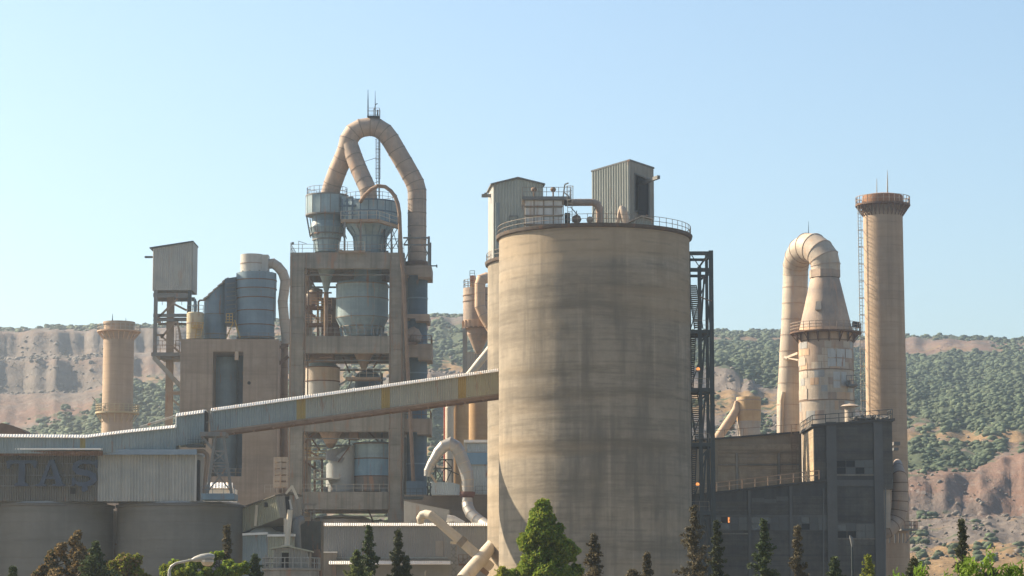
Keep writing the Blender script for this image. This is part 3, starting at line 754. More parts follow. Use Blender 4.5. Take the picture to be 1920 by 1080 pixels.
w = MB().beam(P(1117,387,294.6), P(1105,422,294.6), .1).beam(P(1070,388,294.2), P(1090,412,294.2), .1).build('duct_brace', M['steel'])
tag(w, 'thin steel braces propping the filter duct on the silo roof', 'brace')
def vent(px, py, Y, r_, label, m='duct'):
    c = P(px, py, Y)
    w = MB().lathe(c.x, c.y, [(r_*.35,ZR),(r_*.35,c.z-r_*.9),(r_*.8,c.z-r_*.6),(r_,c.z),(r_*.75,c.z+r_*.65),(.02,c.z+r_)], seg=16).build('roof_vent', M[m]); tag(w, label, 'vent', 'vents on the silo roof')
vent(1081, 411, 292, .55, 'round rusty roof vent between the filter and the duct elbow', 'rust_pipe')
vent(1106, 412, 292, .4, 'smaller pale round vent close to the duct elbow', 'duct')
w = MB().tube([P(1081,404,292), P(1081,395,292)], .05, 6).build('vent_rod', M['rail']); tag(w, 'thin rod standing above the rusty roof vent', 'rod')
w = MB().tube([P(1174,424,292), P(1170,400,292), P(1166,390,292), P(1163,386,292)], [.55,.5,.36,.1], 14); w.tube([P(1157,424,292), P(1161,400,292), P(1163,388,292)], [.22,.2,.12], 10)
w = w.build('vent_cowl', M['duct_pale']); tag(w, 'pale cone shaped cowl standing in front of the open hoist house', 'cowl')
# small gabled shelter at the rim
ax, bx, mxx = X(1172,290,415), X(1222,290,415), X(1203,290,415)
t = thing('roof_shelter', 'low gabled shelter on the silo rim under the open hoist house', 'shelter', (mxx, 290, ZR))
MB().sheet([Vector((ax,290,ZR)), Vector((mxx,290,ZR)), Vector((bx,290,ZR))], [Vector((ax,290,ZR+.15)), Vector((mxx,290,Z(407,290))), Vector((bx,290,Z(413,290)))], pitch=.3).build('front_wall', M['clad'], t)
MB().hexa([(ax-.2,289.6,ZR+.2),(mxx,289.6,Z(406.5,290)),(mxx,293,Z(406.5,290)),(ax-.2,293,ZR+.2),(ax-.2,289.6,ZR+.32),(mxx,289.6,Z(405,290)),(mxx,293,Z(405,290)),(ax-.2,293,ZR+.32)]).hexa([(mxx,289.6,Z(406.5,290)),(bx+.2,289.6,Z(413,290)),(bx+.2,293,Z(413,290)),(mxx,293,Z(406.5,290)),(mxx,289.6,Z(405,290)),(bx+.2,289.6,Z(411.5,290)),(bx+.2,293,Z(411.5,290)),(mxx,293,Z(405,290))]).build('roof', M['duct_pale'], t)

# ================================================================== steel stair tower right of the silo
Y0, Y1 = 298.0, 303.5
t = thing('stair_tower', 'dark steel stair tower with zigzag flights against the right side of the big silo', 'stair tower', (X(1315,Y0), Y0, 0))
def sx(px, Y=Y0, py=700): return X(px, Y, py)
xa, xb, xc = sx(1297), sx(1313), sx(1335)
for (x_, y_, w_) in ((xc,Y0,.5),(xb,Y0,.42),(xc-.1,Y1,.35),(xa+.2,Y1,.3)):
    MB().box(x_-w_/2, x_+w_/2, y_-w_/2, y_+w_/2, 0, Z(470 if w_==.5 else 500 if w_==.42 else 475, y_)).build('column', M['steel_dark'], t)
lev = [475, 506, 622, 731, 834, 962, 1060]
for i, py in enumerate(lev):
    z = Z(py, Y0); th = .42
    w = MB().box(xa-.6, xc-.26, Y0-.2, Y0+.2, z-th/2, z+th/2); w.box(xa-.6, xc-.26, Y1-.15, Y1+.15, z-.15, z+.15)
    w.beam((xc,Y0+.26,z), (xc-.1,Y1-.2,z), .25); w.build_each('beam', M['steel_dark'], t)
    if i >= 2:
        w = MB().box(xa-.4, xb+1.6 if i%2 else xc-.4, Y0+.25, Y1-.3, z+.05, z+.15); w.build('landing', M['steel_dark'], t)
        MB().rail([(xa-.4,Y0-.3,z+.2),(xc-.5,Y0-.3,z+.2)], h=1.1, step=1.1, r=.025).build('railing', M['rail_dark'] if 'rail_dark' in M else M['rail'], t)
w = MB()
for i in range(1, len(lev)-1):
    z1, z2 = Z(lev[i], Y0), Z(lev[i+1], Y0)
    h = z1-z2
    w.beam((xb,Y0,z1-h*.18), (xc-.2,Y0,z1-.2), .22); w.beam((xb+.1,Y0,z2+.2), (xb+.55,Y0,z1-h*.12), .2); w.beam((xc-.1,Y0,z2+.2), (xb+.65,Y0,z1-h*.12), .17)
    w.beam((xb,Y0+.1,z2), (xc,Y0+.1,z2+h*.0), .1)
    w.beam((xa,Y1,z2), (xc-.1,Y1,z1), .12)
w.beam((xb,Y0,Z(500,Y0)), (xb+.9,Y0,Z(480,Y0)), .22); w.beam((xb,Y0,Z(500,Y0)), (xb-.9,Y0,Z(478,Y0)), .1)
w.build_each('brace', M['steel_dark'], t)
fl = [(536,618,0),(622,731,1),(736,830,0),(834,962,1),(966,1060,0)]
for (pa, pb, k) in fl:
    za, zb_ = Z(pa, Y0+2), Z(pb, Y0+2)
    xs, xe = (sx(1293), sx(1305)) if k == 0 else (sx(1299), sx(1293))
    ya = Y0+1.4 if k == 0 else Y0+3.2
    n = int((za-zb_)/.24); w = MB()
    for q in range(n):
        f_ = q/n; x_ = xs+(xe-xs)*f_; z = za+(zb_-za)*f_
        w.box(x_, x_+(.95 if k == 0 else .6), ya, ya+1.2, z-.025, z+.025)
    w.build_each('tread', M['steel_pale'] if k == 0 else M['steel_dark'], t)
    w = MB().beam((xs,ya-.05,za),(xe,ya-.05,zb_),.1,.28); w.beam((xs+(.95 if k == 0 else .6),ya-.05,za),(xe+(.95 if k == 0 else .6),ya-.05,zb_),.1,.2)
    w.beam((xs,ya-.05,za+1),(xe,ya-.05,zb_+1),.06); w.build('stringer', M['steel_dark'], t)
for px, py in ((1309, 692), (1308, 908)):
    c = P(px, py, Y0-.6)
    q = thing('warning_lamp', 'small orange lamp ' + ('halfway up the stair tower' if py < 800 else 'low on the stair tower near the workshop roof'), 'lamp', tuple(c), 'orange lamps on the stair tower')
    MB().box(c.x-.2,c.x+.2,c.y-.15,c.y+.6,c.z-.28,c.z-.14).build('bracket', M['steel_pale'], q)
    MB().lathe(c.x, c.y, [(.16,c.z-.14),(.22,c.z),(.15,c.z+.16),(.02,c.z+.2)], seg=12).build('lens', glow, q)
w = MB().tube([P(1312,556,Y0-.6), P(1325,562,Y0-.6), P(1335,564,Y0-.6)], .07, 8)
w = w.build('conduit_pipe', M['rust_pipe']); tag(w, 'thin bent pipe crossing the upper flight of the stair tower', 'pipe')

# ================================================================== conveyor gallery
def gallery(name, label, secs, depth_, mat, bands=(), under=True, roofmat='roof_metal', roofh=5.5):
    """secs: list of (px, ytop, ybot, Y); side cladding faces the viewer"""
    s0 = secs[0]
    t = thing(name, label, 'conveyor gallery', tuple(P(s0[0], s0[2], s0[3])), 'covered conveyor galleries')
    def interp(px):
        for a, b_ in zip(secs, secs[1:]):
            if a[0] <= px <= b_[0]:
                f_ = (px-a[0])/(b_[0]-a[0]); return [a[i]+(b_[i]-a[i])*f_ for i in range(4)]
        return list(secs[-1])
    cuts = sorted(set([s[0] for s in secs] + [b_ for bb in bands for b_ in bb]))
    for a, b_ in zip(cuts, cuts[1:]):
        ia, ib = interp(a+1e-6), interp(b_-1e-6)
        yb = any(abs(a-bb[0]) < .01 for bb in bands)
        lean = 0
        m_ = M['yellow_clad'] if yb else (mat(a) if callable(mat) else mat)
        MB().sheet([P(a, ia[2], ia[3]), P(b_, ib[2], ib[3])], [P(a, ia[1]+roofh, ia[3]), P(b_, ib[1]+roofh, ib[3])], pitch=.30, depth=.06).build('yellow_cladding' if yb else 'side_cladding', m_, t)
    for a, b_ in zip(secs, secs[1:]):
        # roof: thick corrugated lid seen at its near edge, low pitch
        p0, p1 = P(a[0], a[1]+roofh, a[3]-.35), P(b_[0], b_[1]+roofh, b_[3]-.35)
        h = roofh*S(a[3])
        q0, q1 = p0 + Vector((0, depth_*.5+.35, h*.8+.12)), p1 + Vector((0, depth_*.5+.35, h*.8+.12))
        e0, e1 = p0 + Vector((0,.5,h*.8)), p1 + Vector((0,.5,h*.8))
        w = MB(); w.sheet([e0, e1], [q0, q1], pitch=.30, depth=.05)
        r0_, r1_ = p0 + Vector((0, depth_+.7, h*.8)), p1 + Vector((0, depth_+.7, h*.8))
        w.sheet([r1_, r0_], [q1, q0], pitch=.30, depth=.05)
        w.sheet([p0+Vector((0,-.02,-.08)), p1+Vector((0,-.02,-.08))], [e0+Vector((0,-.02,.03)), e1+Vector((0,-.02,.03))], pitch=.30, depth=.05)
        w.build('roof', M[roofmat], t)
        d_ = Vector((0, depth_, 0))
        MB().sheet([P(b_[0],b_[2],b_[3])+d_, P(a[0],a[2],a[3])+d_], [P(b_[0],b_[1]+roofh,b_[3])+d_, P(a[0],a[1]+roofh,a[3])+d_], pitch=.6).build('rear_cladding', M['clad'], t)
        u0, u1 = P(a[0], a[2], a[3]), P(b_[0], b_[2], b_[3]); th = Vector((0,0,-.16))
        if under:
            MB().hexa([u0+th, u1+th, u1+d_+th, u0+d_+th, u0, u1, u1+d_, u0+d_]).build('floor', M['conc_warm'], t)
            w = MB(); w.beam(u0+Vector((0,.1,-.34)), u1+Vector((0,.1,-.34)), .18, .34); w.beam(u0+d_+Vector((0,-.1,-.34)), u1+d_+Vector((0,-.1,-.34)), .18, .34)
            L = (u1-u0).length; k = int(L/2.4)
            for q in range(k+1):
                c = u0.lerp(u1, q/k); w.beam(c+Vector((0,.2,-.36)), c+d_+Vector((0,-.2,-.36)), .2)
            w.build('girder', M['rust_pipe'], t)
    return t
bm = lambda a: M['clad_blue'] if a < 560 else M['clad'] if a < 780 else M['clad_olive']
gal = gallery('conveyor_gallery', 'long inclined conveyor gallery with yellow bands rising from the left to the big silo', [(395, 764.5, 808, 290),(940, 689, 737, 309)], 3.2, bm,
        bands=[(556,573),(715,731),(859,874)])
w = MB()
for px in (391.5, 396): 
    w.beam(P(px,770,288.3), P(px+4,806,288.3), .14)
w.beam(P(385,792,288.2), P(397,790,288.2), .1); w.build('end_frame', M['steel_pale'], gal)
galb = gallery('conveyor_gallery', 'short raised gallery box at the foot of the inclined conveyor, above the trestle', [(330, 774, 836, 286.5),(383, 767, 829, 287.5)], 3.2, M['clad_blue'], under=False)
w = MB(); w.sheet([P(330,830,289.7)+Vector((0,0,0)), P(330,830,286.5)], [P(330,778,289.7), P(330,778,286.5)], pitch=.3); w.build('end_wall', M['clad_white'], galb)
w = MB(); a_, b_ = P(383,829,287.5), P(383,770,287.5); d_ = Vector((0,3.2,0)); w.hexa([a_, a_+Vector((.1,0,0)), a_+d_+Vector((.1,0,0)), a_+d_, b_, b_+Vector((.1,0,0)), b_+d_+Vector((.1,0,0)), b_+d_]); w.build('gap_shade_end', M['dark'], galb)  # near-black panel standing in for the shaded gap between galleries
galc = gallery('conveyor_gallery', 'low gallery bending along the roof of the lettered building at the left edge', [(-260, 813, 850, 282),(-60, 813, 850, 283),(160, 815, 850, 284.5),(240, 805, 847, 285.5),(330, 796, 842, 286.4)], 3.0, M['clad_blue'], bands=[(150,160)], under=False, roofh=4.5)
w = MB().tube([P(262,801,290), P(330,780,290)], .13, 8).build('roof_pipe', M['steel_pale']); tag(w, 'thin pale pipe slanting above the roof of the low gallery', 'pipe')
w = MB().box(X(350,286,832), X(383,286,832), 285.6, 287.4, Z(838,286), Z(834,286)); w.rail([P(352,834,285.7),P(382,834,285.7)], h=.6, step=.7, r=.02)
w = w.build('service_platform', M['steel_dark']); tag(w, 'small dark platform hanging under the gallery box beside the trestle', 'platform')

# trestle
t = thing('support_trestle', 'tapering grey steel trestle carrying the lower end of the inclined conveyor', 'trestle', tuple(P(410, 938, 286)))
for Yq in (285.0, 287.6):
    for (xa_, xb_) in ((404, 389), (419, 434)):
        MB().beam(P(xa_, 816, Yq), P(xb_, 925, Yq), .3).build('leg', M['steel'], t)
def lerp(a, b_, f_): return a+(b_-a)*f_
w = MB()
for Yq in (285.0, 287.6):
    for py in (846, 868, 874): f_ = (py-816)/109; w.beam(P(lerp(404,389,f_),py,Yq), P(lerp(419,434,f_),py,Yq), .2)
    for (p1, p2) in ((846,868),(874,922)):
        f1, f2 = (p1-816)/109, (p2-816)/109
        w.beam(P(lerp(404,389,f1),p1,Yq-.05), P(lerp(419,434,f2),p2,Yq-.05), .14); w.beam(P(lerp(419,434,f1),p1,Yq-.1), P(lerp(404,389,f2),p2,Yq-.1), .14)
    w.beam(P(378,818,Yq), P(397,840,Yq), .26)
w.build_each('brace', M['steel'], t)
w = MB().box(X(376,285,814), X(423,285,814), 284.6, 288, Z(818,285), Z(810,285)); w.build('head_beam', M['steel'], t)
w = MB().box(X(378,285,930), X(440,285,930), 284.6, 288.4, Z(937,285), Z(925.5,285)); w.rail([P(378,925,284.8), P(440,925,284.8)], h=.8, step=1.2, r=.025); w.build('base_plate', M['steel_blue'] if 'steel_blue' in M else M['mid_tank'], t)

# ================================================================== low silos and the lettered building
ZL = Z(943, 286)
def low_silo(pxc, Yc, r_, label):
    cx = X(pxc, Yc, 1000)
    t = thing('low_silo', label, 'silo', (cx, Yc, 0), 'low concrete silos at the left')
    prof = [(r_,0)]
    z = 0.4
    while z < ZL-2: prof += [(r_,z),(r_,z+1.9),(r_-.03,z+1.93)]; z += 1.96
    prof += [(r_, z), (r_, ZL-.25)]
    MB().lathe(cx, Yc, prof, seg=96, capt=False).build('shell', M['silo2'], t)
    MB().lathe(cx, Yc, [(r_-.1,ZL-.35),(r_+.16,ZL-.28),(r_+.2,ZL-.02),(r_-.2,ZL+.06)], seg=96, capb=False).build('rim', M['conc_mid'], t)
    w = MB()
    rr = random.Random(int(pxc)); n = 40
    pts = []
    for i in range(n+1):
        a = R(195) + R(150)*i/n; pts.append((cx+(r_-.25)*math.cos(a), Yc+(r_-.25)*math.sin(a), ZL+.02+.04*rr.random()))
    w.tube(pts, [.16+.08*rr.random() for _ in pts], 8); w.build('dust_drift', M['duct_grey'], t)
low_silo(339, 293, 7.1, 'low round concrete silo under the trestle, orange light on its right edge')
low_silo(-158, 293, 7.1, 'added low silo, unseen beyond the left edge, shading the visible low silos')  # unseen silo added to keep the sun off the visible low silos
low_silo(92, 293, 7.1, 'low round concrete silo under the blue letters at the left edge')
w = MB().sheet([P(209,1200,296), P(221,1200,296)], [P(209,958,296), P(221,958,296)], pitch=.2); w.box(X(209,296,1000), X(221,296,1000), 296.1, 297.5, Z(1200,296), Z(958,296)); w.box(X(208,295,1020), X(222,295,1020), 295.7, 296, Z(1022,296), Z(1019,296))
w = w.build('cladded_chute', M['clad_white']); tag(w, 'narrow white corrugated chute in the gap between the two low silos', 'chute')

YB = 286.2
t = thing('lettered_building', 'corrugated building with large blue letters standing on the two low silos', 'building', (X(180,YB,900), YB, Z(940,YB)))
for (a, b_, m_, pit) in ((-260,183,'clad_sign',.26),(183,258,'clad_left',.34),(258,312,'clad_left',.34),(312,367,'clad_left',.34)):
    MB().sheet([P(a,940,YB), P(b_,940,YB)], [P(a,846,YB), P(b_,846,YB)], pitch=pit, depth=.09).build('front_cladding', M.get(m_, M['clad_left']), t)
xr = X(367,YB,900)
MB().sheet([Vector((xr,YB,Z(940,YB))), Vector((xr,YB+7,Z(940,YB)))], [Vector((xr,YB,Z(850,YB))), Vector((xr,YB+7,Z(850,YB)))], pitch=.34).build('side_cladding', M['clad_left'], t)
MB().box(xr-.14, xr+.1, YB-.12, YB+.1, Z(940,YB), Z(852,YB)).build('corner_trim', M['clad_white'], t)
MB().box(xr+.02, xr+.3, YB+.3, YB+1.6, Z(938,YB), Z(862,YB)).build('side_door', M['dark'], t)
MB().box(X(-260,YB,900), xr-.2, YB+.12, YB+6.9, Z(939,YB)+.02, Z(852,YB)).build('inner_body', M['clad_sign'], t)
MB().box(X(-260,YB,900), X(195,YB,850), YB+.05, YB+7.2, Z(851,YB), Z(843,YB)).build('left_roof', M['roof_dark'], t)
# right roof fascia and left canopy
w = MB(); x0_, x1_ = X(195,YB,850), X(371,YB,850)
w.hexa([(x0_,YB-.9,Z(853,YB)),(x1_,YB-.9,Z(853,YB)),(x1_,YB+7.3,Z(850,YB)),(x0_,YB+7.3,Z(850,YB)),(x0_,YB-.9,Z(851,YB)),(x1_,YB-.9,Z(851,YB)),(x1_,YB+7.3,Z(843,YB)),(x0_,YB+7.3,Z(843,YB))])
w.build('roof', M['fascia'], t)
MB().box(x0_, x1_, YB-.99, YB-.91, Z(853.5,YB), Z(843.5,YB)).build('fascia', M['fascia'], t)
w = MB(); x0_, x1_ = X(-260,YB,850), X(196,YB,850)
w.hexa([(x0_,YB-2.6,Z(846,YB)),(x1_,YB-2.6,Z(846,YB)),(x1_,YB-.0,Z(845,YB)),(x0_,YB-.0,Z(845,YB)),(x0_,YB-2.6,Z(843,YB)),(x1_,YB-2.6,Z(843,YB)),(x1_,YB-.0,Z(840,YB)),(x0_,YB-.0,Z(840,YB))]); w.build('canopy', M['roof_metal'], t)
MB().sheet([P(-260,854,YB-1.9), P(193,854,YB-1.9)], [P(-260,846.2,YB-2.4), P(193,846.2,YB-2.4)], pitch=.26).build('canopy_skirt', M['rust'], t)
w = MB()
for px in (39,104,175): w.box(X(px,YB,850)-.06, X(px,YB,850)+.06, YB-1.9, YB-.1, Z(857,YB), Z(853,YB))
w.build_each('canopy_bracket', M['steel_dark'], t)
w = MB()
for py, m_ in ((869,.08),(891,.1),(911,.12)): w.beam(P(-60,py,YB-.28), P(178,py,YB-.28), m_)
for px in (38,105,160): w.beam(P(px,855,YB-.2), P(px,922,YB-.2), .08)
w.build_each('sign_rail', M['steel'], t)
MB().box(X(132,YB,920), X(142,YB,920), YB-.14, YB+.2, Z(926,YB), Z(915,YB)).build('wall_opening', M['dark'], t)
# letters
YS = YB-.75
def lp(px, py): return (X(px,YS,888), Z(py,YS))
t = thing('blue_letters', 'large navy blue serif letters TAŞ mounted on the corrugated building', 'sign', (X(98,YS,888), YS, Z(912,YS)))
def slab(polys, name):
    w = MB()
    for i, poly in enumerate(polys):
        w.prism([lp(*p) for p in poly], YS - .003*i, YS+.4+.003*i)
    w.build(name, M['letter'], t)
slab([[(34,911),(47,911),(46.5,866),(35,866)],
      [(27,911.5),(28,907),(34,904),(47,904),(52,907),(54,911.5)],
      [(14,863),(66,863),(66,869),(14,869)],
      [(11,865),(17,864),(24,869),(19,872),(17.5,878),(13,879)],
      [(69,865),(63,864),(57,869),(61,872),(63,877),(67,878)]], 'letter_t')
slab([[(92,862),(101,862),(118,909),(106,909)],
      [(92,862),(97,862),(82,909),(73,909)],
      [(83,893),(106,893),(107.5,898),(82,898)],
      [(66,911.5),(68,907.5),(86,907.5),(87,911.5)],
      [(98,911.5),(99,907.5),(121,907.5),(124,911.5)]], 'letter_a')
w = MB()
sp = [(181,873,2.0),(177,868.5,3.0),(168,866,3.4),(158,865.5,3.8),(148,867,4.4),(141.5,871.5,5.2),(140.5,878,5.6),(145,883.5,5.6),(156,886,5.6),(167,888,5.8),(175,892.5,5.8),(176.5,899,5.6),(171,905,5.2),(160,908.5,4.2),(149,907.5,3.8),(141,904,3.0),(137,898,2.2)]
L_, R_ = [], []
for i,(x_,y_,h_) in enumerate(sp):
    a = sp[max(0,i-1)]; c = sp[min(len(sp)-1,i+1)]; dx, dy = c[0]-a[0], c[1]-a[1]; n_ = math.hypot(dx,dy); L_.append((x_-dy/n_*h_, y_+dx/n_*h_)); R_.append((x_+dy/n_*h_, y_-dx/n_*h_))
for i in range(len(sp)-1):
    w.prism([lp(*p) for p in (L_[i],L_[i+1],R_[i+1],R_[i])], YS, YS+.4)
w.prism([lp(*p) for p in ((177,862),(182,862),(182,878),(178,876))], YS-.004, YS+.405)
w.prism([lp(*p) for p in ((135,896),(139,896),(140,911),(135,911))], YS-.004, YS+.405)
w.prism([lp(*p) for p in ((157,908),(161,908),(165,914),(165,918),(161,922),(156,922),(153,919),(154,914))], YS-.006, YS+.3)
w.build('letter_s', M['letter'], t)
# ================================================================== preheater tower (open concrete frame)
YF, YK = 360.0, 376.0
t = thing('preheater_tower', 'tall open concrete frame tower with deep beams on four levels', 'tower', (X(648,YF), YF, 0))
tower = t
def col_box(name, xa, xb, ya, yb, z0, z1, mat, parent, lift=2.2, groove=.09):
    w = MB(); z = z0
    w.box(xa+groove, xb-groove, ya+groove, yb-groove, z0, z1-.02)
    while z < z1-.01:
        zn = min(z1, z+lift); w.box(xa, xb, ya, yb, z+.04, zn-.04); z = zn
    return w.build(name, mat, parent)
cl0, cl1 = X(541,YF), X(568,YF); cr0, cr1 = X(728.5,YF), X(757,YF)
ztop = Z(473,YF)
beams = [(473,503),(630,662),(778,809),(922,955)]
for (a, b_) in ((cl0,cl1),(cr0,cr1)):
    col_box('column', a, b_, YF, YF+2.0, 0, ztop, M['conc'], t)
    col_box('column', a, b_, YK-2.0, YK, 0, ztop-.01, M['conc'], t)
for (pa, pb) in beams:
    za, zb = Z(pa,YF), Z(pb,YF)
    MB().box(cl1+.003, cr0-.003, YF+.08, YF+1.2, zb, za).build('front_beam', M['conc'], t)
    MB().box(cl1+.003, cr0-.003, YK-1.2, YK-.08, zb, za-.01).build('back_beam', M['conc'], t)
    for (a, b_) in ((cl0+.15,cl1-.15),(cr0+.15,cr1-.15)):
        MB().box(a, b_, YF+2.003, YK-2.003, zb, za-.01).build('side_beam', M['conc'], t)
    MB().box(cl1+.003, cr0-.003, YF+1.203, YK-1.203, za-.5, za-.02).build('floor_slab', M['conc'], t)
    w = MB()
    for q in range(1,4):
        y = YF+1.2+(YK-YF-2.4)*q/4; w.box(cl1+.01, cr0-.01, y-.25, y+.25, zb+.6, za-.505)
    w.build_each('floor_joist', M['conc'], t)
zt0 = ztop+.01
MB().rail([(cl0+.1,YF+.2,zt0),(cr1-.1,YF+.2,zt0)], h=1.15, step=1.6, r=.032).rail([(cl0+.1,YF+.2,zt0),(cl0+.1,YK-.2,zt0)], h=1.15, step=1.8, r=.03).build('railing', M['rail'], t)
MB().rail([(cl1,YF+.3,Z(630,YF)),(cr0,YF+.3,Z(630,YF))], h=1.15, step=1.1, r=.035).build('railing', M['rail'], t)
MB().rail([(cl1,YF+.3,Z(922,YF)),(cr0,YF+.3,Z(922,YF))], h=1.05, step=1.15, r=.035).build('railing', M['rail_pale'], t)
# little balcony on the top deck
w = MB().box(X(633,YF), X(683,YF), YF-.9, YF-.003, Z(475,YF), Z(471,YF)); w.build('balcony_slab', M['steel_tan'], t)
z_ = Z(471,YF)+.01
MB().rail([(X(634,YF),YF,z_),(X(634,YF),YF-.8,z_),(X(682,YF),YF-.8,z_),(X(682,YF),YF,z_)], h=1.2, step=1.2, r=.035).build('balcony_railing', M['rail_pale'], t)
w = MB().tube([P(545.5,473,YF+.3), P(545.5,455,YF+.3)], .07, 6); w.box(X(545.5,YF)-.16, X(545.5,YF)+.16, YF+.2, YF+.5, Z(458,YF), Z(453.5,YF)); w.tube([P(560,473,YF+.3),P(560,452,YF+.3),P(575,457,YF+.3)], .04, 5)
w.build('corner_lamp', M['steel'], t)
# riser brackets to the right: concrete collars on the tower side
for (a, b_, pa, pb, dy) in ((757,808,498,518,0),(760,804,589,600,0),(757,809,645,673,0),(757,808,785,813,0)):
    za, zb = Z(pa,YF+2), Z(pb,YF+2)
    x0, x1 = X(a,YF+2)+.01, X(b_,YF+2)
    w = MB().box(x0, x1, YF+1.9, YF+2.6, zb+.25, za); w.box(x0, x1, YF+8.2, YF+8.9, zb+.25, za); w.box(x1-.7, x1, YF+2.61, YF+8.19, zb+.25, za-.01)
    w.box(x1-1.9, x1-.005, YF+1.95, YF+8.8, zb-.1, zb+.245)
    w.box(x0, x0+.5, YF+2.61, YF+8.19, zb+.25, za-.01)
    w.build('riser_collar', M['conc_warm'] if pa != 589 else M['duct'], t)
    if pa in (645, 785): MB().rail([(x0,YF+2.1,za),(x1-.1,YF+2.1,za),(x1-.1,YF+8,za)], h=1.2, step=1.2, r=.035).build('collar_railing', M['rust'], t)
w = MB()
for y in (YF+2.2, YF+8.4):
    w.box(X(803,YF,470)-.16, X(803,YF,470)+.16, y-.16, y+.16, Z(498,YF+2), Z(443,YF+2))
    for py in (446, 459): w.beam(P(757,py,y), P(803,py,y), .22)
w.beam(P(757,459,YF+2), P(770,440,YF+2), .14); w.beam(P(757,495,YF+2), P(771,460,YF+2), .14); w.beam(P(803,478,YF+2), P(795,462,YF+2), .14); w.beam(P(803,470,YF+2), P(795,490,YF+2), .1)
w.beam(P(803,446,YF+2.2), P(803,446,YF+8.4), .2); w.beam(P(757,446,YF+2.2), P(757,446,YF+8.4), .2)
w.build_each('frame_bar', M['steel'], t)
w = MB().beam(P(806,498.5,YF+2.2), P(819,498.5,YF+2.2), .16); w.box(X(818,YF+2,500), X(820,YF+2,500), YF+2, YF+2.4, Z(501,YF+2), Z(496,YF+2)); w.build('davit_arm', M['steel_dark'], t)

# --- steel arch of pipes
YD = 366.0
r_ = 1.30
arch = duct('pipe_arch', 'huge arched duct looping over the tower top, forked on its left', [(618,366,368),(624,345,367.5),(633,320,367),(643,298,366.5),(650,280,366),(654,262,366),(663,248,366),(677,240,366),(695,237.5,366),(708,240,366),(721,248,366),(732,262,366),(744,283,366),(757,305,366),(770,328,366),(778,343,366),(782,358,366),(782,375,366),(782,400,366),(782,425,366),(782,450,366),(782,474,366),(782,490,366)], 1.33, M['duct'], flange=M['duct_seam'], cat='duct')
duct('', '', [(656,272,365.6),(664,295,365.0),(673,318,364.5),(683,340,364),(690,356,363.5),(692,376,363.5)], 1.2, M['duct'], root=arch, part='branch_section', flange=M['duct_seam'])
MB().lathe(X(618,368,366), 368, [(1.5,Z(368,368)),(1.5,Z(364,368))], seg=24).build_each('flange', M['rust'], arch)
MB().lathe(X(782,366,492), 366, [(1.62,Z(498,366)),(1.62,Z(494,366)),(1.62,Z(491,366))], seg=28).build_each('flange', M['rust'], arch)
# mast and top platform
zt_ = Z(219,366)
w = MB().box(X(689,366,218), X(712,366,218), 365, 367, zt_-.15, zt_); w.build('top_platform', M['steel_dark'], arch)
MB().rail([(X(690,366,218),365.1,zt_),(X(712,366,218),365.1,zt_),(X(712,366,218),366.9,zt_),(X(690,366,218),366.9,zt_)], h=1.1, step=.8, r=.03, closed=True).build('platform_railing', M['rail_pale'], arch)
w = MB().ladder(P(709,372,364.9), P(709,262,364.9), .45, cage=.75); w.beam(P(683,303,364.9), P(705,296,364.9), .06); w.beam(P(700,344,364.9), P(709,340,364.9), .06); w.build('caged_ladder', M['rail'], arch)
w = MB().tube([P(710.5,372,364.6), P(710.5,260,364.6)], .07, 6).build('cable_conduit', M['steel_dark'], arch)
w = MB().tube([P(690,218,366), P(690,190,366), P(690,168,366)], [.09,.08,.03], 6)
w.tube([P(703.5,218,366), P(703.5,196,366), P(703.5,170,366)], [.08,.06,.02], 6); w.tube([P(702,206,366), P(704,196,366), P(708,194,366)], .07, 6)
w.tube([P(708,218,366), P(708,206,366)], .11, 6)
w.build_each('antenna', M['steel_dark'], arch)

# --- cyclones on the top deck
def panels_ring(cx, cy, r_, z0, z1, n, mat, parent, name='panel', gap=.025, thick=.1, a0=0.0, rmat=None, mid=None):
    for i in range(n):
        a, b_ = a0+2*math.pi*(i+gap*2)/n, a0+2*math.pi*(i+1-gap*2)/n
        if math.sin((a+b_)/2) > .45: continue
        p = [(cx+r_*math.cos(q), cy+r_*math.sin(q)) for q in (a,b_)] + [(cx+(r_+thick)*math.cos(q), cy+(r_+thick)*math.sin(q)) for q in (b_,a)]
        MB().vprism([p[0],p[1],p[2],p[3]], z0, z1).build(name, mat, parent)
def stiff(cx, cy, prof, n, mat, parent, w_=.12, a0=0.0, name='stiffener', rings=()):
    w = MB()
    for i in range(n):
        a = a0+2*math.pi*i/n
        for (r1,z1),(r2,z2) in zip(prof, prof[1:]):
            w.beam((cx+r1*math.cos(a),cy+r1*math.sin(a),z1),(cx+r2*math.cos(a),cy+r2*math.sin(a),z2), w_)
    for r_, z in rings: w.lathe(cx, cy, [(r_-.05,z-.1),(r_+.12,z-.1),(r_+.12,z+.1),(r_-.05,z+.1)], seg=n if n > 12 else 32)
    w.build_each(name, mat, parent)
# left cyclone
Yc = 367.0; cx = X(613,Yc,400); s = S(Yc,420)
R1 = 39*s; zt1, zt2_, zt3, zt4 = Z(368,Yc), Z(404,Yc), Z(428,Yc), Z(473,Yc)
t = thing('cyclone', 'blue grey steel cyclone with slanted struts, left of the pair on the tower top', 'cyclone', (cx,Yc,zt4), 'steel cyclones')
n = 14
MB().lathe(cx, Yc, [(R1-.05,zt2_),(R1-.05,zt1)], seg=n, smooth=False).build('barrel', M['blue_tank'], t)
panels_ring(cx, Yc, R1-.04, zt2_+.12, zt1-.1, n, M['blue_tank'], t)
stiff(cx, Yc, [(R1+.03,zt2_),(R1+.03,zt1)], n, M['steel'], t, .12, rings=[(R1,zt1),(R1,zt2_)])
MB().lathe(cx, Yc, [(29*s,zt2_-2.2),(R1-.9,zt2_)], seg=28, capb=False).build('neck', M['mid_tank'], t)
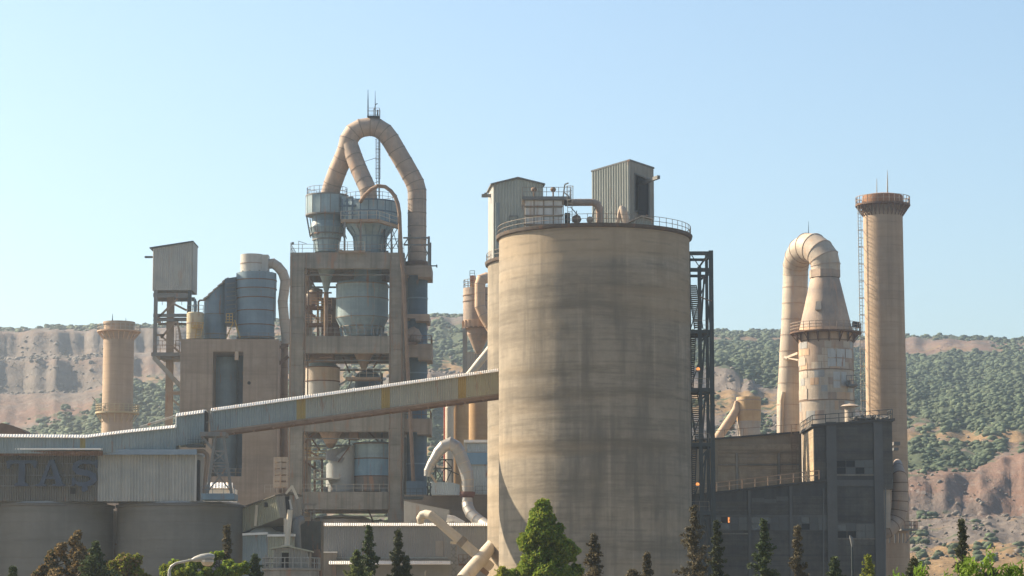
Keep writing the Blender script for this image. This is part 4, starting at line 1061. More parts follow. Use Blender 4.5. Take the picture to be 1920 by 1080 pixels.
MB().lathe(cx, Yc, [(21.5*s,zt4),(25*s,Z(450,Yc))], seg=28, capb=False, capt=False).build('cone_lower', M['blue_tank'], t)
MB().lathe(cx, Yc, [(25*s,Z(450,Yc)),(29*s,Z(440,Yc)),(33*s,zt3),(R1-1.2,zt2_-.1)], seg=28, capb=False, capt=False).build('cone_upper', M['blue_tank'], t)
stiff(cx, Yc, [(R1,zt2_-.1),(31.5*s,zt3-1.3)], 14, M['steel'], t, .11, a0=.2, name='strut', rings=[(30.8*s,Z(440,Yc)),(25.5*s,Z(450,Yc))])
stiff(cx, Yc, [(21.7*s,zt4),(25.2*s,Z(450,Yc)),(33.2*s,zt3)], 14, M['mid_tank'], t, .08, name='rib')
MB().ringrail(cx, Yc, R1-.1, zt1, h=1.15, n=20, r=.03).build('railing', M['rail'], t)
zbot = Z(548,Yc-1); 
MB().lathe(cx, Yc, [(3.5*s,zbot),(9*s,Z(525,Yc)),(19*s,Z(500,Yc)),(19*s,zt4-.6)], seg=28).build('lower_cone', M['blue_tank'], t)
MB().lathe(cx, Yc, [(3.8*s,Z(632,Yc)),(3.8*s,Z(562,Yc)),(4.6*s,Z(560,Yc)),(4.6*s,Z(548,Yc)),(3.8*s,zbot)], seg=14).build('dip_pipe', M['rust_pipe'], t)
# right cyclone (volute housing, long in plan)
Yc = 366.0; cx = X(692,Yc-3,400); s = S(Yc,420)
R2 = 51*s; zt1, zt2_, zt4 = Z(375,Yc-3), Z(415,Yc-3), Z(471,Yc-3)
t = thing('cyclone', 'blue grey cyclone with a ribbed volute housing, right of the pair on the tower top', 'cyclone', (cx,Yc,zt4), 'steel cyclones')
n = 20
MB().lathe(cx, Yc, [(R2-.05,zt2_),(R2-.05,zt1)], seg=n, smooth=False).build('barrel', M['blue_tank'], t)
for z0, z1 in ((zt2_+.1, zt2_+1.42), (zt2_+1.55, zt1-.1)): panels_ring(cx, Yc, R2-.04, z0, z1, n, M['blue_tank'], t)
stiff(cx, Yc, [(R2+.03,zt2_),(R2+.03,zt1)], n, M['deep_tank'], t, .13, rings=[(R2,zt1),(R2,zt2_+1.48),(R2,zt2_)])
MB().lathe(cx, Yc, [(29*s,zt4),(31*s,Z(440,Yc-3)),(44*s,zt2_-.5),(R2-.4,zt2_)], seg=32, capb=False).build('cone', M['blue_tank'], t)
stiff(cx, Yc, [(29.3*s,zt4),(31.3*s,Z(440,Yc-3)),(44.3*s,zt2_-.5)], 18, M['mid_tank'], t, .1, name='rib', rings=[(31.2*s,Z(440,Yc-3))])
MB().ringrail(cx, Yc, R2-.1, zt1, h=1.15, n=24, r=.03).build('railing', M['rail'], t)
MB().lathe(cx-.3, Yc, [(26*s,Z(530,Yc)),(26*s,zt4-.6)], seg=32).build('neck', M['mid_tank'], t)
w = MB().box(X(637,YF+2,380), X(668,YF+2,380), YF+1.9, YF+2.2, Z(386,YF+2), Z(384,YF+2))
for px in (641,650,660): w.box(X(px,YF+1,390)-.1, X(px,YF+1,390)+.1, Yc-R2-.3, Yc-R2, zt2_, zt1)
for py in (381,396): w.box(X(636,YF+2,390), X(668,YF+2,390), Yc-R2+.4, Yc-R2+.6, Z(py+1,YF), Z(py,YF))
w.build_each('stiffener', M['deep_tank'], t)
# connecting volute box between the two
w = MB().box(X(640,YF+4,390), X(662,YF+4,390), 364.2, 370, Z(407,365), Z(370,365)); w.build('inlet_box', M['blue_tank'], t)
# steel walkway in front of the cyclones
t = thing('cyclone_walkway', 'steel walkway on legs in front of the ribbed cyclone', 'walkway', (X(640,YF+.5), YF+.5, ztop))
pts = [(639,411),(706,410),(712,411),(748,423)]
yw0, yw1 = YF+.5, YF+2.1
w = MB()
for (a, b_), (c, d) in zip(pts, pts[1:]):
    A_, B2 = P(a,b_,yw0), P(c,d,yw0)
    w.hexa([A_+Vector((0,0,-.38)), B2+Vector((0,0,-.38)), B2+Vector((0,1.6,-.38)), A_+Vector((0,1.6,-.38)), A_, B2, B2+Vector((0,1.6,0)), A_+Vector((0,1.6,0))])
w.build('deck', M['steel_tan'], t)
MB().rail([P(a,b_,yw0)+Vector((0,.1,0)) for a,b_ in pts], h=1.15, step=1.25, r=.04).rail([P(639,411,yw0), P(639,411,yw1)], h=1.15, step=1.2, r=.04).build('railing', M['rail_pale'], t)
for px, py in ((646,415),(676,414),(734,422),(748,426)):
    MB().box(X(px,yw0,440)-.13, X(px,yw0,440)+.13, yw0+.05, yw0+.3, ztop, Z(py,yw0)).build('leg', M['steel'], t)
for px in (721, 749): MB().box(X(px,yw1+2,440)-.11, X(px,yw1+2,440)+.11, yw1+1.8, yw1+2.05, ztop, Z(424,yw1+2)).build('leg', M['steel_dark'], t)
w = MB()
for (x1,y1,x2,y2) in ((720,470,748,424),(748,470,734,424),(722,448,749,448),(734,470,748,448),(720,448,734,470),(640,418,650,448)): w.beam(P(x1,y1,yw0+.4), P(x2,y2,yw0+.4), .1)
w.build_each('brace', M['steel_dark'], t)

# riser below the arch
t = thing('riser_duct', 'dark blue vertical duct running down the right side of the open tower', 'duct', (X(782,366), 366, 0))
zz = [Z(497,366), Z(518,366), Z(560,366), Z(600,366), Z(645,366), Z(700,366), Z(755,366), Z(812,366), Z(870,366), Z(932,366)]
for i in range(len(zz)-1):
    MB().lathe(X(782,366), 366, [(1.42 if i else 1.5,zz[i+1]+.03),(1.42 if i else 1.5,zz[i]-.03)], seg=28).build('duct_section', M['deep_tank'] if i else M['rust_pipe'], t)
w = MB()
for z in zz[1:]: w.lathe(X(782,366), 366, [(1.5,z-.08),(1.5,z+.08)], seg=28)
w.build_each('flange', M['mid_tank'], t)
c = P(776,628,363.8)
w = MB().tube([P(762,630,363), P(769,622,363), P(777,618,363.5)], .5, 12); w.lathe(c.x, c.y, [(.3,c.z-1.4),(1.0,c.z-.9),(1.1,c.z),(.7,c.z+.8),(.1,c.z+1)], seg=16)
w = w.build('valve_housing', M['duct']); tag(w, 'bulky pale valve housing beside the vertical duct above the middle collar', 'valve')
w = MB().rail([P(758,641,YF+1.2), P(780,641,YF+1.2)], h=1.0, step=.9, r=.03); w.box(X(757,YF+1.2,642), X(781,YF+1.2,642), YF+1, YF+2.6, Z(645,YF+1.2), Z(641,YF+1.2))
w = w.build('side_platform', M['rust']); tag(w, 'small rusty platform beside the vertical duct', 'platform')

# thin brown pipe
duct('drop_pipe', 'thin brown pipe arching over the cyclones and running down beside the tower column', [(676,378,362),(684,366,360.5),(696,355,359.5),(708,348.5,359),(722,350,359),(733,358,359),(741,369,359),(746,382,359),(749,400,359),(750,430,359),(752,470,359),(756,520,359),(760,600,359),(764,680,359),(768,760,359),(772,840,359),(775,905,359),(776,938,359)], .27, M['rust_pipe'], seg=12, cat='pipe')

# --- equipment inside the tower
def cylt(name, label, cat, cx, cy, prof, mats, group=None, seg=40, bands=(), bandmat='rust', arc=None):
    """prof: list of (r,z) from bottom up; each course becomes a part"""
    t = thing(name, label, cat, (cx,cy,prof[0][1]), group)
    for i,(a,b_) in enumerate(zip(prof, prof[1:])):
        m_ = mats[i % len(mats)] if isinstance(mats, (list,tuple)) else mats
        MB().lathe(cx, cy, [a, b_], seg=seg, capb=(i==0), capt=(i==len(prof)-2)).build('shell_course', m_, t)
    if bands:
        w = MB()
        for r_, z in bands: w.lathe(cx, cy, [(r_-.1,z-.07),(r_+.07,z-.07),(r_+.07,z+.07),(r_-.1,z+.07)], seg=seg)
        w.build_each('band', M[bandmat], t)
    return t
Ye = 367.5; s = S(Ye,580); cx = X(679,Ye,580)
bt = cylt('preheater_vessel', 'big blue grey round vessel filling the upper open bay of the tower', 'vessel', cx, Ye,
     [(30*s,Z(632,Ye)),(41*s,Z(614,Ye)),(49*s,Z(598,Ye)),(49*s,Z(562,Ye)),(49*s,Z(535,Ye)),(47*s,Z(530,Ye)),(27*s,Z(527,Ye))], [M['blue_tank'],M['blue_tank'],M['blue_tank'],M['blue_tank'],M['mid_tank'],M['mid_tank']], bands=[(49*s,Z(535,Ye)),(49*s,Z(562,Ye)),(48.5*s,Z(597,Ye)),(41.5*s,Z(614,Ye))], bandmat='rail')
w = MB()
for i in range(18):
    a = 2*math.pi*i/18; w.beam((cx+41.5*s*math.cos(a),Ye+41.5*s*math.sin(a),Z(613,Ye)), (cx+38*s*math.cos(a),Ye+38*s*math.sin(a),Z(631,Ye)), .25)
w.build_each('rib', M['mid_tank'], bt)
MB().ringrail(cx, Ye, 40*s, Z(530,Ye), h=1.1, n=24, r=.03).build('railing', M['rail'], bt)
MB().box(X(600,YF+4,620)-.18, X(612,YF+4,620)+.05, YF+2.6, YF+3, Z(640,YF+3), Z(540,YF+3))
Yd = YF+5; cx2 = X(682,Yd,670); sd = S(Yd,680)
MB().lathe(cx2, Yd, [(5*sd,Z(694,Yd)),(6*sd,Z(688,Yd)),(20*sd,Z(660,Yd)),(20*sd,Z(650,Yd))], seg=28).build('outlet_cone', M['duct'], bt)
# mid-level vessel left and platform
Yv = 368; s = S(Yv,700)
mv = cylt('preheater_vessel', 'pale round vessel on the second level of the tower, catching the sun on its left', 'vessel', X(604,Yv,720), Yv, [(33*s,Z(778,Yv)),(33*s,Z(716,Yv)),(33*s,Z(690,Yv)),(25*s,Z(682,Yv)),(22*s,Z(664,Yv))], [M['white_tank'],M['duct_pale'],M['blue_tank'],M['rust_pipe']], bands=[(33*s,Z(716,Yv)),(33*s,Z(690,Yv))])
w = MB().box(X(648,YF+3,712), X(714,YF+3,712), YF+2.5, YF+5.5, Z(712,YF+3), Z(707.5,YF+3)); w.build('maintenance_deck', M['steel_tan'])
tag(bpy.data.objects['maintenance_deck'], 'tan steel deck hanging under the cone outlet on the second tower level', 'deck')
w = MB().rail([(X(649,YF+3,712),YF+2.6,Z(707.5,YF+3)),(X(713,YF+3,712),YF+2.6,Z(707.5,YF+3)),(X(713,YF+3,712),YF+5.4,Z(707.5,YF+3))], h=1.15, step=.9, r=.035).build('railing', M['rail_pale'], bpy.data.objects['maintenance_deck'])
w = MB().beam(P(652,712,YF+3), P(636,722,YF+3), .25).beam(P(660,712,YF+3), P(640,760,YF+6), .12).beam(P(700,712,YF+5), P(716,740,YF+5), .12); w.build('brace', M['steel'], bpy.data.objects['maintenance_deck'])
cylt('preheater_vessel', 'dark domed vessel behind the hanging deck on the second tower level', 'vessel', X(690,371,720), 371, [(24*s,Z(778,371)),(24*s,Z(706,371)),(17*s,Z(698,371)),(4*s,Z(694,371))], [M['deep_tank'],M['deep_tank'],M['mid_tank']])
# lower level
Yl = 366; s = S(Yl,860)
lv = cylt('preheater_vessel', 'stained blue vessel at the lower level of the tower, cut by the right column', 'vessel', X(702,Yl,860), Yl, [(39*s,Z(922,Yl)),(39*s,Z(894,Yl)),(39*s,Z(861,Yl)),(39*s,Z(833,Yl)),(36*s,Z(830,Yl))], [M['rust_blue'] if 'rust_blue' in M else M['blue_tank'], M['bright_blue'] if 'bright_blue' in M else M['blue_tank'], M['blue_tank'], M['blue_tank']], bands=[(39*s,Z(894,Yl)),(39*s,Z(861,Yl)),(39*s,Z(833,Yl))])
# slanted half-round duct box
def slant_cyl(name, label, cx, cy, r_, z0, ztopf, mat, seg=36, cat='vessel', parts=1):
    t = thing(name, label, cat, (cx,cy,z0)); 
    vs = []; 
    for j in range(seg):
        a = 2*math.pi*j/seg; vs.append((cx+r_*math.cos(a), cy+r_*math.sin(a), z0))
    for j in range(seg):
        a = 2*math.pi*j/seg; x = cx+r_*math.cos(a); vs.append((x, cy+r_*math.sin(a), ztopf(x)))
    w = MB(); w.add(vs, [(j,(j+1)%seg,seg+(j+1)%seg,seg+j) for j in range(seg)], True); w.add(vs[seg:], [list(range(seg))]); w.add(vs[:seg], [list(range(seg-1,-1,-1))])
    w.build('shell', mat, t); return t
xl, xr_ = X(610,YF+4,880), X(664,YF+4,880)
hd = slant_cyl('inlet_hood', 'white hood with a curved slanted top in the lower tower bay', (xl+xr_)/2, YF+5.2, (xr_-xl)/2, Z(922,YF+4), lambda x: lerp(Z(872,YF+4), Z(832,YF+4), (x-xl)/(xr_-xl)), M['hood'] if 'hood' in M else M['duct_grey'])
w = MB().sheet([P(611,862,YF+3.1), P(640,868,YF+2.6)], [P(611,845,YF+3.4), P(663,834,YF+5)], pitch=.6, depth=.05); w.build('curved_lid', M['duct_grey'], hd)
w = MB().tube([P(655,838,YF+3.2), P(634,866,YF+2.5)], .1, 6).build('seam', M['rust'], hd)
cxx = X(620,YF+5,815); s = S(YF+5,815)
cylt('hopper', 'dusty hopper cone hanging under the third tower floor', 'hopper', cxx, YF+5, [(5*s,Z(840,YF+5)),(10*s,Z(832,YF+5)),(23*s,Z(808,YF+5)),(23*s,Z(800,YF+5))], [M['rust_pipe'],M['duct'],M['duct']])
z_ = Z(899,YF+2)
w = MB().box(X(587,YF+2,900), X(637,YF+2,900), YF+1.6, YF+4, z_, z_+.22); w = w.build('curved_platform', M['rail_pale']); tag(w, 'pale platform with a sunlit railing beside the white hood in the lower tower bay', 'platform')
MB().rail([(X(588,YF+2,900),YF+3.9,z_+.22),(X(588,YF+2,900),YF+1.7,z_+.22),(X(610,YF+2,900),YF+1.7,z_+.22)], h=1.1, step=.8, r=.045).build('railing', M['rail_pale'], w)
z_ = Z(860,YF+7)
w = MB().box(X(566,YF+7,862)-.1, X(612,YF+7,862), YF+6, YF+10, z_, z_+.25); w = w.build('rear_walkway', M['rail_pale']); tag(w, 'walkway with yellowish rails at the back of the lower tower bay', 'walkway')
MB().rail([(X(567,YF+7,862),YF+6.1,z_+.25),(X(612,YF+7,862),YF+6.1,z_+.25)], h=1.2, step=1, r=.045, rails=3).build('railing', M['yellow_rail'], w)
w = MB()
for (a,b_,c,d) in ((570,922,570,862),(590,922,590,866),(570,840,606,862),(572,866,600,885),(604,862,604,922),(572,830,590,812)): w.beam(P(a,b_,YF+8), P(c,d,YF+8), .3)
w.build_each('support_bar', M['rust'], w_ := bpy.data.objects['rear_walkway'])
# rusty stair structure in the upper bay, beyond the tower
t = thing('rusty_stair_frame', 'rusty stair and platform structure in the upper left bay of the tower', 'stair frame', (X(595,372,600), 372, Z(632,372)))
w = MB()
for px in (573.5, 596, 609, 620): w.beam(P(px,640,372), P(px,546 if px<600 else 560,372), .3 if px > 590 else .2)
for py in (549, 576, 608): w.beam(P(573,py,372), P(622,py,372), .22)
w.beam(P(578,584,372), P(598,600,372), .35); w.beam(P(574,576,372), P(594,570,372), .3); w.build_each('frame_bar', M['rust'], t)
for py, a, b_ in ((575.5,574,622),(607.5,573,622)):
    w = MB().box(X(a,371,py), X(b_,371,py), 370.2, 374, Z(py+2,371), Z(py-1,371)); w.build('landing', M['rust'], t)
    MB().rail([(X(a,371,py),370.3,Z(py-1,371)),(X(b_,371,py),370.3,Z(py-1,371))], h=1.15, step=.8, r=.04, rails=3).build('railing', M['orange_rail'] if 'orange_rail' in M else M['yellow_rail'], t)
w = MB().ladder(P(601,607,370.1), P(601,560,370.1), .8, step=.35); w.build('ladder', M['yellow_rail'], t)
w = MB().tube([P(576,572,373.5), P(583,560,373.5), P(592,552,374), P(604,553,374)], [.9,1.1,1.1,.8], 16); w = w.build('elbow_hood', M['duct_pale']); tag(w, 'pale sunlit elbow behind the rusty stair frame in the tower', 'duct')
w = MB().box(X(601,373.5,590), X(606,373.5,590), 373.4, 374.2, Z(603,373.5), Z(582,373.5)).build('white_cabinet', M['clad_white']); tag(w, 'narrow white cabinet between the landings of the rusty stair frame', 'cabinet')
cylt('dusty_column', 'dark brown round column between the rusty stairs and the big vessel', 'column', X(622,375,600), 375, [(1.5,Z(640,375)),(1.5,Z(608,375)),(1.5,Z(560,375))], [M['rust'],M['rust_pipe']], seg=20)
# dome tank at the tower base
cylt('kiln_hood', 'pale rounded hood in the dusty ground level opening of the tower', 'hood', X(640,366,965), 366, [(64*S(366,970),0),(64*S(366,970),Z(985,366)),(58*S(366,970),Z(975,366)),(44*S(366,970),Z(969,366)),(10*S(366,970),Z(966,366))], [M['duct_pale']], seg=40)
# hoods under beams
for (a,b_,pa,pb,Yq,mm) in ((655,672,808,824,364,'rust_pipe'),(598,622,662,669,362.5,'rust_pipe')):
    w = MB().box(X(a,Yq,pa), X(b_,Yq,pa), Yq, Yq+2, Z(pb,Yq), Z(pa,Yq)-.01).build('cable_box', M[mm]); tag(w, 'small brown box under the ' + ('third' if pa > 700 else 'second') + ' tower floor', 'box')
# back stairs clutter
w = MB()
for (a,b_,c,d) in ((716,830,716,700),(560,0,0,0)):
    if b_: w.beam(P(a,b_,374), P(c,d,374), .3)
w = w.build('rear_post', M['steel_dark']); tag(w, 'dark post at the back of the second tower level', 'post')

# ledge left of the tower base
t = thing('side_ledge', 'low concrete ledge with a railing between the mill block and the tower', 'ledge', (X(518,362,930), 362, 0))
MB().box(X(495,362,930), X(541,362,930)-.01, 362, 366, 0, Z(924,362)).build('wall', M['conc_warm'], t)
MB().rail([(X(496,362,924),362.1,Z(924,362)),(X(541,362,924),362.1,Z(924,362))], h=1.1, step=.9, r=.03).build('railing', M['rail_pale'], t)
w = MB()
for py in (857, 868, 880, 892, 904): w.box(X(514,364,880), X(539,364,880), 364, 366, Z(py+9,364), Z(py,364))
for px in (514,526,538): w.box(X(px,363.9,880)-.1, X(px,363.9,880)+.1, 363.8, 364, Z(915,364), Z(857,364))
w = w.build('louvred_panel', M['duct_pale']); tag(w, 'pale louvred panel between the mill block and the tower', 'panel')

# ================================================================== mill block left of the tower
YM = 392.0
t = thing('mill_block', 'massive brown concrete block with a tall dark slot, left of the open tower', 'building', (X(428,YM), YM, 0))
xa, xb, xc, xd = X(337,YM), X(398,YM), X(455,YM), X(520,YM)
zt_ = Z(636,YM); zs = Z(659,YM)
MB().box(xa, xb, YM, YM+13, 0, zt_).build('left_pier', M['conc_warm'], t)
MB().box(xc, xd, YM, YM+13, 0, zt_).build('right_pier', M['conc_warm'], t)
MB().box(xb+.003, xc-.003, YM+.05, YM+13, zs, zt_).build('lintel', M['conc_warm'], t)
MB().box(xb+.003, xc-.003, YM+.05, YM+3, 0, Z(893,YM)).build('sill_wall', M['conc_warm'], t)
MB().box(xb+.003, xc-.003, YM+11.5, YM+12.9, 0, zs-.01).build('rear_wall', M['mid_tank'], t)
MB().box(X(440,YM-.1,670), X(447,YM-.1,670), YM-.1, YM+.3, Z(675,YM), Z(659,YM)-.01).build('hatch_cover', M['duct_pale'], t)
MB().rail([(xb,YM-.2,Z(893,YM)),(xc,YM-.2,Z(893,YM))], h=1.1, step=1, r=.035).build('slot_railing', M['rail'], t)
MB().rail([(xa,YM+.1,zt_),(xd,YM+.1,zt_)], h=.95, step=1.5, r=.028).build('roof_railing', M['rail'], t)
for px, py in ((467,718),(460,953)):
    MB().tube([P(px,py,YM-.06), P(px,py,YM+.1)], .26, 10).build('drain_hole', M['dark'], t)
cylt('mill_vessel', 'slate blue cylinder standing inside the slot of the mill block', 'vessel', X(421,YM+5,760), YM+5.6, [(1.9,0),(1.9,Z(800,YM+5)),(1.9,Z(736,YM+5)),(1.9,Z(710,YM+5)),(1.9,Z(684,YM+5)),(1.6,Z(670,YM+5))], [M['mid_tank']], bands=[(1.9,Z(736,YM+5)),(1.9,Z(710,YM+5))], bandmat='mid_tank')
cylt('mill_vessel', 'darker cylinder beside the other one inside the slot of the mill block', 'vessel', X(447,YM+6,760), YM+8, [(1.7,0),(1.7,Z(800,YM+7)),(1.7,Z(740,YM+7)),(1.7,Z(662,YM+7))], [M['deep_tank']])
# roof equipment
Yq = YM+6; s = S(Yq,570)
bw = cylt('filter_tower', 'large slate blue banded cylinder on the mill block roof', 'filter tower', X(480,Yq,580), Yq,
   [(35*s,Z(636,Yq)),(35*s,Z(611,Yq)),(35*s,Z(584,Yq)),(35*s,Z(560,Yq)),(38*s,Z(543,Yq)),(38*s,Z(527,Yq)),(37.5*s,Z(513,Yq))], [M['mid_tank']], bands=[(35*s,Z(634,Yq)),(35*s,Z(611,Yq)),(35*s,Z(584,Yq)),(35.5*s,Z(560,Yq)),(38*s,Z(543,Yq)),(38*s,Z(527,Yq))])
w = MB().vprism([(X(505,Yq,560),Yq-1.3),(X(516.5,Yq,560),Yq-.6),(X(516.5,Yq,560),Yq+1),(X(505,Yq,560),Yq+1.3)], Z(600,Yq), Z(516,Yq)); w.vprism([(X(507,Yq,560),Yq-1.2),(X(512,Yq,560),Yq-.6),(X(512,Yq,560),Yq+1),(X(507,Yq,560),Yq+1.2)], Z(634,Yq), Z(600,Yq)); w.build('side_shaft', M['mid_tank'], bw)
w = MB()
for i in range(10):
    a = 2*math.pi*i/10; w.beam((X(480,Yq,510)+30*s*math.cos(a),Yq+30*s*math.sin(a),Z(514,Yq)),(X(480,Yq,510)+29*s*math.cos(a),Yq+29*s*math.sin(a),Z(510,Yq)),.25)
w.build_each('support_stub', M['steel_pale'], bw)
wt = cylt('top_housing', 'white drum housing on top of the slate blue cylinder', 'drum', X(473,Yq,495), Yq, [(22*s,Z(512,Yq)),(22*s,Z(495,Yq)),(22*s,Z(478,Yq))], [M['white_tank']], bands=[(22*s,Z(495,Yq))], bandmat='duct')
MB().box(X(487,Yq,495), X(504,Yq,495), Yq-1.0, Yq+1.4, Z(512,Yq), Z(479,Yq)).build('outlet_box', M['white_tank'], wt)
duct('outlet_duct', 'pale bent duct dropping from the white drum to the roof edge of the mill block', [(504,495,Yq),(512,494,Yq),(521,500,Yq),(530,511,Yq),(535,526,Yq),(533,545,Yq),(530,565,Yq),(531,578,Yq),(533,600,Yq),(536,625,Yq),(537,645,Yq)], 9.3*s, M['duct_pale'], flange=M['duct'])
duct('outlet_duct', 'brownish duct continuing down between the mill block and the tower', [(533,645,Yq),(533,690,Yq),(533,740,Yq),(533,800,Yq),(533,860,Yq),(533,915,Yq),(533,1000,Yq)], 7*s, M['rust_pipe'], flange=M['rust'])
w = MB()
w.tube([P(521,640,Yq-2), P(521,930,Yq-2)], .18, 8); w.tube([P(526,640,Yq-1), P(526,930,Yq-1)], .14, 8)
w.beam(P(519,652,Yq-3), P(541,648,Yq-3), .4); w.beam(P(519,685,Yq-3), P(541,668,Yq-3), .45)
w = w.build('pipe_rack', M['rust']); tag(w, 'rusty small pipes and braces between the mill block and the tower', 'pipe rack')
# slanted cylinder
xl, xr_ = X(382,Yq-1,580), X(436,Yq-1,580)
sc_ = slant_cyl('slant_topped_tank', 'slate tank with a stepped slanting top on the mill block roof', X(404,Yq,590), Yq, 21.5*s, Z(636,Yq), lambda x: lerp(Z(566,Yq), Z(526,Yq), min(1,max(0,(x-xl)/(X(427,Yq-1,580)-xl)))), M['mid_tank'])
w = MB().vprism([(X(424,Yq,580),Yq-2.4),(X(443,Yq,580),Yq-1.2),(X(443,Yq,580),Yq+2.4),(X(424,Yq,580),Yq+2.4)], Z(610,Yq), [Z(526,Yq),Z(521,Yq),Z(521,Yq),Z(526,Yq)]); w.build('side_box', M['deep_tank'], sc_)
for i in range(5):
    f0, f1 = i/5, (i+1)/5
    xA, xB = lerp(xl,X(427,Yq,580),f0), lerp(xl,X(427,Yq,580),f1); zA = lerp(Z(566,Yq),Z(526,Yq),f0)
    MB().hexa([(xA,Yq-1.9,zA+.15),(xB+.2,Yq-1.9,zA+.75),(xB+.2,Yq+1.9,zA+.75),(xA,Yq+1.9,zA+.15),(xA,Yq-1.9,zA+.35),(xB+.2,Yq-1.9,zA+.95),(xB+.2,Yq+1.9,zA+.95),(xA,Yq+1.9,zA+.35)]).build_each('step_plate', M['duct_pale'], sc_)
w = MB()
for z in (Z(590,Yq), Z(628,Yq)): w.lathe(X(404,Yq,590), Yq, [(21.5*s-.05,z-.07),(21.5*s+.08,z-.07),(21.5*s+.08,z+.07),(21.5*s-.05,z+.07)], seg=36)
w.build_each('band', M['steel'], sc_)
w = MB()
for i in range(9): w.beam(P(425,532+i*8,Yq-2.6), P(443,530+i*8,Yq-1.4), .12)
w.build_each('rib', M['steel'], sc_)
w = MB().rail([P(424,604,Yq-3.5), P(436,604,Yq-3.5)], h=1.3, step=.6, r=.05, rails=3); w.beam(P(424,634,Yq-3.5), P(438,604,Yq-3.5), .15); w.beam(P(440,600,Yq-3), P(450,634,Yq-3.5), .2); w.box(X(423,Yq-3,605),X(438,Yq-3,605),Yq-3.8,Yq-2.8,Z(606,Yq-3),Z(604,Yq-3))
w = w.build('access_stair', M['yellow_rail']); tag(w, 'yellow stair and landing between the two slate cylinders on the mill block roof', 'stair')
Yk = YM+3.5; s = S(Yk,610)
ct = cylt('cream_tank', 'cream coloured tank with a yellow ladder at the left end of the mill block roof', 'tank', X(366,Yk,610), Yk, [(16*s,Z(636,Yk)),(16*s,Z(606,Yk)),(16*s,Z(588,Yk)),(14*s,Z(586,Yk))], [M['cream_y'] if 'cream_y' in M else M['duct_pale']], bands=[(16*s,Z(606,Yk))], bandmat='duct')
MB().ladder(P(371,634,Yk-1.6), P(376,604,Yk-1.6), .8, step=.4, r=.06).build('ladder', M['yellow_rail'], ct)
MB().box(X(360,Yk-2,620), X(380,Yk-2,620), Yk-2.2, Yk-1.4, Z(618,Yk), Z(616,Yk)).rail([P(359,616,Yk-2.2), P(380,616,Yk-2.2)], h=.9, step=.6, r=.05).build('ladder_platform', M['yellow_rail'], ct)
MB().rail([P(351,587,Yk-1), P(381,587,Yk-1)], h=1.2, step=.8, r=.04).build('railing', M['rail'], ct)
w = MB().tube([P(366,587,Yk), P(366,573,Yk), P(366,560,Yk)], [.22,.3,.12], 10); w.tube([P(363,566,Yk), P(369,566,Yk)], .14, 8); w.tube([P(366,572,Yk+.1),P(361,575,Yk+.1)], .1, 6)
w = w.build('blue_valve', M['deep_tank']); tag(w, 'dark blue valve sticking up from the cream tank', 'valve')
w = MB().tube([P(372,587,Yk), P(372,566,Yk), P(375,563,Yk), P(386,563,Yk)], .14, 8).build('vent_pipe', M['rust_pipe']); tag(w, 'brown vent pipe bending from the cream tank to the slant topped tank', 'pipe')

# ================================================================== steel hoist tower far left
YT = 398.0
t = thing('hoist_tower', 'steel tower topped by a corrugated shed, left of the mill block', 'tower', (X(322,YT), YT, 0))
xa, xb = X(286.5,YT,500), X(361,YT,500); zb, zl, zr = Z(544,YT), Z(466,YT), Z(454,YT)
MB().sheet([Vector((xa,YT,zb)), Vector((xb,YT,zb))], [Vector((xa,YT,zl)), Vector((xb,YT,zr))], pitch=.33, depth=.06).build('front_cladding', M['clad_left'], t)
MB().sheet([Vector((xb,YT,zb)), Vector((xb,YT+6,zb))], [Vector((xb,YT,zr)), Vector((xb,YT+6,zr))], pitch=.33).build('right_cladding', M['clad_left'], t)
MB().sheet([Vector((xa,YT+6,zb)), Vector((xa,YT,zb))], [Vector((xa,YT+6,zl)), Vector((xa,YT,zl))], pitch=.33).build('left_cladding', M['clad_left'], t)
MB().sheet([Vector((xb,YT+6,zb)), Vector((xa,YT+6,zb))], [Vector((xb,YT+6,zr)), Vector((xa,YT+6,zl))], pitch=.33).build('rear_cladding', M['clad_left'], t)
MB().hexa([(xa-.5,YT-.4,zl-.02),(xb+.1,YT-.4,zr+.02),(xb+.1,YT+6.4,zr+.02),(xa-.5,YT+6.4,zl-.02),(xa-.5,YT-.4,zl+.15),(xb+.1,YT-.4,zr+.2),(xb+.1,YT+6.4,zr+.2),(xa-.5,YT+6.4,zl+.15)]).build('roof', M['steel_dark'], t)
MB().beam(P(271.5,482,YT+3), P(288,482,YT+3), .35, .3).build('hoist_beam', M['steel_dark'], t)
for (px, Yw, w_, m_) in ((291,YT,.55,'steel'),(355,YT,.5,'steel_dark'),(291,YT+5.5,.4,'steel_tan'),(353,YT+5.5,.4,'steel_tan')):
    MB().box(X(px,Yw,600)-w_/2, X(px,Yw,600)+w_/2, Yw, Yw+w_, Z(665,Yw), zb-.01).build('column', M[m_], t)
MB().box(X(312,YT+2.6,650), X(325,YT+2.6,650), YT+2.2, YT+3.3, 0, zb-.01).build('main_column', M['steel_tan'], t)
w = MB()
for py, h in ((553,.6),(591,.5),(600,.35)):
    w.box(X(287,YT,py), X(357,YT,py), YT+.1, YT+.4, Z(py,YT)-h/2, Z(py,YT)+h/2); w.box(X(287,YT,py), X(357,YT,py), YT+5.4, YT+5.7, Z(py,YT)-h/2, Z(py,YT)+h/2)
    for px in (291,355): w.beam(P(px,py,YT+.4), P(px,py,YT+5.4)+Vector((0,0,0)), .4)
w.build_each('beam', M['steel'], t)
w = MB()
for (a,b_,c,d) in ((292,600,333,560),(326,570,350,582),(302,634,332,598),(332,600,340,640),(292,604,302,604),(300,628,338,662),(290,628,308,628)):
    w.beam(P(a,b_,YT+.25), P(c,d,YT+.25), .3)
w.build_each('diagonal', M['steel_tan'], t)
w = MB()
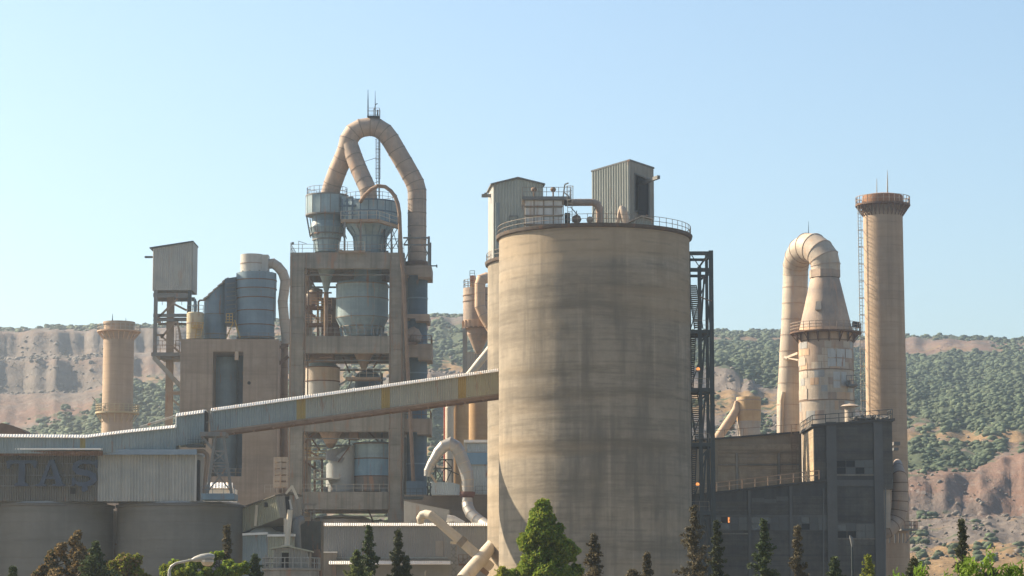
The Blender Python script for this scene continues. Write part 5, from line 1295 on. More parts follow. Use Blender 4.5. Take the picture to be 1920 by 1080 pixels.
for py in (560, 600, 640): w.rail([P(292,py+12,YT+5), P(353,py+12,YT+5)], h=1.1, step=1, r=.035)
w.rail([P(288,661,YT-.2), P(337,661,YT-.2)], h=1.1, step=1, r=.035); w.build('railing', M['rust_pipe'], t)
w = MB().box(X(284,YT,664), X(337,YT,664), YT-.3, YT+6, Z(668,YT), Z(661,YT)); w.box(X(300,YT,664), X(337,YT,664), YT+.5, YT+5, Z(673,YT), Z(668,YT)-.01); w.build('lower_deck', M['steel'], t)
w = MB().beam(P(288,668,YT), P(338,722,YT), .5).beam(P(286,672,YT+.3), P(338,728,YT+.3), .2)
w.build_each('knee_brace', M['steel_pale'], t)
w = MB().beam(P(311,737,YT+2.5), P(338,737,YT+2.5), .5).beam(P(312,740,YT+2.5), P(336,760,YT+2.5), .3).build('wall_tie', M['steel_tan'], t)
w = MB().ladder(P(333,660,YT+2), P(333,604,YT+2), .5); w.build('ladder', M['rust'], t)

# ================================================================== chimneys
def bracket_ring(cx, cy, r_in, r_out, z, n, mat, parent, drop=1.6, thick=.18, name='gallery_ring'):
    w = MB().lathe(cx, cy, [(r_in,z-thick),(r_out,z-thick),(r_out,z),(r_in,z)], seg=48, capb=False, capt=False)
    for i in range(n):
        a = 2*math.pi*i/n; c, s_ = math.cos(a), math.sin(a)
        w.beam((cx+(r_in-.05)*c,cy+(r_in-.05)*s_,z-drop),(cx+(r_out-.1)*c,cy+(r_out-.1)*s_,z-thick), .12)
    w.build(name, mat, parent)
YC = 455.0; s = S(YC,700); cx = X(221.5,YC,700)
t = thing('chimney', 'short beige chimney with two railed rings, far left in front of the quarry', 'chimney', (cx,YC,0))
zs_ = [0]+[Z(p,YC) for p in (900,860,820,790,760,730,700,670,640)]+[Z(624,YC)]
MB().lathe(cx, YC, [(29.6*s,0),(28.6*s,Z(640,YC)),(28.3*s,Z(608,YC)),(30*s,Z(607,YC)),(30*s,Z(604,YC)),(24*s,Z(603.5,YC))], seg=56, capb=False).build('shaft', M['stack'], t)
w = MB()
for p in (608, 619): w.lathe(cx, YC, [(29*s,Z(p,YC)-.1),(30*s,Z(p,YC)-.1),(30*s,Z(p,YC)+.1),(29*s,Z(p,YC)+.1)], seg=56)
w.build_each('crown_band', M['stack'], t)
bracket_ring(cx, YC, 28.5*s, 41*s, Z(621,YC), 22, M['cream_tank'], t)
MB().ringrail(cx, YC, 40*s, Z(621,YC), h=1.1, n=28, r=.04).build('upper_railing', M['rail_pale'], t)
bracket_ring(cx, YC, 28.8*s, 41*s, Z(773,YC), 16, M['rail_cream'] if 'rail_cream' in M else M['rail_pale'], t, drop=1.9, thick=.3)
MB().ringrail(cx, YC, 40*s, Z(773,YC), h=1.25, n=28, r=.06, rails=3).build('lower_railing', M['rail_cream'] if 'rail_cream' in M else M['rail_pale'], t)
w = MB().tube([P(211,604,YC), P(211,588,YC)], [.12,.03], 6).tube([P(236,604,YC), P(236,596,YC)], [.07,.03], 6); w.build_each('lightning_rod', M['steel_dark'], t)
w = MB().tube([P(184,772,YC-1), P(179,752,YC-1), P(173,744,YC-1)], .12, 6).build('davit', M['rail_pale'], t)

YC = 400.0; s = S(YC,600); cx = X(1659,YC,600)
t = thing('chimney', 'tall concrete chimney with a rusty crown and railed ring at the right', 'chimney', (cx,YC,0))
MB().lathe(cx, YC, [(39*s,0),(37.6*s,Z(760,YC)),(36.8*s,Z(400,YC)),(36.8*s,Z(388,YC))], seg=72, capb=False).build('shaft', M['stack_right'] if 'stack_right' in M else M['stack'], t)
MB().lathe(cx, YC, [(37*s,Z(388,YC)),(38*s,Z(386,YC)),(38*s,Z(368,YC)),(32*s,Z(366,YC))], seg=72, capb=False).build('crown', M['stack_band'], t)
bracket_ring(cx, YC, 37*s, 51.5*s, Z(384,YC), 30, M['rust'], t, drop=1.9, thick=.25)
w = MB()
for i in range(30):
    a = 2*math.pi*i/30; c, s_ = math.cos(a), math.sin(a); w.beam((cx+38.2*s*c,YC+38.2*s*s_,Z(400,YC)),(cx+38.2*s*c,YC+38.2*s*s_,Z(385,YC)), .22)
w.build_each('corbel', M['rust_pipe'], t)
MB().ringrail(cx, YC, 50.5*s, Z(384,YC), h=1.15, n=30, r=.045).build('ring_railing', M['rust_rail'] if 'rust_rail' in M else M['rail'], t)
w = MB().ladder((X(1613,YC,600), YC-1, Z(800,YC)), (X(1613,YC,600), YC-1, Z(386,YC)), .45, cage=.0, step=.5, r=.035)
za, zb = Z(800,YC), Z(386,YC); k = int((zb-za)/1.3)
for i in range(k):
    z = za+(zb-za)*i/k; xx = X(1613,YC,600)
    w.beam((xx-.3,YC-1,z),(xx-.3,YC-1.8,z),.06).beam((xx-.3,YC-1.8,z),(xx+.4,YC-1.8,z),.06).beam((xx+.4,YC-1.8,z),(xx+.4,YC-1,z),.06)
    if i%2: w.beam((xx-.3,YC-1,z),(cx-36.5*s,YC,z),.07)
w.beam((X(1609.5,YC,600),YC-1.8,za),(X(1609.5,YC,600),YC-1.8,zb),.05)
w.build('caged_ladder', M['rail_pale'], t)
w = MB().tube([P(1644,368,YC), P(1644,335,YC)], [.09,.03], 6).tube([P(1664,368,YC), P(1664,340,YC), P(1664,318,YC)], [.12,.09,.02], 6); w.build_each('lightning_rod', M['rail_pale'], t)
zlow = Z(995,YC); 
w = MB().box(X(1690,YC-6,995), X(1721,YC-6,995), YC-6, YC-2, zlow-.15, zlow+.1)
for px in (1668,1678,1686,1693,1700): w.beam(P(px,1000,YC-5.5), P(px,1018,YC-5.5), .18)
w.beam(P(1718,997,YC-5.5), P(1697,1018,YC-5.5), .15); w.build('low_platform', M['steel'], t)
MB().rail([(X(1697,YC-6,990),YC-5.9,zlow+.1),(X(1721,YC-6,990),YC-5.9,zlow+.1),(X(1721,YC-6,990),YC-2,zlow+.1)], h=1.1, step=1, r=.045).build('low_railing', M['rust'], t)
w = MB().box(X(1674,YC-8,830), X(1686,YC-8,830), YC-9, YC-7, Z(835,YC-8), Z(829,YC-8)).box(X(1674,YC-8,842), X(1683,YC-8,842), YC-9, YC-7, Z(845,YC-8), Z(840,YC-8)).build('cable_bracket', M['steel']); tag(w, 'two grey brackets sticking out of the workshop wall towards the tall chimney', 'bracket')

# conditioning tower with gooseneck
YG2 = 384.0; s = S(YG2,620); cx = X(1548.5,YG2,640)
ct = cylt('conditioning_tower', 'pale steel cooling tower tapering into a cone, ringed by a rusty platform', 'tower', cx, YG2,
   [(51*s,0),(51*s,Z(900,YG2)),(51*s,Z(846,YG2)),(51*s,Z(800,YG2)),(51*s,Z(753,YG2)),(51*s,Z(696,YG2)),(51*s,Z(668,YG2)),(51*s,Z(640,YG2))], [M['duct_pale'],M['duct_pale'],M['duct_pale'],M['duct_grey2'] if 'duct_grey2' in M else M['duct_pale'],M['duct_pale'],M['duct'],M['duct']], bands=[(51*s,Z(753,YG2)),(51*s,Z(696,YG2)),(51*s,Z(641,YG2))], bandmat='rust_pipe', seg=56)
for i,(a,b_) in enumerate(((616,590),(590,565),(565,542),(542,522))):
    ra, rb = [lerp(49,27,(616-q)/94)*s for q in (a,b_)]
    MB().lathe(cx, YG2, [(ra,Z(a,YG2)),(rb,Z(b_,YG2))], seg=40, capb=False, capt=False).build('cone_course', M['duct'], ct)
MB().lathe(cx, YG2, [(51*s,Z(640,YG2)+.01),(51*s,Z(624,YG2)),(49*s,Z(616,YG2))], seg=56, capb=False, capt=False).build('peach_lit_drum', M['cream_tank'], ct)  # peach colour stands in for orange light falling on the drum
w = MB()
for i in range(16):
    a = 2*math.pi*i/16; c, s_ = math.cos(a), math.sin(a); w.box(cx+53.5*s*c-.12, cx+53.5*s*c+.12, YG2+53.5*s*s_-.12, YG2+53.5*s*s_+.12, Z(641,YG2), Z(625,YG2))
w.build_each('bracket_post', M['rust'], ct)
bracket_ring(cx, YG2, 50*s, 67*s, Z(624,YG2), 16, M['rust'], ct, drop=1.7, thick=.2)
MB().ringrail(cx, YG2, 66*s, Z(624,YG2), h=1.3, n=32, r=.045, rails=3).build('ring_railing', M['rust_rail'] if 'rust_rail' in M else M['rust_pipe'], ct)
zc_ = [Z(521,YG2), Z(507,YG2)]
MB().vprism([(cx+30*s*math.cos(R(a)), YG2+30*s*math.sin(R(a))) for a in range(22,382,45)], zc_[0], zc_[1]).build('collar', M['duct'], ct)
for (a, b_, pa, pb) in ((1551,1566,655,671),(1568,1584,655,671),(1586,1600,655,671),(1551,1566,673,688),(1568,1584,673,688),(1561,1574,698,713),(1561,1574,716,728),(1576,1587,698,724),(1501,1512,670,684),(1497.5,1514,728,748)):
    n = 4; vs = []
    aa = math.acos(max(-1,min(1,(X(a,YG2-3.2,700)-cx)/(51.4*s)))); ab = math.acos(max(-1,min(1,(X(b_,YG2-3.2,700)-cx)/(51.4*s))))
    w = MB(); w.lathe(cx, YG2, [(51.2*s,Z(pb,YG2-3)),(51.2*s+.06,Z(pb,YG2-3)),(51.2*s+.06,Z(pa,YG2-3)),(51.2*s,Z(pa,YG2-3))], seg=n, a0=-aa, a1=-ab, smooth=True)
    w.build('patch_panel', M['clad_white'] if a > 1550 else M['cream_tank2'] if 'cream_tank2' in M else M['duct_pale'], ct)
rr = random.Random(21)
for row, (pa, pb) in enumerate(((644,656),(657,669),(670,682),(683,695),(698,711),(712,725),(726,738),(739,752),(755,772),(773,790))):
    a = rr.uniform(0,.2)
    while a < math.pi-.1:
        b_ = min(math.pi-.02, a+rr.uniform(.16,.42))
        if rr.random() < .62:
            w = MB(); w.lathe(cx, YG2, [(51.05*s,Z(pb,YG2)),(51.05*s+.03,Z(pb,YG2)),(51.05*s+.03,Z(pa,YG2)),(51.05*s,Z(pa,YG2))], seg=5, a0=-a-.01, a1=-b_+.01)
            w.build('plate', M[rr.choice(('duct','duct_pale','cream_tank','duct_grey','duct_pale'))], ct)
        a = b_
MB().hexa([P(1528,581,YG2-3.35),P(1540,580,YG2-3.45),P(1540,580,YG2-2.4),P(1528,581,YG2-2.4),P(1530,565,YG2-2.85),P(1540,564,YG2-2.95),P(1540,564,YG2-2),P(1530,565,YG2-2)]).build('access_hatch', M['duct_pale'], ct)
MB().ladder(P(1597,790,YG2-1.2), P(1594,640,YG2-1.2), .5, cage=.5).build('ladder', M['rust_pipe'], ct)
w = MB().box(X(1587,YG2-2,722), X(1604,YG2-2,722), YG2-4.6, YG2-2, Z(727,YG2-2), Z(723,YG2-2)).rail([P(1587,723,YG2-4.5), P(1605,723,YG2-4.5)], h=1.5, step=.6, r=.05); w.box(X(1588,YG2-4,715),X(1594,YG2-4,715),YG2-4.4,YG2-3.2,Z(722,YG2-4),Z(714,YG2-4)); w.build('side_platform', M['steel'], ct)
w = MB().box(X(1603,YG2,605)-.4, X(1609,YG2,605)+.1, YG2-.6, YG2+.3, Z(614,YG2), Z(604,YG2)); w.tube([P(1605,622,YG2), P(1605,612,YG2)], .1, 6); w.build('junction_box', M['steel_dark'], ct)
gn = duct('gooseneck_duct', 'pale gooseneck duct bending from the cone top down the left of the cooling tower',
  [(1548,508,384,2.14),(1548,497,384,2.17),(1545,484,384,2.17),(1537,473,384.5,2.17),(1526,465,385.5,2.17),(1514,464,387,2.14),(1503,471,388.5,2.03),(1496,483,390,1.97),(1492,498,391,1.92),(1491.5,515,391.5,1.89),(1491,540,391.5,1.89),(1490,570,391.5,1.89),(1489,600,391.5,1.89),(1487,630,391.5,1.89),(1485,660,391.5,1.89),(1484,690,391.5,1.89),(1482,720,391.5,1.89),(1480,760,391.5,1.89),(1480,830,391.5,1.89)], 1.7, M['duct_pale'], seg=30, flange=M['duct'])
MB().tube([P(1516,438,387), P(1516,415,387)], [.06,.02], 6).build_each('lightning_rod', M['steel_dark'], gn)
w = MB().beam(P(1475,671,389.5), P(1497,662,385), .35).beam(P(1475,671,389.5), P(1497,675,385), .2).tube([P(1472,671,389.5), P(1478,673,389)], .35, 8).build('duct_tie', M['duct_pale']); tag(w, 'white strut tying the gooseneck duct to the cooling tower', 'strut')
duct('side_pipe', 'slim pale pipe hugging the left foot of the gooseneck duct', [(1469,735,390),(1466,750,390),(1465,790,390),(1464,830,390)], .35, M['duct_pale'], seg=12, cat='pipe')
# ================================================================== workshop building on the right
YW = 335.0
t = thing('workshop', 'dark concrete workshop with a tall block, railed roof terraces and broken windows at the right', 'building', (X(1560,YW,950), YW, 0))
W = t
def wx(px, Y=YW, py=900): return X(px, Y, py)
# tall block
x0, x1, x2 = wx(1526,YW,850), wx(1673.5,YW,850), wx(1655,YW,850)
zt_, zm, zo = Z(797,YW), Z(903,YW), Z(917,YW)
dpt = 13.0
zts = Z(789,YW)
zl_ = Z(799,YW)
MB().hexa([(x0,YW,0),(x2,YW,0),(x2,YW+dpt,0),(x0,YW+dpt,0),(x0,YW,zl_),(x2,YW,zts),(x2,YW+dpt,zts),(x0,YW+dpt,zl_)]).build('tall_block', M['conc_dark'], t)
MB().box(x2+.003, x1, YW+.05, YW+dpt-.05, zo, zts-.05).build('overhang', M['infill'], t)
MB().box(x0-.02, x0+.25, YW+.3, YW+dpt-.3, Z(905,YW), zl_-.3).build('left_panel', M['infill_lit2'] if 'infill_lit2' in M else M['infill_lit'], t)
ax_, bx_ = wx(1549,YW,850), wx(1568,YW,850)
cx_, dx_ = wx(1638,YW,850), wx(1655,YW,850)
for (a, b_) in ((ax_,bx_),(cx_,dx_)): MB().box(a, b_, YW-.35, YW-.003, 0, zts-.15).build('column', M['conc_mid'], t)
w = MB().box(x0-.3, x1+.3, YW-.5, YW+dpt+.3, zts-.02, zts+.2)
w = MB().hexa([(x0-.35,YW-.55,zl_-.1),(x1+.3,YW-.55,zts-.02),(x1+.3,YW+dpt+.3,zts-.02),(x0-.35,YW+dpt+.3,zl_-.1),(x0-.35,YW-.55,zl_+.22),(x1+.3,YW-.55,zts+.3),(x1+.3,YW+dpt+.3,zts+.3),(x0-.35,YW+dpt+.3,zl_+.22)]).build('roof_edge', M['roof_dark'], t)
zr_ = lambda x: lerp(zl_+.22, zts+.3, (x-x0)/(x1-x0))
MB().rail([(x0-.2,YW+dpt,zr_(x0)),(x0-.2,YW-.4,zr_(x0)),(x1,YW-.4,zr_(x1)),(x1,YW+4,zr_(x1))], h=1.15, step=1.7, r=.045).build('roof_railing', M['steel_dark'], t)
# infill pieces between columns of tall block
def panel(a, b_, pa, pb, m_, Yp=YW, proud=.08, name='wall_panel'):
    return MB().box(a+.03, b_-.03, Yp-proud, Yp-.003, Z(pb,Yp), Z(pa,Yp)).build(name, M[m_], W)
panel(bx_, cx_, 801, 861, 'infill'); panel(bx_, cx_, 892, 898, 'conc_dark'); panel(bx_, cx_, 900, 912, 'conc_mid', proud=.16, name='beam'); panel(bx_, cx_, 914, 978, 'infill')
panel(bx_, cx_, 1012, 1022, 'infill'); panel(bx_, cx_, 1024, 1078, 'infill'); panel(bx_, cx_, 1080, 1140, 'infill')
panel(x0, ax_, 803, 860, 'infill'); panel(x0, ax_, 862, 897, 'infill')
def windows(a, b_, pa, pb, n, dark, rows=2, Yp=YW, frame='conc_mid'):
    """recessed band of panes; dark: set of (col,row) broken open"""
    dx = (b_-a)/n; z1, z0 = Z(pa,Yp), Z(pb,Yp); dz = (z1-z0)/rows
    w = MB()
    for i in range(n+1): xx = a+dx*i; w.box(xx-.04, xx+.04, Yp-.12, Yp-.004, z0, z1)
    for j in range(rows+1): w.box(a, b_, Yp-.13, Yp-.004, z0+dz*j-.04, z0+dz*j+.04)
    fr_ = w.build('window_frame', M['conc_mid'], W)
    for i in range(n):
        for j in range(rows):
            xx = a+dx*i; zz = z1-dz*(j+1)
            mt = 'dark' if (i,j) in dark else ('pane_grey','pane','pane_pale')[int(xx*7+j*3)%3]
            yy = -.012 if (i,j) in dark else -.07
            MB().box(xx+.05, xx+dx-.05, Yp+yy, Yp-.003, zz+.05, zz+dz-.05).build('pane' if mt != 'dark' else 'opening_shade_pane', M[mt], fr_)  # broken openings are near-black boxes standing in for shade inside

M['pane_grey'] = weather('dull_window_panel', (0.12,0.125,0.13), (0.17,0.175,0.17), streak=.3, bump=0, rough=0.5)
M['pane_pale'] = weather('pale_dusty_pane', (0.16,0.17,0.17), (0.22,0.22,0.21), streak=.3, bump=0, rough=0.3)
windows(bx_, cx_, 863, 889, 4, {(0,0),(0,1),(1,0),(2,1)})
windows(bx_, cx_, 982, 1009, 4, {(0,1),(1,1)})
# low front part
xl0 = wx(1296,YW,950); xl1 = x0
zL0, zL1 = Z(929,YW), Z(904,YW)
DB = 14.0
MB().hexa([(xl0,YW,0),(xl1-.003,YW,0),(xl1-.003,YW+DB,0),(xl0,YW+DB,0),(xl0,YW,zL0),(xl1-.003,YW,zL1),(xl1-.003,YW+DB,zL1),(xl0,YW+DB,zL0)]).build('low_block', M['conc_dark'], t)
MB().hexa([(xl0-.2,YW-.45,zL0-.12),(ax_-.01,YW-.45,zL1+.1),(ax_-.01,YW-.002,zL1+.1),(xl0-.2,YW-.002,zL0-.12),(xl0-.2,YW-.45,zL0+.12),(ax_-.01,YW-.45,zL1+.34),(ax_-.01,YW-.002,zL1+.34),(xl0-.2,YW-.002,zL0+.12)]).build('parapet', M['roof_dark'], t)
MB().rail([(xl0,YW-.3,zL0+.12),(xl1+.6,YW-.3,zL1+.34)], h=1.15, step=1.6, r=.065).build('terrace_railing', M['orange_steel'], t)
cols_ = [1296, 1333, 1402, 1479, 1549]
for px in (1404.5, 1482):
    xx = wx(px); MB().box(xx-.19, xx+.19, YW-.2, YW-.003, 0, lerp(zL0,zL1,(xx-xl0)/(xl1-xl0))-.15).build('column', M['conc_mid'], t)
bays = [(wx(1334),wx(1401.3)), (wx(1407.7),wx(1478.8)), (wx(1485.2),ax_)]
for bi,(a,b_) in enumerate(bays):
    panel(a, b_, (940,934,930)[bi], 965, 'infill'); panel(a, b_, 996, 1003, 'infill', proud=.05); panel(a, b_, 1003, 1040, 'infill'); panel(a, b_, 1042, 1085, 'infill'); panel(a, b_, 1087, 1140, 'infill')
    MB().box(a, b_, YW-.15, YW-.004, Z(968,YW), Z(965.5,YW)).build('lintel', M['conc_mid'], t)
    windows(a, b_, 968.5, 994, 4, [{(1,0)}, {(1,1)}, {(1,1)}][bi])
w = MB()
pts_ = [(1408,934,1478,931),(1408,941,1478,938)]
for a_, b_, c_, d_ in ((1409,1432,942,934),(1432.4,1455,943,936),(1455.4,1477,939,931)): w.box(wx(a_), wx(b_), YW-.1, YW-.081, Z(c_,YW), Z(d_,YW))
w.build_each('block', M['conc_mid'], t)
# glowing pane standing in for sunlit things seen through the window
q = MB().box(wx(1365,YW,975), wx(1379,YW,975), YW-.03, YW-.013, Z(980,YW), Z(970,YW)).build('glow_pane', glow, t)
MB().box(wx(1366.5,YW,975), wx(1377,YW,975), YW-.06, YW-.031, Z(976,YW), Z(974.5,YW)).box(wx(1371,YW,975), wx(1373,YW,975), YW-.061, YW-.03, Z(980,YW), Z(970,YW)).build('glow_pane_bars', M['rust'], t)
# upper wall set back
YU = 349.0
xu0 = X(1290,YU,840); xu1 = X(1503,YU,840)
zu0, zu1 = Z(828,YU), Z(811,YU)
MB().hexa([(xu0,YU,zL0-.5),(xu1,YU,zL0-.5),(xu1,YU+18,zL0-.5),(xu0,YU+18,zL0-.5),(xu0,YU,zu0),(xu1,YU,zu1),(xu1,YU+18,zu1),(xu0,YU+18,zu0)]).build('upper_block', M['conc_warmdark'], t)
MB().hexa([(xu0,YU-.35,zu0-.02),(xu1+.2,YU-.35,zu1-.02),(xu1+.2,YU+18.2,zu1-.02),(xu0,YU+18.2,zu0-.02),(xu0,YU-.35,zu0+.2),(xu1+.2,YU-.35,zu1+.2),(xu1+.2,YU+18.2,zu1+.2),(xu0,YU+18.2,zu0+.2)]).build('upper_roof_edge', M['roof_dark'], t)
MB().rail([(xu0,YU+2,zu0+.2),(xu1,YU+2,zu1+.2)], h=1.1, step=2.6, r=.03, rails=1).build('upper_railing', M['rust_pipe'], t)
for (a,b_,pa,pb) in ((1346,1379,852,869),(1384,1457,852,869),(1463,1498,848,867),(1346,1379,874,920),(1384,1457,874,920),(1463,1498,872,920),(1346,1498,832,849)):
    MB().box(X(a,YU,860)+.03, X(b_,YU,860)-.03, YU-.1, YU-.003, Z(pb,YU), Z(pa,YU)).build('wall_panel', M['infill_lit'], t)
w = MB()
for px in (1381.5, 1460): w.box(X(px,YU,860)-.15, X(px,YU,860)+.15, YU-.2, YU-.004, Z(925,YU), Z(850,YU))
w.box(X(1346,YU,871), X(1498,YU,871), YU-.16, YU-.101, Z(872.5,YU), Z(870,YU)); w.build_each('pilaster', M['conc'], t)
MB().ladder((X(1488,YU,840),YU-.5,Z(882,YU)), (X(1488,YU,840),YU-.5,Z(797,YU)), .55, cage=.6).build('ladder', M['rust_pipe'], t)
for px in (1544, 1660): MB().tube([P(px,915,YW-.12), P(px,1120,YW-.12)], .09, 6).build('downpipe', M['steel'], W)
MB().box(wx(1334), wx(1401), YW-.14, YW-.09, Z(1002,YW), Z(999.5,YW)).build('sill', M['conc'], W)
MB().box(bx_, cx_, YW-.2, YW-.131, Z(892,YW), Z(889.5,YW)).build('sill', M['conc'], W)
MB().box(bx_, cx_, YW-.2, YW-.131, Z(1011.5,YW), Z(1009.5,YW)).build('sill', M['conc'], W)
# mushroom vent and debris
c = P(1594,787,YW+5)
w = MB().lathe(c.x, YW+5, [(.7,zts),(.7,Z(764,YW+5)),(.95,Z(763,YW+5)),(1.25,Z(762,YW+5)),(.9,Z(759,YW+5)),(.15,Z(757,YW+5)),(.1,Z(756,YW+5))], seg=20).build('mushroom_vent', M['duct_pale']); tag(w, 'mushroom shaped roof vent on the tall block of the workshop', 'vent')
w = MB(); rr = random.Random(5)
for i in range(60):
    px = rr.uniform(1598,1668); y = YW+rr.uniform(.3,3); c = Vector((X(px,y,785), y, zts+.3)); h = .15+.5*rr.random()*(1-abs(px-1640)/60); sx_ = .2+.4*rr.random(); a = rr.random()*3
    w.beam(c, c+Vector((math.cos(a)*sx_,math.sin(a)*sx_,h)), .3+.3*rr.random(), .25)
w = w.build('roof_debris', M['rubble']); tag(w, 'heap of dark debris lying on the tall block roof edge', 'debris')
# big duct at the right wall
duct('elbow_duct', 'large dusty duct coming down beside the chimney and turning into the workshop wall', [(1683,868,348,.55),(1684,880,344,.8),(1686,892,342,.9),(1687,905,342),(1687,922,342),(1687,940,342),(1686,957,342),(1682,973,342),(1674,985,341.5),(1663,994,341),(1650,1000,341)], 1.04, M['duct'], seg=24, flange=M['rust'])
MB().box(X(1655,YW+1,920)+.01, X(1668,YW+1,920), YW+.6, YW+6, Z(990,YW+1), Z(918,YW+1)).build('side_bay', M['duct_pale'], W)

# twin lean tank behind the workshop
YV = 440.0; s = S(YV,780)
lt = cylt('round_tank', 'tan cylindrical tank behind the workshop, paler around its foot', 'tank', X(1404,YV,780), YV, [(21*s,0),(21.5*s,Z(800,YV)),(22.5*s,Z(790,YV)),(23*s,Z(770,YV)),(23.2*s,Z(750,YV)),(23*s,Z(745,YV))], [M['duct_pale'],M['duct_pale'],M['ochre_tank'],M['ochre_tank'],M['ochre_tank']], bands=[(23.2*s,Z(751,YV)),(23*s,Z(770,YV))], bandmat='duct')
duct('inclined_pipe', 'tan pipe leaning down to the left from the round tank behind the workshop', [(1381,752,YV-1,.3),(1380,768,YV-1,.65),(1372,783,YV-1),(1361,799,YV-1),(1350,815,YV-1),(1338,833,YV-1)], .78, M['cream_tank'], seg=16, cat='pipe')
w = MB()
for a,b_,c,d in ((1365,800,1378,792),(1368,806,1375,800)): w.beam(P(a,b_,YV), P(c,d,YV), .35)
w = w.build('pipe_prop', M['rust_pipe']); tag(w, 'short props between the leaning pipe and the round tank', 'prop')

# ================================================================== peach dust silo left of the big silo
YP = 410.0; s = S(YP,580)
ps = cylt('dust_silo', 'peach coloured dust silo with a cone on steel legs, beside the big silo', 'silo', X(897,YP,580), YP, [(5*s,Z(663,YP)),(21*s,Z(628,YP)),(22*s,Z(618,YP)),(28*s,Z(614,YP)),(28.5*s,Z(601,YP)),(28.5*s,Z(575,YP)),(28.5*s,Z(555,YP)),(28.5*s,Z(541,YP))], [M['duct'],M['duct'],M['duct'],M['cream_tank']], bands=[(28.7*s,Z(555,YP)),(28.7*s,Z(566,YP)),(29*s,Z(616,YP))], bandmat='rust_pipe')
w = MB()
for i in range(20):
    a = 2*math.pi*i/20; w.beam((897*0+X(897,YP,610)+29*s*math.cos(a),YP+29*s*math.sin(a),Z(616,YP)),(X(897,YP,610)+29*s*math.cos(a),YP+29*s*math.sin(a),Z(602,YP)),.25)
w.build_each('rib', M['cream_tank'], ps)
for px, dy in ((870.5,-1.5),(924,-1.5),(873,2),(922,2)): MB().box(X(px,YP,650)-.22, X(px,YP,650)+.22, YP+dy-.2, YP+dy+.2, 0, Z(617,YP)).build('leg', M['steel_pale'], ps)
MB().ringrail(X(897,YP,540), YP, 27.5*s, Z(541,YP), h=1.3, n=16, r=.045).build('railing', M['rail'], ps)
w = MB().box(X(881,YP,530), X(892,YP,530), YP-1, YP+1.5, Z(537,YP), Z(518,YP)); w.build('top_cabinet', M['cream_tank'], ps)
w = MB()
for i in range(4): w.box(X(883,YP-1,520), X(888,YP-1,520), YP-1.1, YP-1.002, Z(532-i*4,YP), Z(530-i*4,YP))
w.build_each('louvre', M['red'], ps)
MB().rail([P(881,517,YP-.9), P(890,517,YP-.9)], h=.8, step=.7, r=.04).build('cabinet_railing', M['steel_dark'], ps)
duct('return_duct', 'fat pale duct bending down in front of the peach silo', [(930,522,YP-2),(912,521,YP-3,.85),(903,524,YP-3.5),(900,533,YP-3.5),(900,550,YP-3.5),(900,575,YP-3.5),(906,590,YP-3.5),(918,610,YP-3.5),(935,638,YP-3.5)], 9.8*S(YP,560), M['cream_tank'], seg=20, flange=M['duct'])
duct('transfer_pipe', 'pale pipe slanting down to the left between the peach silo and the conveyor', [(930,640,398),(914,661,398),(900,678,398),(886,696,398),(868,718,398)], .62, M['cream_pale'], seg=16, cat='pipe')
w = MB().sheet([P(872,740,YP+4), P(925,740,YP+4)], [P(872,660,YP+4), P(925,660,YP+4)], pitch=.4); w.box(X(872,YP,700), X(925,YP,700), YP+4.1, YP+8, Z(740,YP), Z(660,YP)); w = w.build('rear_shed', M['duct_grey']); tag(w, 'pale corrugated shed wall seen behind the legs of the peach silo', 'shed')
YO = 402.0; s = S(YO,790)
cylt('ochre_silo', 'slim orange tinted silo with a pale duct on its left, below the conveyor', 'silo', X(862,YO,800), YO, [(17*s,0),(17*s,Z(860,YO)),(17*s,Z(810,YO)),(17*s,Z(770,YO)),(17*s,Z(735,YO))], [M['ochre_tank']], group=None)
cylt('ochre_silo', 'wide orange tinted silo below the conveyor, next to the big silo', 'silo', X(903,YO+5,800), YO+5, [(29*s,0),(29*s,Z(870,YO)),(29*s,Z(830,YO)),(29*s,Z(780,YO)),(29*s,Z(735,YO))], [M['ochre_tank']], group=None)
duct('riser_pipe', 'pale vertical pipe with a rounded top at the left of the orange tinted silos', [(872,752,YO-2),(858,750,YO-2),(847,755,YO-2),(843,766,YO-2),(843,790,YO-2),(843,820,YO-2),(843,860,YO-2),(843,900,YO-2),(843,960,YO-2)], .66, M['cream_pale'], seg=16, cat='pipe')
w = MB().tube([P(835,750,YO-1), P(835,1000,YO-1)], .25, 8).build('thin_riser', M['red']); tag(w, 'thin reddish pipe at the far left of the orange tinted silos', 'pipe')

# ================================================================== yard buildings in the middle
YR = 348
t = thing('blue_topped_building', 'white corrugated building with a sky blue panel, beside the big silo', 'building', (X(900,YR,880), YR, 0))
xw0, xw1 = X(871,YR,880), X(935,YR,880)
MB().box(xw0, xw1, YR+.05, YR+8, 0, Z(829,YR)).build('body', M['clad_white'], t)
MB().sheet([P(872,926,YR), P(935,926,YR)], [P(872,873,YR), P(935,873,YR)], pitch=.3).build('lower_cladding', M['clad_lblue'], t)
MB().sheet([P(876,847,YR), P(935,847,YR)], [P(876,832,YR), P(935,832,YR)], pitch=.3).build('upper_cladding', M['clad_lblue'], t)
MB().box(X(873,YR,860), xw1, YR-.25, YR-.003, Z(871,YR), Z(849,YR)).build('blue_panel', M['blue_panel'], t)
MB().box(X(870,YR,830), xw1, YR-.4, YR+8.2, Z(830,YR), Z(825,YR)).build('roof', M['roof_metal'], t)
w = MB().box(X(869.5,YR,880), X(872,YR,880), YR-.3, YR-.0, Z(930,YR), Z(830,YR)); w.build('corner_trim', M['clad_white'], t)
MB().rail([P(891,927,YR-2), P(930,927,YR-2)], h=1.1, step=.9, r=.03).build('railing', M['steel'], t)
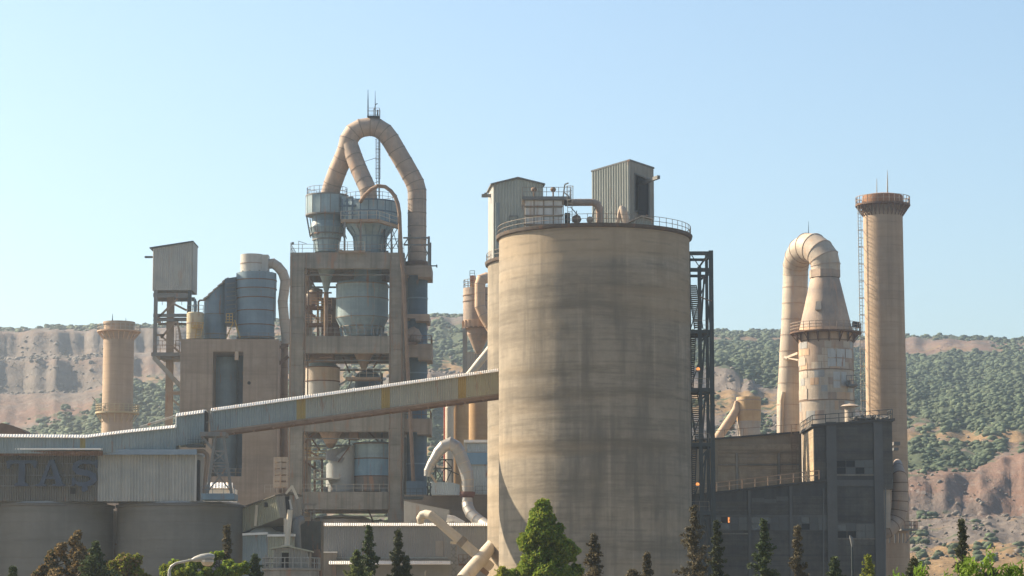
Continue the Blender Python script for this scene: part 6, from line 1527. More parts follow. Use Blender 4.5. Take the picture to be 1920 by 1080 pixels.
# concrete base wall
t = thing('retaining_wall', 'long brown concrete wall between the tower and the big silo, above the hall', 'wall', (X(840,346,950), 346, 0))
MB().box(X(757,346,950), X(940,346,950), 346, 358, 0, Z(927.5,346)).build('wall', M['conc_brown'], t)
MB().box(X(838,345.5,950), X(940,345.5,950), 345.3, 345.99, 0, Z(955,345.5)).build('lower_wall', M['conc_brown'], t)
w = MB().hexa([(X(757,339,960),339,0),(X(842,339,960),339,0),(X(842,339,960),344,0),(X(757,339,960),344,0),(X(757,339,960),339,Z(939,339)),(X(842,339,960),339,Z(956,339)),(X(842,339,960),344,Z(956,339)),(X(757,339,960),344,Z(939,339))])
w = w.build('sloped_shed', M['clad_pale2']); tag(w, 'plain pale shed with a sloping roof line above the long hall', 'shed')
w = MB().box(X(757,341,933), X(793,341,933), 340.5, 343, Z(936,341), Z(931,341)); w.rail([P(757,931,340.6), P(793,931,340.6)], h=1, step=.9, r=.03); w = w.build('duct_platform', M['steel_dark']); tag(w, 'dark platform at the foot of the tower riser', 'platform')
w = MB().box(X(762,358,915), X(800,358,915), 358, 363, 0, Z(902,358)).build('duct_housing', M['deep_tank']); tag(w, 'dark blue housing at the foot of the tower riser', 'housing')
w = MB()
for (a,b_,c,d) in ((802,905,802,930),(807,905,807,930),(800,912,809,930),(809,912,800,930)): w.beam(P(a,b_,344), P(c,d,344), .14)
w = w.build('small_trestle', M['steel_dark']); tag(w, 'small dark trestle between the riser and the white box building', 'trestle')
# white corrugated box with truss
t = thing('small_clad_shed', 'small pale corrugated shed with a steel truss frame above, under the arched silver duct', 'shed', (X(833,344,918), 344, Z(928,344)))
MB().sheet([P(806,928,344), P(849,928,344)], [P(807,903,344), P(849,905,344)], pitch=.26).build('front_cladding', M['clad_lblue'], t)
MB().sheet([P(849,928,344), P(862,928,344)], [P(849,905,344), P(862,909,344)], pitch=.26).build('right_cladding', M['clad_lblue'], t)
MB().box(X(806,344,915)+.1, X(862,344,915)-.1, 344.1, 347, Z(928,344), Z(909,344)).build('body', M['clad_white'], t)
w = MB()
for Yt in (344.3, 347): 
    for px in (804, 817, 834, 848): w.beam(P(px,906,Yt), P(px,861 if px != 804 else 880,Yt), .16)
    for py in (862, 878): w.beam(P(806,py,Yt), P(848,py,Yt), .16)
    for (a,b_,c,d) in ((817,878,834,906),(834,878,817,906),(834,878,860,890),(834,862,848,878),(804,906,817,880),(836,905,848,880)): w.beam(P(a,b_,Yt), P(c,d,Yt), .12)
w.build_each('truss_bar', M['steel_dark'], t)
w = MB().beam(P(808,890,344), P(818,905,344), .3).beam(P(804,885,344), P(814,883,344), .25).build('prop', M['duct_pale'], t)
duct('arched_duct', 'silver grey duct arching over the small clad shed and dropping to the hall roof', [(801,893,343,.42),(802,883,343,.5),(808,870,343,.55),(814,861,343,.6),(822,848,343,.72),(832,837,343,.78),(844,832,343,.82),(855,838,343,.85),(862,850,343,.86),(869,868,343,.86),(875,886,343,.86),(877,900,343,.82),(877,912,343,.78),(877,922,343,.78)], .8, M['duct_grey'], seg=24, flange=M['duct_pale'])
w = MB().lathe(X(876,343,928), 343, [(.95,Z(931,343)),(1.05,Z(925,343)),(1.0,Z(922,343))], seg=20); w.box(X(864,343,930), X(888,343,930), 342.6, 343.4, Z(934,343), Z(931,343)); w = w.build('duct_collar', M['red_dark']); tag(w, 'dark red collar on the silver duct', 'collar')
duct('arched_duct', 'lower silver section of the arched duct curving right towards the big silo', [(876,933,341,.68),(876,943,341,.72),(878,953,340.5,.74),(883,963,340,.76),(892,972,339.5,.76),(905,981,339,.76),(925,995,335,.76)], .75, M['duct_grey'], seg=24, flange=M['duct_pale'])
w = MB().tube([P(838,972,334), P(850,974,334), P(868,984,334)], .5, 12).build('white_stub', M['clad_white']); tag(w, 'short white pipe stub sloping over the hall roof', 'pipe')

# long hall
YH = 330
t = thing('long_hall', 'long grey corrugated hall with bright roof edges across the middle foreground', 'building', (X(760,YH,1030), YH, 0))
MB().sheet([Vector((X(602,YH,1000),YH,Z(1050,YH))), Vector((X(940,YH,1000),YH,Z(1050,YH)))], [P(602,986,YH), P(940,986,YH)], pitch=.27, depth=.05).build('front_cladding', M['clad_hall'], t)
MB().box(X(602,YH,1000), X(940,YH,1000), YH+.1, YH+22, 0, Z(987,YH)).build('body', M['clad_hall'], t)
MB().sheet([P(602,986,YH-.35), P(940,986,YH-.35)], [P(602,981,YH+.15), P(940,981,YH+.15)], pitch=.27, depth=.05).build('roof_edge', M['roof_metal'], t)
MB().sheet([P(602,981,YH+.16), P(940,981,YH+.16)], [P(602,981,YH+.16)+Vector((0,22,.25)), P(940,981,YH+.16)+Vector((0,22,.25))], pitch=.27, depth=.05).build('roof', M['roof_metal'], t)
MB().sheet([P(617,1058,YH-2.6), P(848,1058,YH-2.6)], [P(617,1052.5,YH-2.1), P(848,1052.5,YH-2.1)], pitch=.27, depth=.05).build('canopy_edge', M['roof_metal'], t)
MB().sheet([P(617,1052.5,YH-2.09), P(848,1052.5,YH-2.09)], [P(617,1052.5,YH-2.09)+Vector((0,2,.1)), P(848,1052.5,YH-2.09)+Vector((0,2,.1))], pitch=.27).build('canopy', M['roof_metal'], t)
MB().box(X(602,YH-1,1060), X(630,YH-1,1060), YH-1, YH-.07, 0, Z(1037,YH)).build('pier', M['conc'], t)
MB().box(X(601,YH-1,1036), X(632,YH-1,1036), YH-1.15, YH-.06, Z(1037,YH)+.003, Z(1034.5,YH)).build('pier_cap', M['roof_metal'], t)
MB().box(X(816,YH,1028), X(831,YH,1028), YH-.12, YH-.06, Z(1043,YH), Z(1014,YH)).build('door_panel', M['panel_white2'], t)
MB().box(X(679,YH,1020), X(690,YH,1020), YH-.1, YH-.06, Z(1040,YH), Z(1014,YH)).build('patch_sheet', M['clad_pale2'], t)
MB().box(X(632,YH,1046), X(848,YH,1046), YH-.3, YH-.07, Z(1047,YH), Z(1044.5,YH)).build('ledge', M['clad_blue'], t)
w = MB().tube([P(797,1080,YH-3), P(797,1073,YH-3), P(799,1070,YH-3)], [.09,.1,.05], 8).build('yard_post', M['rail_pale']); tag(w, 'small pale post in front of the hall', 'post')

# diagonal pipes by the silo
YD2 = 311
duct('diagonal_pipe', 'cream pipe running diagonally down over the hall front with a bent upper end', [(789,981,YD2+1.2,.38),(788,972,YD2+1,.46),(792,966,YD2+.6,.5),(799,964,YD2+.4,.52),(807,966,YD2,.53),(816,973,YD2,.53),(840,994,YD2,.55),(866,1016,YD2,.57),(890,1037,YD2,.6),(920,1064,YD2+1,.6)], .62, M['cream_pale'], seg=28, cat='pipe', part='pipe_section')
MB().tube([P(862,1011.5,YD2), P(871,1019.5,YD2)], .64, 22).build('pipe_collar', M['rail'], None)
tag(bpy.data.objects['pipe_collar'], 'olive collar around the middle of the diagonal cream pipe', 'collar')
duct('diagonal_pipe', 'fatter cream pipe sloping the other way, crossing at the foot of the big silo', [(940,1002,327,.75),(912,1035,315,.8),(898,1052,309,.83),(884,1068,306,.84),(866,1089,304,.84)], .95, M['cream_pale'], seg=20, cat='pipe', part='pipe_section')
w = MB().tube([P(886,1053,YD2-2), P(914,1076,YD2-1)], .3, 10).build('cross_brace', M['rust_pipe']); tag(w, 'brown brace crossing under the fat cream pipe', 'brace')
t = thing('pipe_trestle', 'pale lattice trestle holding up the diagonal cream pipe', 'trestle', (X(858,313,1050),313,0))
w = MB()
for px in (846, 855, 868, 884):
    for Yt in (312.5, 315): w.beam((X(px,Yt,1050),Yt,0), (X(px,Yt,1050),Yt,Z(1016 if px<850 else 1024 if px < 860 else 1042,Yt)), .16)
w.build_each('post', M['steel_pale'], t)
w = MB()
for Yt in (312.4, 315.1):
    for i in range(5):
        py = 1024+i*13; w.beam(P(846,py,Yt), P(855,py+10,Yt), .09); w.beam(P(855,py,Yt), P(846,py+10,Yt), .09)
    for (a,b_,c,d) in ((855,1060,884,1042),(855,1078,884,1056),(868,1045,884,1078),(855,1044,868,1060)): w.beam(P(a,b_,Yt), P(c,d,Yt), .1)
w.build_each('lacing_bar', M['steel'], t)
w = MB().box(X(844,312,1015), X(862,312,1015), 312, 315.5, Z(1019,312), Z(1015,312)).build('head_plate', M['cream_pale'], t)
w = MB().box(X(860,311.5,1056), X(884,311.5,1056), 311, 315.4, Z(1060,312), Z(1057,312)).rail([P(860,1056,311.2), P(884,1056,311.2)], h=1, step=.6, r=.03).build('platform', M['rust'], t)

# ================================================================== damaged gallery head and sheds
YA = 288.0
t = thing('tilted_shed', 'tilted corrugated gallery head with a dark gap in its end, leaning over the low sheds', 'shed', tuple(P(520,975,YA)))
bl, br = P(455,998,YA+4), P(526,971,YA)
tl, tr = P(455,953.5,YA+4), P(518,930.5,YA)
bl2 = P(566,978,YA+3.2); tl2 = P(563,932,YA+3.2)
def lv(a, b_, f_): return a.lerp(b_, f_)
MB().sheet([bl, lv(bl,br,.40)], [tl, lv(tl,tr,.44)], pitch=.34, depth=.09).build('side_cladding', M['clad_olive'], t)
MB().sheet([lv(bl,br,.40), br], [lv(tl,tr,.44), tr], pitch=.34, depth=.09).build('side_cladding', M['clad_olive'], t)
mid_t = P(545,925,YA+1.6)
e1b, e1t = lv(br,bl2,.28), lv(tr,mid_t,.6)
e2b, e2t = lv(br,bl2,.46), P(541,926.5,YA+1.4)
MB().sheet([br, e1b], [tr, e1t], pitch=.34, depth=.05).build('end_cladding', M['clad_taupe'], t)
MB().sheet([e2b, bl2], [P(543,925.5,YA+1.5), tl2], pitch=.34, depth=.05).build('end_cladding', M['clad_taupe'], t)
w = MB(); w.hexa([lv(br,bl2,.2)+Vector((0,.5,0)), lv(br,bl2,.6)+Vector((0,.5,0)), lv(br,bl2,.6)+Vector((0,.7,0)), lv(br,bl2,.2)+Vector((0,.7,0)), e1t+Vector((-.3,.5,-.2)), P(548,927,YA+1.9), P(548,927,YA+2.2), e1t+Vector((-.3,.7,-.2))]); w.build('gap_shade_panel', M['dark'], t)  # near-black sheet standing in for shade inside the gap
bk = Vector((1.6,3.5,0))
w = MB(); w.sheet([bl2, bl+bk], [tl2, tl+bk], pitch=.5); w.build('rear_cladding', M['clad'], t)
w = MB(); w.hexa([bl, br, bl2, bl+bk, bl+Vector((0,0,.15)), br+Vector((0,0,.15)), bl2+Vector((0,0,.15)), bl+bk+Vector((0,0,.15))]); w.build('floor', M['clad_taupe'], t)
up = Vector((0,0,.14))
w = MB(); o = Vector((-.1,-.3,.02))
w.hexa([tl+o, tr+o, tl2+Vector((.2,.2,.05)), tl+bk, tl+o+up, tr+o+up, tl2+Vector((.2,.2,.05))+up, tl+bk+up])
w.hexa([tr+o, mid_t+Vector((0,-.3,0)), tl2+Vector((.2,.2,.1)), tl2, tr+o+up, mid_t+Vector((0,-.3,0))+up, tl2+Vector((.2,.2,.1))+up, tl2+up]); w.build('roof', M['roof_dark2'], t)
MB().box(X(496,YA+1.3,946), X(505,YA+1.3,946), YA+1.0, YA+1.7, Z(950.5,YA+1.2), Z(942,YA+1.2)).build('window', M['dark'], t)
MB().beam(P(482,947,YA+2.1), P(479,986,YA+2.4), .3).build('cover_strip', M['cream_pale'], t)
MB().beam(P(536,926,YA-.2), P(548,911,YA-.2), .22).beam(P(547,911,YA-.2), P(558,935,YA-.2), .28).build('ridge_bracket', M['cream_pale'], t)
MB().beam(P(543,937,YA+.6), P(547,955,YA+.6), .2).build('loose_strip', M['clad_white'], t)
w = MB().tube([P(544,956,YA-1.5), P(538,1022,YA-1.5)], [.3,.3], 12); w.lathe(P(537.5,1024,YA-1.5).x, YA-1.5, [(.3,Z(1022,YA-1.5)),(.62,Z(1023,YA-1.5)),(.62,Z(1025,YA-1.5)),(.1,Z(1026,YA-1.5))], seg=14)
w = w.build('leaning_pipe', M['cream_pale']); tag(w, 'pale leaning pipe standing on the little hut roof', 'pipe')
w = MB().tube([P(535,972,YA+.5), P(535,1001,YA+.5)], .2, 8).build('short_post', M['cream_pale']); tag(w, 'short pale post beside the leaning pipe, under the tilted shed', 'post')
w = MB().tube([P(566,974,YA+2), P(557,978,YA+1.5), P(555,986,YA+1.5), P(557,1030,YA+1.5)], .5, 12).build('grey_spout', M['steel']); tag(w, 'grey spout hanging from the tilted shed behind the hut', 'spout')
# low sheds under it
t = thing('low_shed', 'blue grey sided low shed beside the right edge of the low silo', 'shed', (X(480,290,1030),290,0))
MB().sheet([(X(455,290,1030),290,0), (X(502,289,1030),289,0)], [P(455,1001,290), P(502,998.5,289)], pitch=.3).build('left_cladding', M['clad_blue'], t)
MB().sheet([(X(503,288.9,1030),288.9,0), (X(552,287.5,1030),287.5,0)], [P(503,1004,288.9), P(552,1003.5,287.5)], pitch=.3).build('right_cladding', M['clad_olive'], t)
w = MB(); rr = random.Random(8)
def rv(px,py,Y): return P(px+rr.uniform(-1,1), py+rr.uniform(-1.2,1.2), Y)
top = [rv(455,1000,289.7), rv(470,996,290.5), rv(480,991,291), rv(493,984,292), rv(505,986,292), rv(515,995,291), rv(530,998,290), rv(552,1001,289)]
frn = [P(455,1001,289.6), P(470,1000,289.4), P(480,999.6,289.2), P(493,999.2,288.9), P(505,1003,288.5), P(515,1003,288.2), P(530,1002.8,287.8), P(553,1002.6,287.2)]
bck = [p+Vector((0,4,.2)) for p in top]
w.add(frn+top+bck, [(i,i+1,9+i,8+i) for i in range(7)]+[(8+i,9+i,17+i,16+i) for i in range(7)], True)
w.build('crumpled_roof', M['roof_cream'], t)
w = MB().beam(P(455,1002,289.5), P(502,1000,288.8), .25).beam(P(502,1004,288.7), P(553,1003.5,287.1), .25).build('eave', M['roof_metal'], t)
MB().box(X(455,290,1060)-.05, X(502,289,1060), 288.7, 288.9, Z(1062,289), Z(1059,289)).build('girt', M['steel_dark'], t)
w = MB().box(X(455,294,960), X(548,294,960), 292, 296, Z(1000,293), Z(972,293)).build('recess_shade_box', M['dark']); tag(w, 'near-black box standing in for the shade beneath the tilted shed', 'recess')  # solid near-black box in place of the shade below the shed
# panelled grey block
t = thing('panelled_block', 'dark grey panelled steel block with a railed top between the hut and the long hall', 'housing', (X(580,294,1020),294,0))
MB().box(X(560,294,1020), X(602,294,1020), 294, 298, 0, Z(977,294)).build('body', M['steel_olive'], t)
for i in range(4):
    for j in range(5):
        MB().box(X(562+i*10,294,1000)+.04, X(572+i*10,294,1000)-.04, 293.9, 293.997, Z(1000.5+j*15,294)+.05, Z(986+j*15,294)-.05).build('panel', M['steel_olive'], t)
MB().rail([P(564,977,294.1), P(602,977,294.1), P(602,977,298)], h=1.1, step=1, r=.035).build('railing', M['steel_pale'], t)
w = MB().beam(P(570,978,295), P(570,945,295), .16).beam(P(589,978,295), P(589,945,295), .16).beam(P(566,945.5,295), P(594,945.5,295), .2).build('gantry_frame', M['rail'], t)
w = MB().lathe(X(594,292,1050), 292, [(.4,Z(1075,292)),(.5,Z(1040,292)),(.3,Z(1030,292))], seg=12); w.tube([P(590,1060,291.5),P(596,1052,291.5),P(597,1040,291.5)], .2, 8); w.box(X(588,291.5,1070),X(602,291.5,1070),291,293,0,Z(1068,291.5)); w = w.build('rusty_pump', M['rust']); tag(w, 'rusty brown pump and pipes beside the round railed platform', 'pump')
# small silo with hut
YS2 = 281.0; s = S(YS2,1070); cx = X(546,YS2,1070)
t = thing('small_silo', 'small round silo with a railed top carrying a gabled hut', 'silo', (cx,YS2,0))
MB().lathe(cx, YS2, [(52*s,0),(52*s,Z(1067,YS2)-.2),(55*s,Z(1067,YS2)-.15),(55*s,Z(1066,YS2)),(50*s,Z(1066,YS2)+.03)], seg=56).build('shell', M['silo2_pale'] if 'silo2_pale' in M else M['conc'], t)
MB().ringrail(cx, YS2, 54*s, Z(1066,YS2), h=1.12, n=22, r=.05).build('railing', M['rail_blue'] if 'rail_blue' in M else M['steel_pale'], t)
t = thing('gabled_hut', 'little gabled hut with an open dark door on the railed round silo', 'hut', (X(545,YS2,1060), YS2-1, Z(1066,YS2)))
zb_ = Z(1066,YS2)+.03; ya = YS2-1.2
ha, hb_, hm = X(513,ya,1040), X(580,ya,1040), X(540,ya,1040); d0, d1 = X(528,ya,1040), X(541.5,ya,1040)
z1_, z2_, z3_ = Z(1029,ya), Z(1026,ya), Z(1034,ya)
def hz_(x): return lerp(z1_, z2_, (x-ha)/(hm-ha)) if x < hm else lerp(z2_, z3_, (x-hm)/(hb_-hm))
MB().sheet([Vector((ha,ya,zb_)), Vector((d0,ya,zb_))], [Vector((ha,ya,hz_(ha))), Vector((d0,ya,hz_(d0)))], pitch=.3).build('front_wall', M['clad_taupe'], t)
MB().sheet([Vector((d1,ya,zb_)), Vector((hb_,ya,zb_))], [Vector((d1,ya,hz_(d1))), Vector((hb_,ya,hz_(hb_)))], pitch=.3).build('front_wall', M['clad_taupe'], t)
MB().box(d0, d1, ya-.02, ya+.04, Z(1033,ya), z2_-.1).build('lintel', M['clad_taupe'], t)
MB().box(ha+.1, hb_-.1, ya+1.0, ya+3, zb_, z3_-.1).build('doorway_shade_block', M['dark'], t)  # solid near-black block standing in for shade behind the door
MB().box(ha-.02, ha+.1, ya, ya+3, zb_, hz_(ha)-.05).box(hb_-.1, hb_, ya, ya+3, zb_, hz_(hb_)-.05).build_each('side_wall', M['clad_taupe'], t)
w = MB()
for (p, q) in (((ha-.35,z1_-.05),(hm,z2_+.03)),((hm,z2_+.03),(hb_+.25,z3_-.08))):
    w.hexa([(p[0],ya-.4,p[1]),(q[0],ya-.4,q[1]),(q[0],ya+3.3,q[1]),(p[0],ya+3.3,p[1]),(p[0],ya-.4,p[1]+.16),(q[0],ya-.4,q[1]+.16),(q[0],ya+3.3,q[1]+.16),(p[0],ya+3.3,p[1]+.16)])
w.build('roof', M['clad_olive'], t)
# sunlit low roof behind the trestle
w = MB().sheet([P(372,915,345), P(436,915,345)], [P(372,905,346), P(436,905,346)], pitch=.4); w.box(X(372,346,930), X(436,346,930), 346, 352, 0, Z(915,346)); w = w.build('low_roof', M['roof_metal']); tag(w, 'pale sunlit low roof seen through the legs of the trestle', 'roof')
w = MB().tube([P(367,846,287.5), P(381,846,287.5), P(388,852,287.5), P(389,866,287.5), P(385,895,287.5), P(383,935,287.5)], .22, 10).build('bent_pipe', M['duct']); tag(w, 'thin beige pipe bending down from the lettered building to the trestle foot', 'pipe')
# far left roof silhouette
w = MB(); w.prism([(X(-10,330,800),Z(830,330)),(X(-10,330,800),Z(797,330)),(X(3,330,800),Z(793,330)),(X(20,330,800),Z(797,330)),(X(38,330,800),Z(803,330)),(X(49,330,800),Z(812,330)),(X(49,330,800),Z(830,330))], 330, 336)
w = w.build('distant_roof', M['rust']); tag(w, 'dark brown sloping roof end peeping over the gallery at the far left', 'roof')

# ================================================================== street lamps
def street_lamp(label, base_px, Yp, armpts, headpts, group='street lamps'):
    b0 = P(*base_px, Yp)
    t = thing('street_lamp', label, 'street lamp', (b0.x, Yp, 0), group)
    pm = M['lamp_metal'] if Yp < 100 else M['steel_dark']
    MB().tube([(b0.x,Yp,0),(b0.x,Yp,b0.z)]+[P(a,b_,Yp) for a,b_ in armpts], [.08,.06]+[.045]*len(armpts), 10).build('pole', pm, t)
    hp = [P(a,b_,Yp) for a,b_,_ in headpts]
    MB().tube(hp, [q[2] for q in headpts], 12).build('lamp_head', M['lamp_metal'] if Yp < 100 else M['steel'], t)
    return t
t = street_lamp('curved arm street lamp with a pale head in front of the low silos', (317.5,1078), 92, [(317.5,1070),(321,1062),(330,1056),(345,1053),(361,1049.5)], [(360,1050,.05),(366,1048.5,.10),(378,1046,.14),(392,1044.5,.15),(400,1045,.11),(402,1046,.03)])
cbb = P(389,1055,92)
MB().lathe(cbb.x, 92, [(.03,cbb.z-.13),(.16,cbb.z-.09),(.23,cbb.z+.02),(.22,cbb.z+.1)], seg=16).build('lamp_glass', M['lamp_glass'], t)
t = street_lamp('thin street lamp seen head on before the dark workshop', (1598,1040), 150, [(1597.5,1020),(1597,1010)], [(1598,1026,.05),(1597.5,1016,.09),(1595.5,1008,.09),(1593,1004,.04)])

# pylon on the far hillside
YPy = 1120.0
t = thing('power_pylon', 'lattice power pylon standing on the far green hillside at the right', 'pylon', tuple(P(1906,800,YPy)))
w = MB()
for i in range(6):
    f0, f1 = i/6, (i+1)/6
    for sgn in (-1,1):
        w.beam(P(1906+sgn*lerp(9,1.2,f0), lerp(802,722,f0), YPy), P(1906+sgn*lerp(9,1.2,f1), lerp(802,722,f1), YPy), .32)
        w.beam(P(1906+sgn*lerp(9,1.2,f0), lerp(802,722,f0), YPy), P(1906-sgn*lerp(9,1.2,f1), lerp(802,722,f1), YPy), .2)
w.build_each('lattice_bar', M['steel'], t)
w = MB()
for py, h in ((732,7),(744,9),(756,7)): w.beam(P(1906-h,py,YPy), P(1906+h,py,YPy), .3)
w.build_each('cross_arm', M['steel'], t)
w = MB().box(X(1898,812,835), X(1906,812,835), 812, 816, Z(851,812), Z(836,812)).build('gate_post_block', M['stack']); tag(w, 'pale concrete block on the edge of the red quarry face at the right', 'block')
# ================================================================== vegetation
def leaf_mat(n_, a, b_, tr=.3): M[n_] = leafy(n_, a, b_, 0.9, tr)
leaf_mat('leaf_green', (0.09,0.15,0.018), (0.20,0.27,0.04), .45)
leaf_mat('leaf_brown', (0.075,0.065,0.038), (0.125,0.105,0.065), .2)
leaf_mat('leaf_dark', (0.032,0.042,0.018), (0.07,0.075,0.036), .2)
leaf_mat('leaf_conifer', (0.035,0.055,0.022), (0.07,0.09,0.036), .22)
leaf_mat('leaf_red', (0.17,0.115,0.05), (0.27,0.19,0.09), .3)
leaf_mat('leaf_yellow', (0.13,0.16,0.02), (0.25,0.26,0.045), .42)
leaf_mat('leaf_yellow2', (0.07,0.095,0.03), (0.12,0.14,0.05), .3)
leaf_mat('leaf_bright', (0.075,0.14,0.02), (0.17,0.25,0.04), .45)
M['bark'] = weather('bark', (0.07,0.05,0.035), (0.11,0.085,0.06), streak=0, bump=.3)
M['twig'] = weather('twig_grey', (0.16,0.13,0.09), (0.22,0.18,0.13), streak=0, bump=.1)
def leaves_mesh(C3, size, name, mat, parent, rs, elong=1.7, droop=0.0):
    n = len(C3); a = rs.normal(size=(n,3)); a[:,2] -= droop; a /= np.linalg.norm(a,axis=1)[:,None]
    b_ = rs.normal(size=(n,3)); b_ -= a*(a*b_).sum(1)[:,None]; b_ /= np.linalg.norm(b_,axis=1)[:,None]
    s_ = size*(0.6+0.8*rs.random(n))[:,None]
    V = np.stack([C3-a*s_*elong*.5, C3+b_*s_*.45, C3+a*s_*elong*.5, C3-b_*s_*.45], 1).reshape(-1,3)
    off = Vector((0,0,0)); q = parent
    while q is not None: off += q.location; q = q.parent
    V = V - np.array(off)
    me = bpy.data.meshes.new(name); fast_mesh(me, V, np.arange(4*n).reshape(-1,4), 4); me.materials.append(mat)
    o = bpy.data.objects.new(name, me); C.objects.link(o); o.parent = parent
    return o
def conifer(px, py, hw, Yt, label, mat='leaf_brown', seed=0, n=9000, openness=.5, lean=0, slim=1.0, vis=None):
    """hw: half width in photo columns at the frame's lower edge"""
    rs = np.random.default_rng(seed+100)
    top = P(px, py, Yt); H_ = top.z; s_ = S(Yt, 1050)
    x0_ = top.x + lean
    t = thing('conifer', label, 'tree', (x0_,Yt,0), 'conifers along the foreground')
    MB().tube([(x0_,Yt,0),(x0_+(top.x-x0_)*.6,Yt,H_*.6),(top.x,Yt,H_-.3)], [.2,.12,.02], 8).build('trunk', M['bark'], t)
    visz = Z(1080, Yt); Rb = hw*s_; 
    # width profile: reaches Rb at the frame's lower edge, grows slowly below
    nb = 85
    P3 = []; tw = MB()
    for i in range(nb):
        f_ = (i+rs.random())/nb
        d = f_**1.15*(H_-visz)*1.6 + .15
        z = H_ - d
        rad = Rb*min(1.3,(d/(H_-visz))**.85)*(0.30+0.95*rs.random())
        if rs.random() < .12: rad *= 1.35
        a = rs.random()*6.283
        L = max(rad,.15); up_ = rs.uniform(-.05,.55)
        m_ = int(.62*n/nb*(0.25+ d/(H_-visz)*.9)) + 8
        u_ = rs.random(m_)**.7
        bx = top.x + (x0_-top.x)*d/H_
        sp_ = (.07+.085*L)*(1.2-u_*.75)
        clump = np.stack([bx+np.cos(a)*L*u_ + rs.normal(size=m_)*sp_, Yt+np.sin(a)*L*u_ + rs.normal(size=m_)*sp_, z+L*u_*up_ + rs.normal(size=m_)*sp_*.75], 1)
        P3.append(clump)
        tw.beam((bx,Yt,z), (bx+math.cos(a)*L*.9,Yt+math.sin(a)*L*.9,z+L*.9*up_), .035)
    tw.build('branches', M['bark'], t)
    leaves_mesh(np.concatenate(P3), .085*Yt/150, 'crown', M[mat], t, rs)
    return t
def broadleaf(px, py, hw, Yt, label, mat='leaf_green', seed=0, n=16000, lobes=26, lsize=.13, mat2=None, peak=1.0, group='broadleaf trees along the foreground'):
    rs = np.random.default_rng(seed+500)
    top = P(px, py, Yt); s_ = S(Yt,1050); H_ = top.z; visz = Z(1080,Yt); Rb = hw*s_
    t = thing('broadleaf_tree', label, 'tree', (top.x,Yt,0), group)
    tw = MB().tube([(top.x,Yt,0),(top.x+.1,Yt,visz-1.5),(top.x,Yt,H_-.6)], [.28,.2,.03], 8)
    L_ = []
    hgt = (H_-visz)
    for i in range(lobes):
        f_ = (i+.5)/lobes
        d = .35*Rb*.3 + f_**1.0*(hgt*1.45)
        rad = Rb*min(1.15,(d/hgt)**peak)
        a = rs.random()*6.283; rr_ = rad*rs.uniform(.45,1.25) if d > hgt*.18 else 0
        r_l = min(.5*hgt, Rb*(.16+.16*rs.random()))*(.6+.5*min(1,d/hgt))
        L_.append((top.x+math.cos(a)*max(0,rr_-r_l*.5), Yt+math.sin(a)*max(0,rr_-r_l*.5)*.8, H_-d-r_l*.3, r_l))
    P3 = []
    tot = sum(q[3]**2 for q in L_)
    for (x,y,z,r_l) in L_:
        m_ = int(n*r_l**2/tot); dd = rs.normal(size=(m_,3)); dd /= np.linalg.norm(dd,axis=1)[:,None]
        rad = r_l*(1-.55*rs.random(m_)**2.0)*(1+.22*np.sin(dd[:,0]*5+x)*np.cos(dd[:,2]*6+y))
        P3.append(np.array([x,y,z])+dd*rad[:,None]*np.array([1,1,.95]))
        tw.tube([(top.x,Yt,max(1,z-r_l*1.6)),(x,y,z)], [.05,.015], 5)
    tw.build('trunk', M['twig'], t)
    P3 = np.concatenate(P3)
    if mat2:
        k = rs.random(len(P3)) < .35
        leaves_mesh(P3[~k], lsize, 'crown', M[mat], t, rs, droop=.5); leaves_mesh(P3[k], lsize, 'foliage_patch', M[mat2], t, rs, droop=.5)
    else: leaves_mesh(P3, lsize, 'crown', M[mat], t, rs, droop=.5)
    return t
broadleaf(1018, 934, 78, 150, 'large bright green tree in front of the big silo', 'leaf_green', 1, 76000, 64, .11, 'leaf_yellow', .85)
conifer(1114, 1000, 29, 152, 'greyish brown conifer just right of the large bright green tree', 'leaf_brown', 2, 12000)
conifer(1213, 1034, 11, 152, 'tiny thin conifer tip before the right half of the big silo', 'leaf_brown', 3, 3500)
conifer(1187, 1066, 12, 150, 'barely visible conifer tip between the greyish brown conifer and the tiny thin one', 'leaf_brown', 23, 2500)
conifer(1301, 945, 34, 150, 'tall shaggy brown conifer at the right edge of the big silo', 'leaf_brown', 4, 14000)
conifer(1344, 974, 20, 156, 'slim dark conifer right behind the stair tower foot', 'leaf_dark', 5, 9000)
conifer(1432, 971, 27, 150, 'tall conifer with olive lower branches before the workshop windows', 'leaf_conifer', 6, 13000)
conifer(1495, 983, 19, 150, 'slim brown conifer near the middle of the workshop wall', 'leaf_brown', 7, 9000)
conifer(1564, 1041, 14, 150, 'low olive conifer tip beneath the tall workshop block', 'leaf_conifer', 8, 4000)
conifer(1628, 1038, 16, 150, 'sparse yellowish conifer tip right of the head on street lamp', 'leaf_yellow', 9, 2200)
conifer(1803, 971, 20, 140, 'dark conifer standing alone against the quarry slope at the right', 'leaf_dark', 10, 12000)
conifer(1712, 1044, 20, 140, 'dark leaning conifer tip just right of the tall chimney foot', 'leaf_dark', 11, 5000, lean=.6)
conifer(1860, 1062, 14, 140, 'small dark conifer tip near the right edge', 'leaf_dark', 12, 3000)
conifer(692, 983, 22, 150, 'taller of the two green conifers in front of the long hall', 'leaf_conifer', 13, 11000)
conifer(669, 1030, 20, 147, 'paler green bushy conifer touching the left side of a taller one before the hall', 'leaf_yellow2', 14, 8000)
conifer(747, 991, 17, 150, 'dark green conifer right of the other one before the long hall', 'leaf_dark', 15, 10000)
conifer(761, 1040, 12, 150, 'short conifer touching the right side of the dark green one before the hall', 'leaf_dark', 25, 5000)
conifer(426, 982, 18, 150, 'thin grey brown conifer before the right edge of the low silos', 'leaf_brown', 16, 8000)
conifer(479, 1037, 17, 150, 'small olive conifer in front of the low blue grey shed', 'leaf_conifer', 17, 5000)
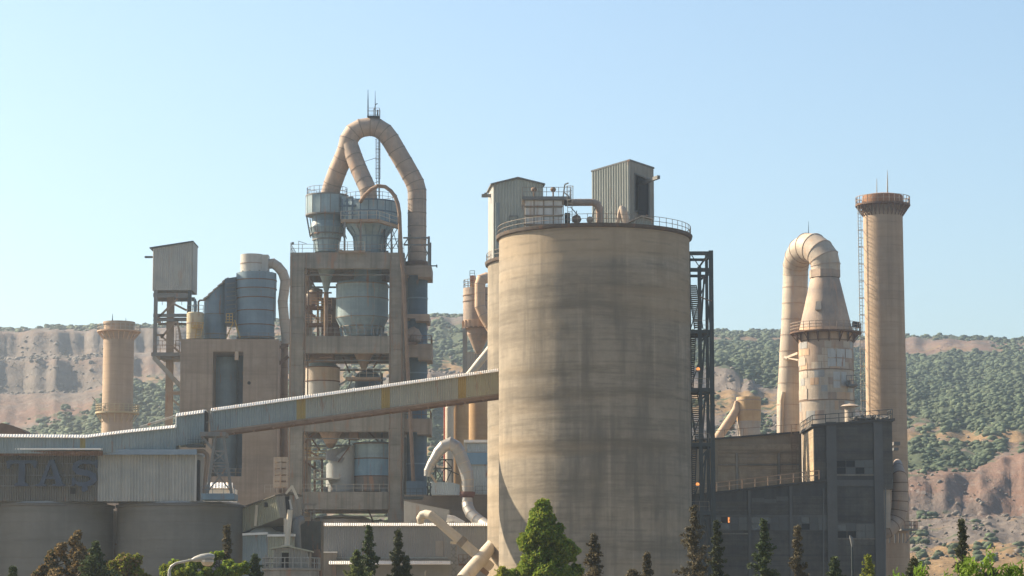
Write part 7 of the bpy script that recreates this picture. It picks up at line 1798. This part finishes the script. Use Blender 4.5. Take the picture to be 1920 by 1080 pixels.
conifer(179, 1013, 32, 145, 'dense green conifer before the gap between the low silos', 'leaf_conifer', 18, 17000)
conifer(25, 1060, 7, 140, 'tiny green shoot at the far left in front of the low silo', 'leaf_conifer', 19, 1500)
conifer(943, 1060, 12, 148, 'small yellowish sapling at the left foot of the big silo', 'leaf_yellow', 20, 2500)
broadleaf(146, 992, 44, 152, 'upright reddish brown tree in front of the low silos', 'leaf_red', 2, 20000, 34, .11, 'leaf_brown', .4)
broadleaf(108, 1022, 36, 154, 'shorter reddish brown tree left of the upright one', 'leaf_red', 3, 15000, 28, .11, 'leaf_conifer', .4)
broadleaf(240, 1036, 44, 148, 'yellow green bush below the white chute', 'leaf_yellow', 4, 12000, 26, .12, 'leaf_red', .55)
broadleaf(345, 1047, 50, 148, 'yellow green bush beneath the curved street lamp', 'leaf_yellow', 5, 14000, 28, .12, 'leaf_green', .4)
broadleaf(412, 1032, 54, 149, 'green bush with reddish tips right of the curved street lamp', 'leaf_green', 6, 16000, 28, .12, 'leaf_yellow', .5)
# arching bright foreground shrub
def arching(px, py, n, Yt, label, seed, spread=40):
    rs = np.random.default_rng(seed); base = P(px, 1120, Yt)
    t = thing('arching_shrub', label, 'shrub', (base.x, Yt, 0), 'bright arching shrubs at the lower right')
    P3 = []; w = MB(); w.tube([(base.x,Yt,0),(base.x,Yt,base.z)], .05, 6)
    for i in range(n):
        a = rs.random()*6.283; L = rs.uniform(.35,1.0)*spread*S(Yt,1060); h = Z(py+rs.uniform(0,30),Yt)-base.z
        pts = []
        for q in range(9):
            u = q/8; pts.append(Vector((base.x+math.cos(a)*L*u, Yt+math.sin(a)*L*u, base.z+h*(1-(1-u*1.45)**2)*1.0)))
        w.tube(pts, [.014*(1-.7*q/8) for q in range(9)], 4)
        for q in range(1,8):
            m_ = int(rs.integers(3,8)); u = rs.random(m_)[:,None]
            c = np.array(pts[q])*(1-u)+np.array(pts[q+1])*u
            P3.append(c+rs.normal(size=(m_,3))*np.array([.05,.05,.07]))
    w.build('stems', M['leaf_bright'], t)
    leaves_mesh(np.concatenate(P3), .05, 'leaves', M['leaf_bright'], t, rs, elong=3.0, droop=1.2)
for i,(px,py,n_,sp_) in enumerate(((1738,1066,4,36),(1800,1058,5,46),(1840,1032,6,50),(1880,1056,5,40),(1915,1058,5,40),(1675,1072,3,30))):
    arching(px, py, n_, 55, ['low bright green shrub left of the lone dark conifer','bright green arching shrub in front of the lone dark conifer','highest bright green arching shrub just right of the lone dark conifer','bright green arching shrub near the right edge','bright green shrub cut by the right edge of the picture','small bright green shrub below the elbow duct'][i], 60+i, sp_)

# service lines on the tower
w = MB()
for px, y_, r_ in ((571.5,YF-.12,.07),(575,YF+1.4,.1),(731,YF-.12,.06),(753,YF-.14,.09),(544,YF-.12,.05)):
    w.tube([(X(px,YF),y_,Z(955,YF)),(X(px,YF),y_,Z(476,YF))], r_, 6)
w.build_each('service_pipe', M['rust_pipe'], tower)
w = MB()
for py in (512, 673, 820, 966):
    w.box(cl1+.02, cr0-.02, YF+1.3, YF+1.7, Z(py+2,YF), Z(py,YF)); w.box(cl1+.02, cr0-.02, YK-3, YK-2.6, Z(py+6,YF), Z(py+3,YF))
w.build_each('cable_tray', M['steel'], tower)
w = MB()
for (a,b_,c,d,yy) in ((600,662,600,704,YK-3),(640,662,656,700,YK-4),(716,662,700,690,YF+4),(575,809,600,845,YK-3),(655,809,655,834,YF+6),(690,809,716,834,YK-5),(574,503,600,560,YK-2.5),(722,503,722,535,YK-3),(585,955,585,990,YF+4),(690,955,705,990,YF+5)):
    w.beam(P(a,b_,yy), P(c,d,yy), .22)
w.build_each('hanger', M['rust'], tower)
rr = random.Random(11)
w = MB()
for i in range(46):
    lv_ = rr.choice((632, 924, 475)); px = rr.uniform(572, 724); y_ = rr.uniform(YF+3, YK-3); z_ = Z(lv_,YF)+.02
    x_ = X(px,y_); w.box(x_-.2, x_+.2+rr.random()*.5, y_, y_+.6, z_, z_+rr.uniform(.3,1.3))
w.build_each('deck_cabinet', M['steel'], tower)

# pieces that belong to a part hang from that part
SUBS = {'panel':'barrel','ring_railing':'gallery_ring','upper_railing':'gallery_ring','balcony_railing':'balcony_slab','platform_railing':'top_platform','glow_pane_bars':'glow_pane',
        'low_railing':'low_platform','terrace_railing':'parapet','roof_railing':'roof_edge','upper_railing_w':'upper_roof_edge','cabinet_railing':'top_cabinet','louvre':'top_cabinet',
        'pier_cap':'pier','canopy_edge':'canopy','canopy_bracket':'canopy','canopy_skirt':'canopy','fascia':'roof','lens':'bracket','lamp_glass':'lamp_head','cone_lower':'cone_upper','side_door':'side_cladding','corner_trim':'front_cladding','interior_shade_panel':'opening_frame','door_frame':'front_wall','blue_strip':'front_wall','stiffener':'body','drain_hole':'right_pier','slot_railing':'sill_wall','eave':'crumpled_roof','cover_strip':'side_cladding','window':'side_cladding','sill':'tall_block'}
import re as _re
stem = lambda n: _re.sub(r'\.\d+$', '', n)
for root in [o for o in C.objects if o.parent is None and 'category' in o]:
    kids = [o for o in C.objects if o.parent is root] if False else list(root.children)
    by = {}
    for k in kids: by.setdefault(stem(k.name), k)
    for k in kids:
        tgt = SUBS.get(stem(k.name))
        if tgt and tgt in by and by[tgt] is not k and by[tgt].parent is root and not k.children:
            k.parent = by[tgt]
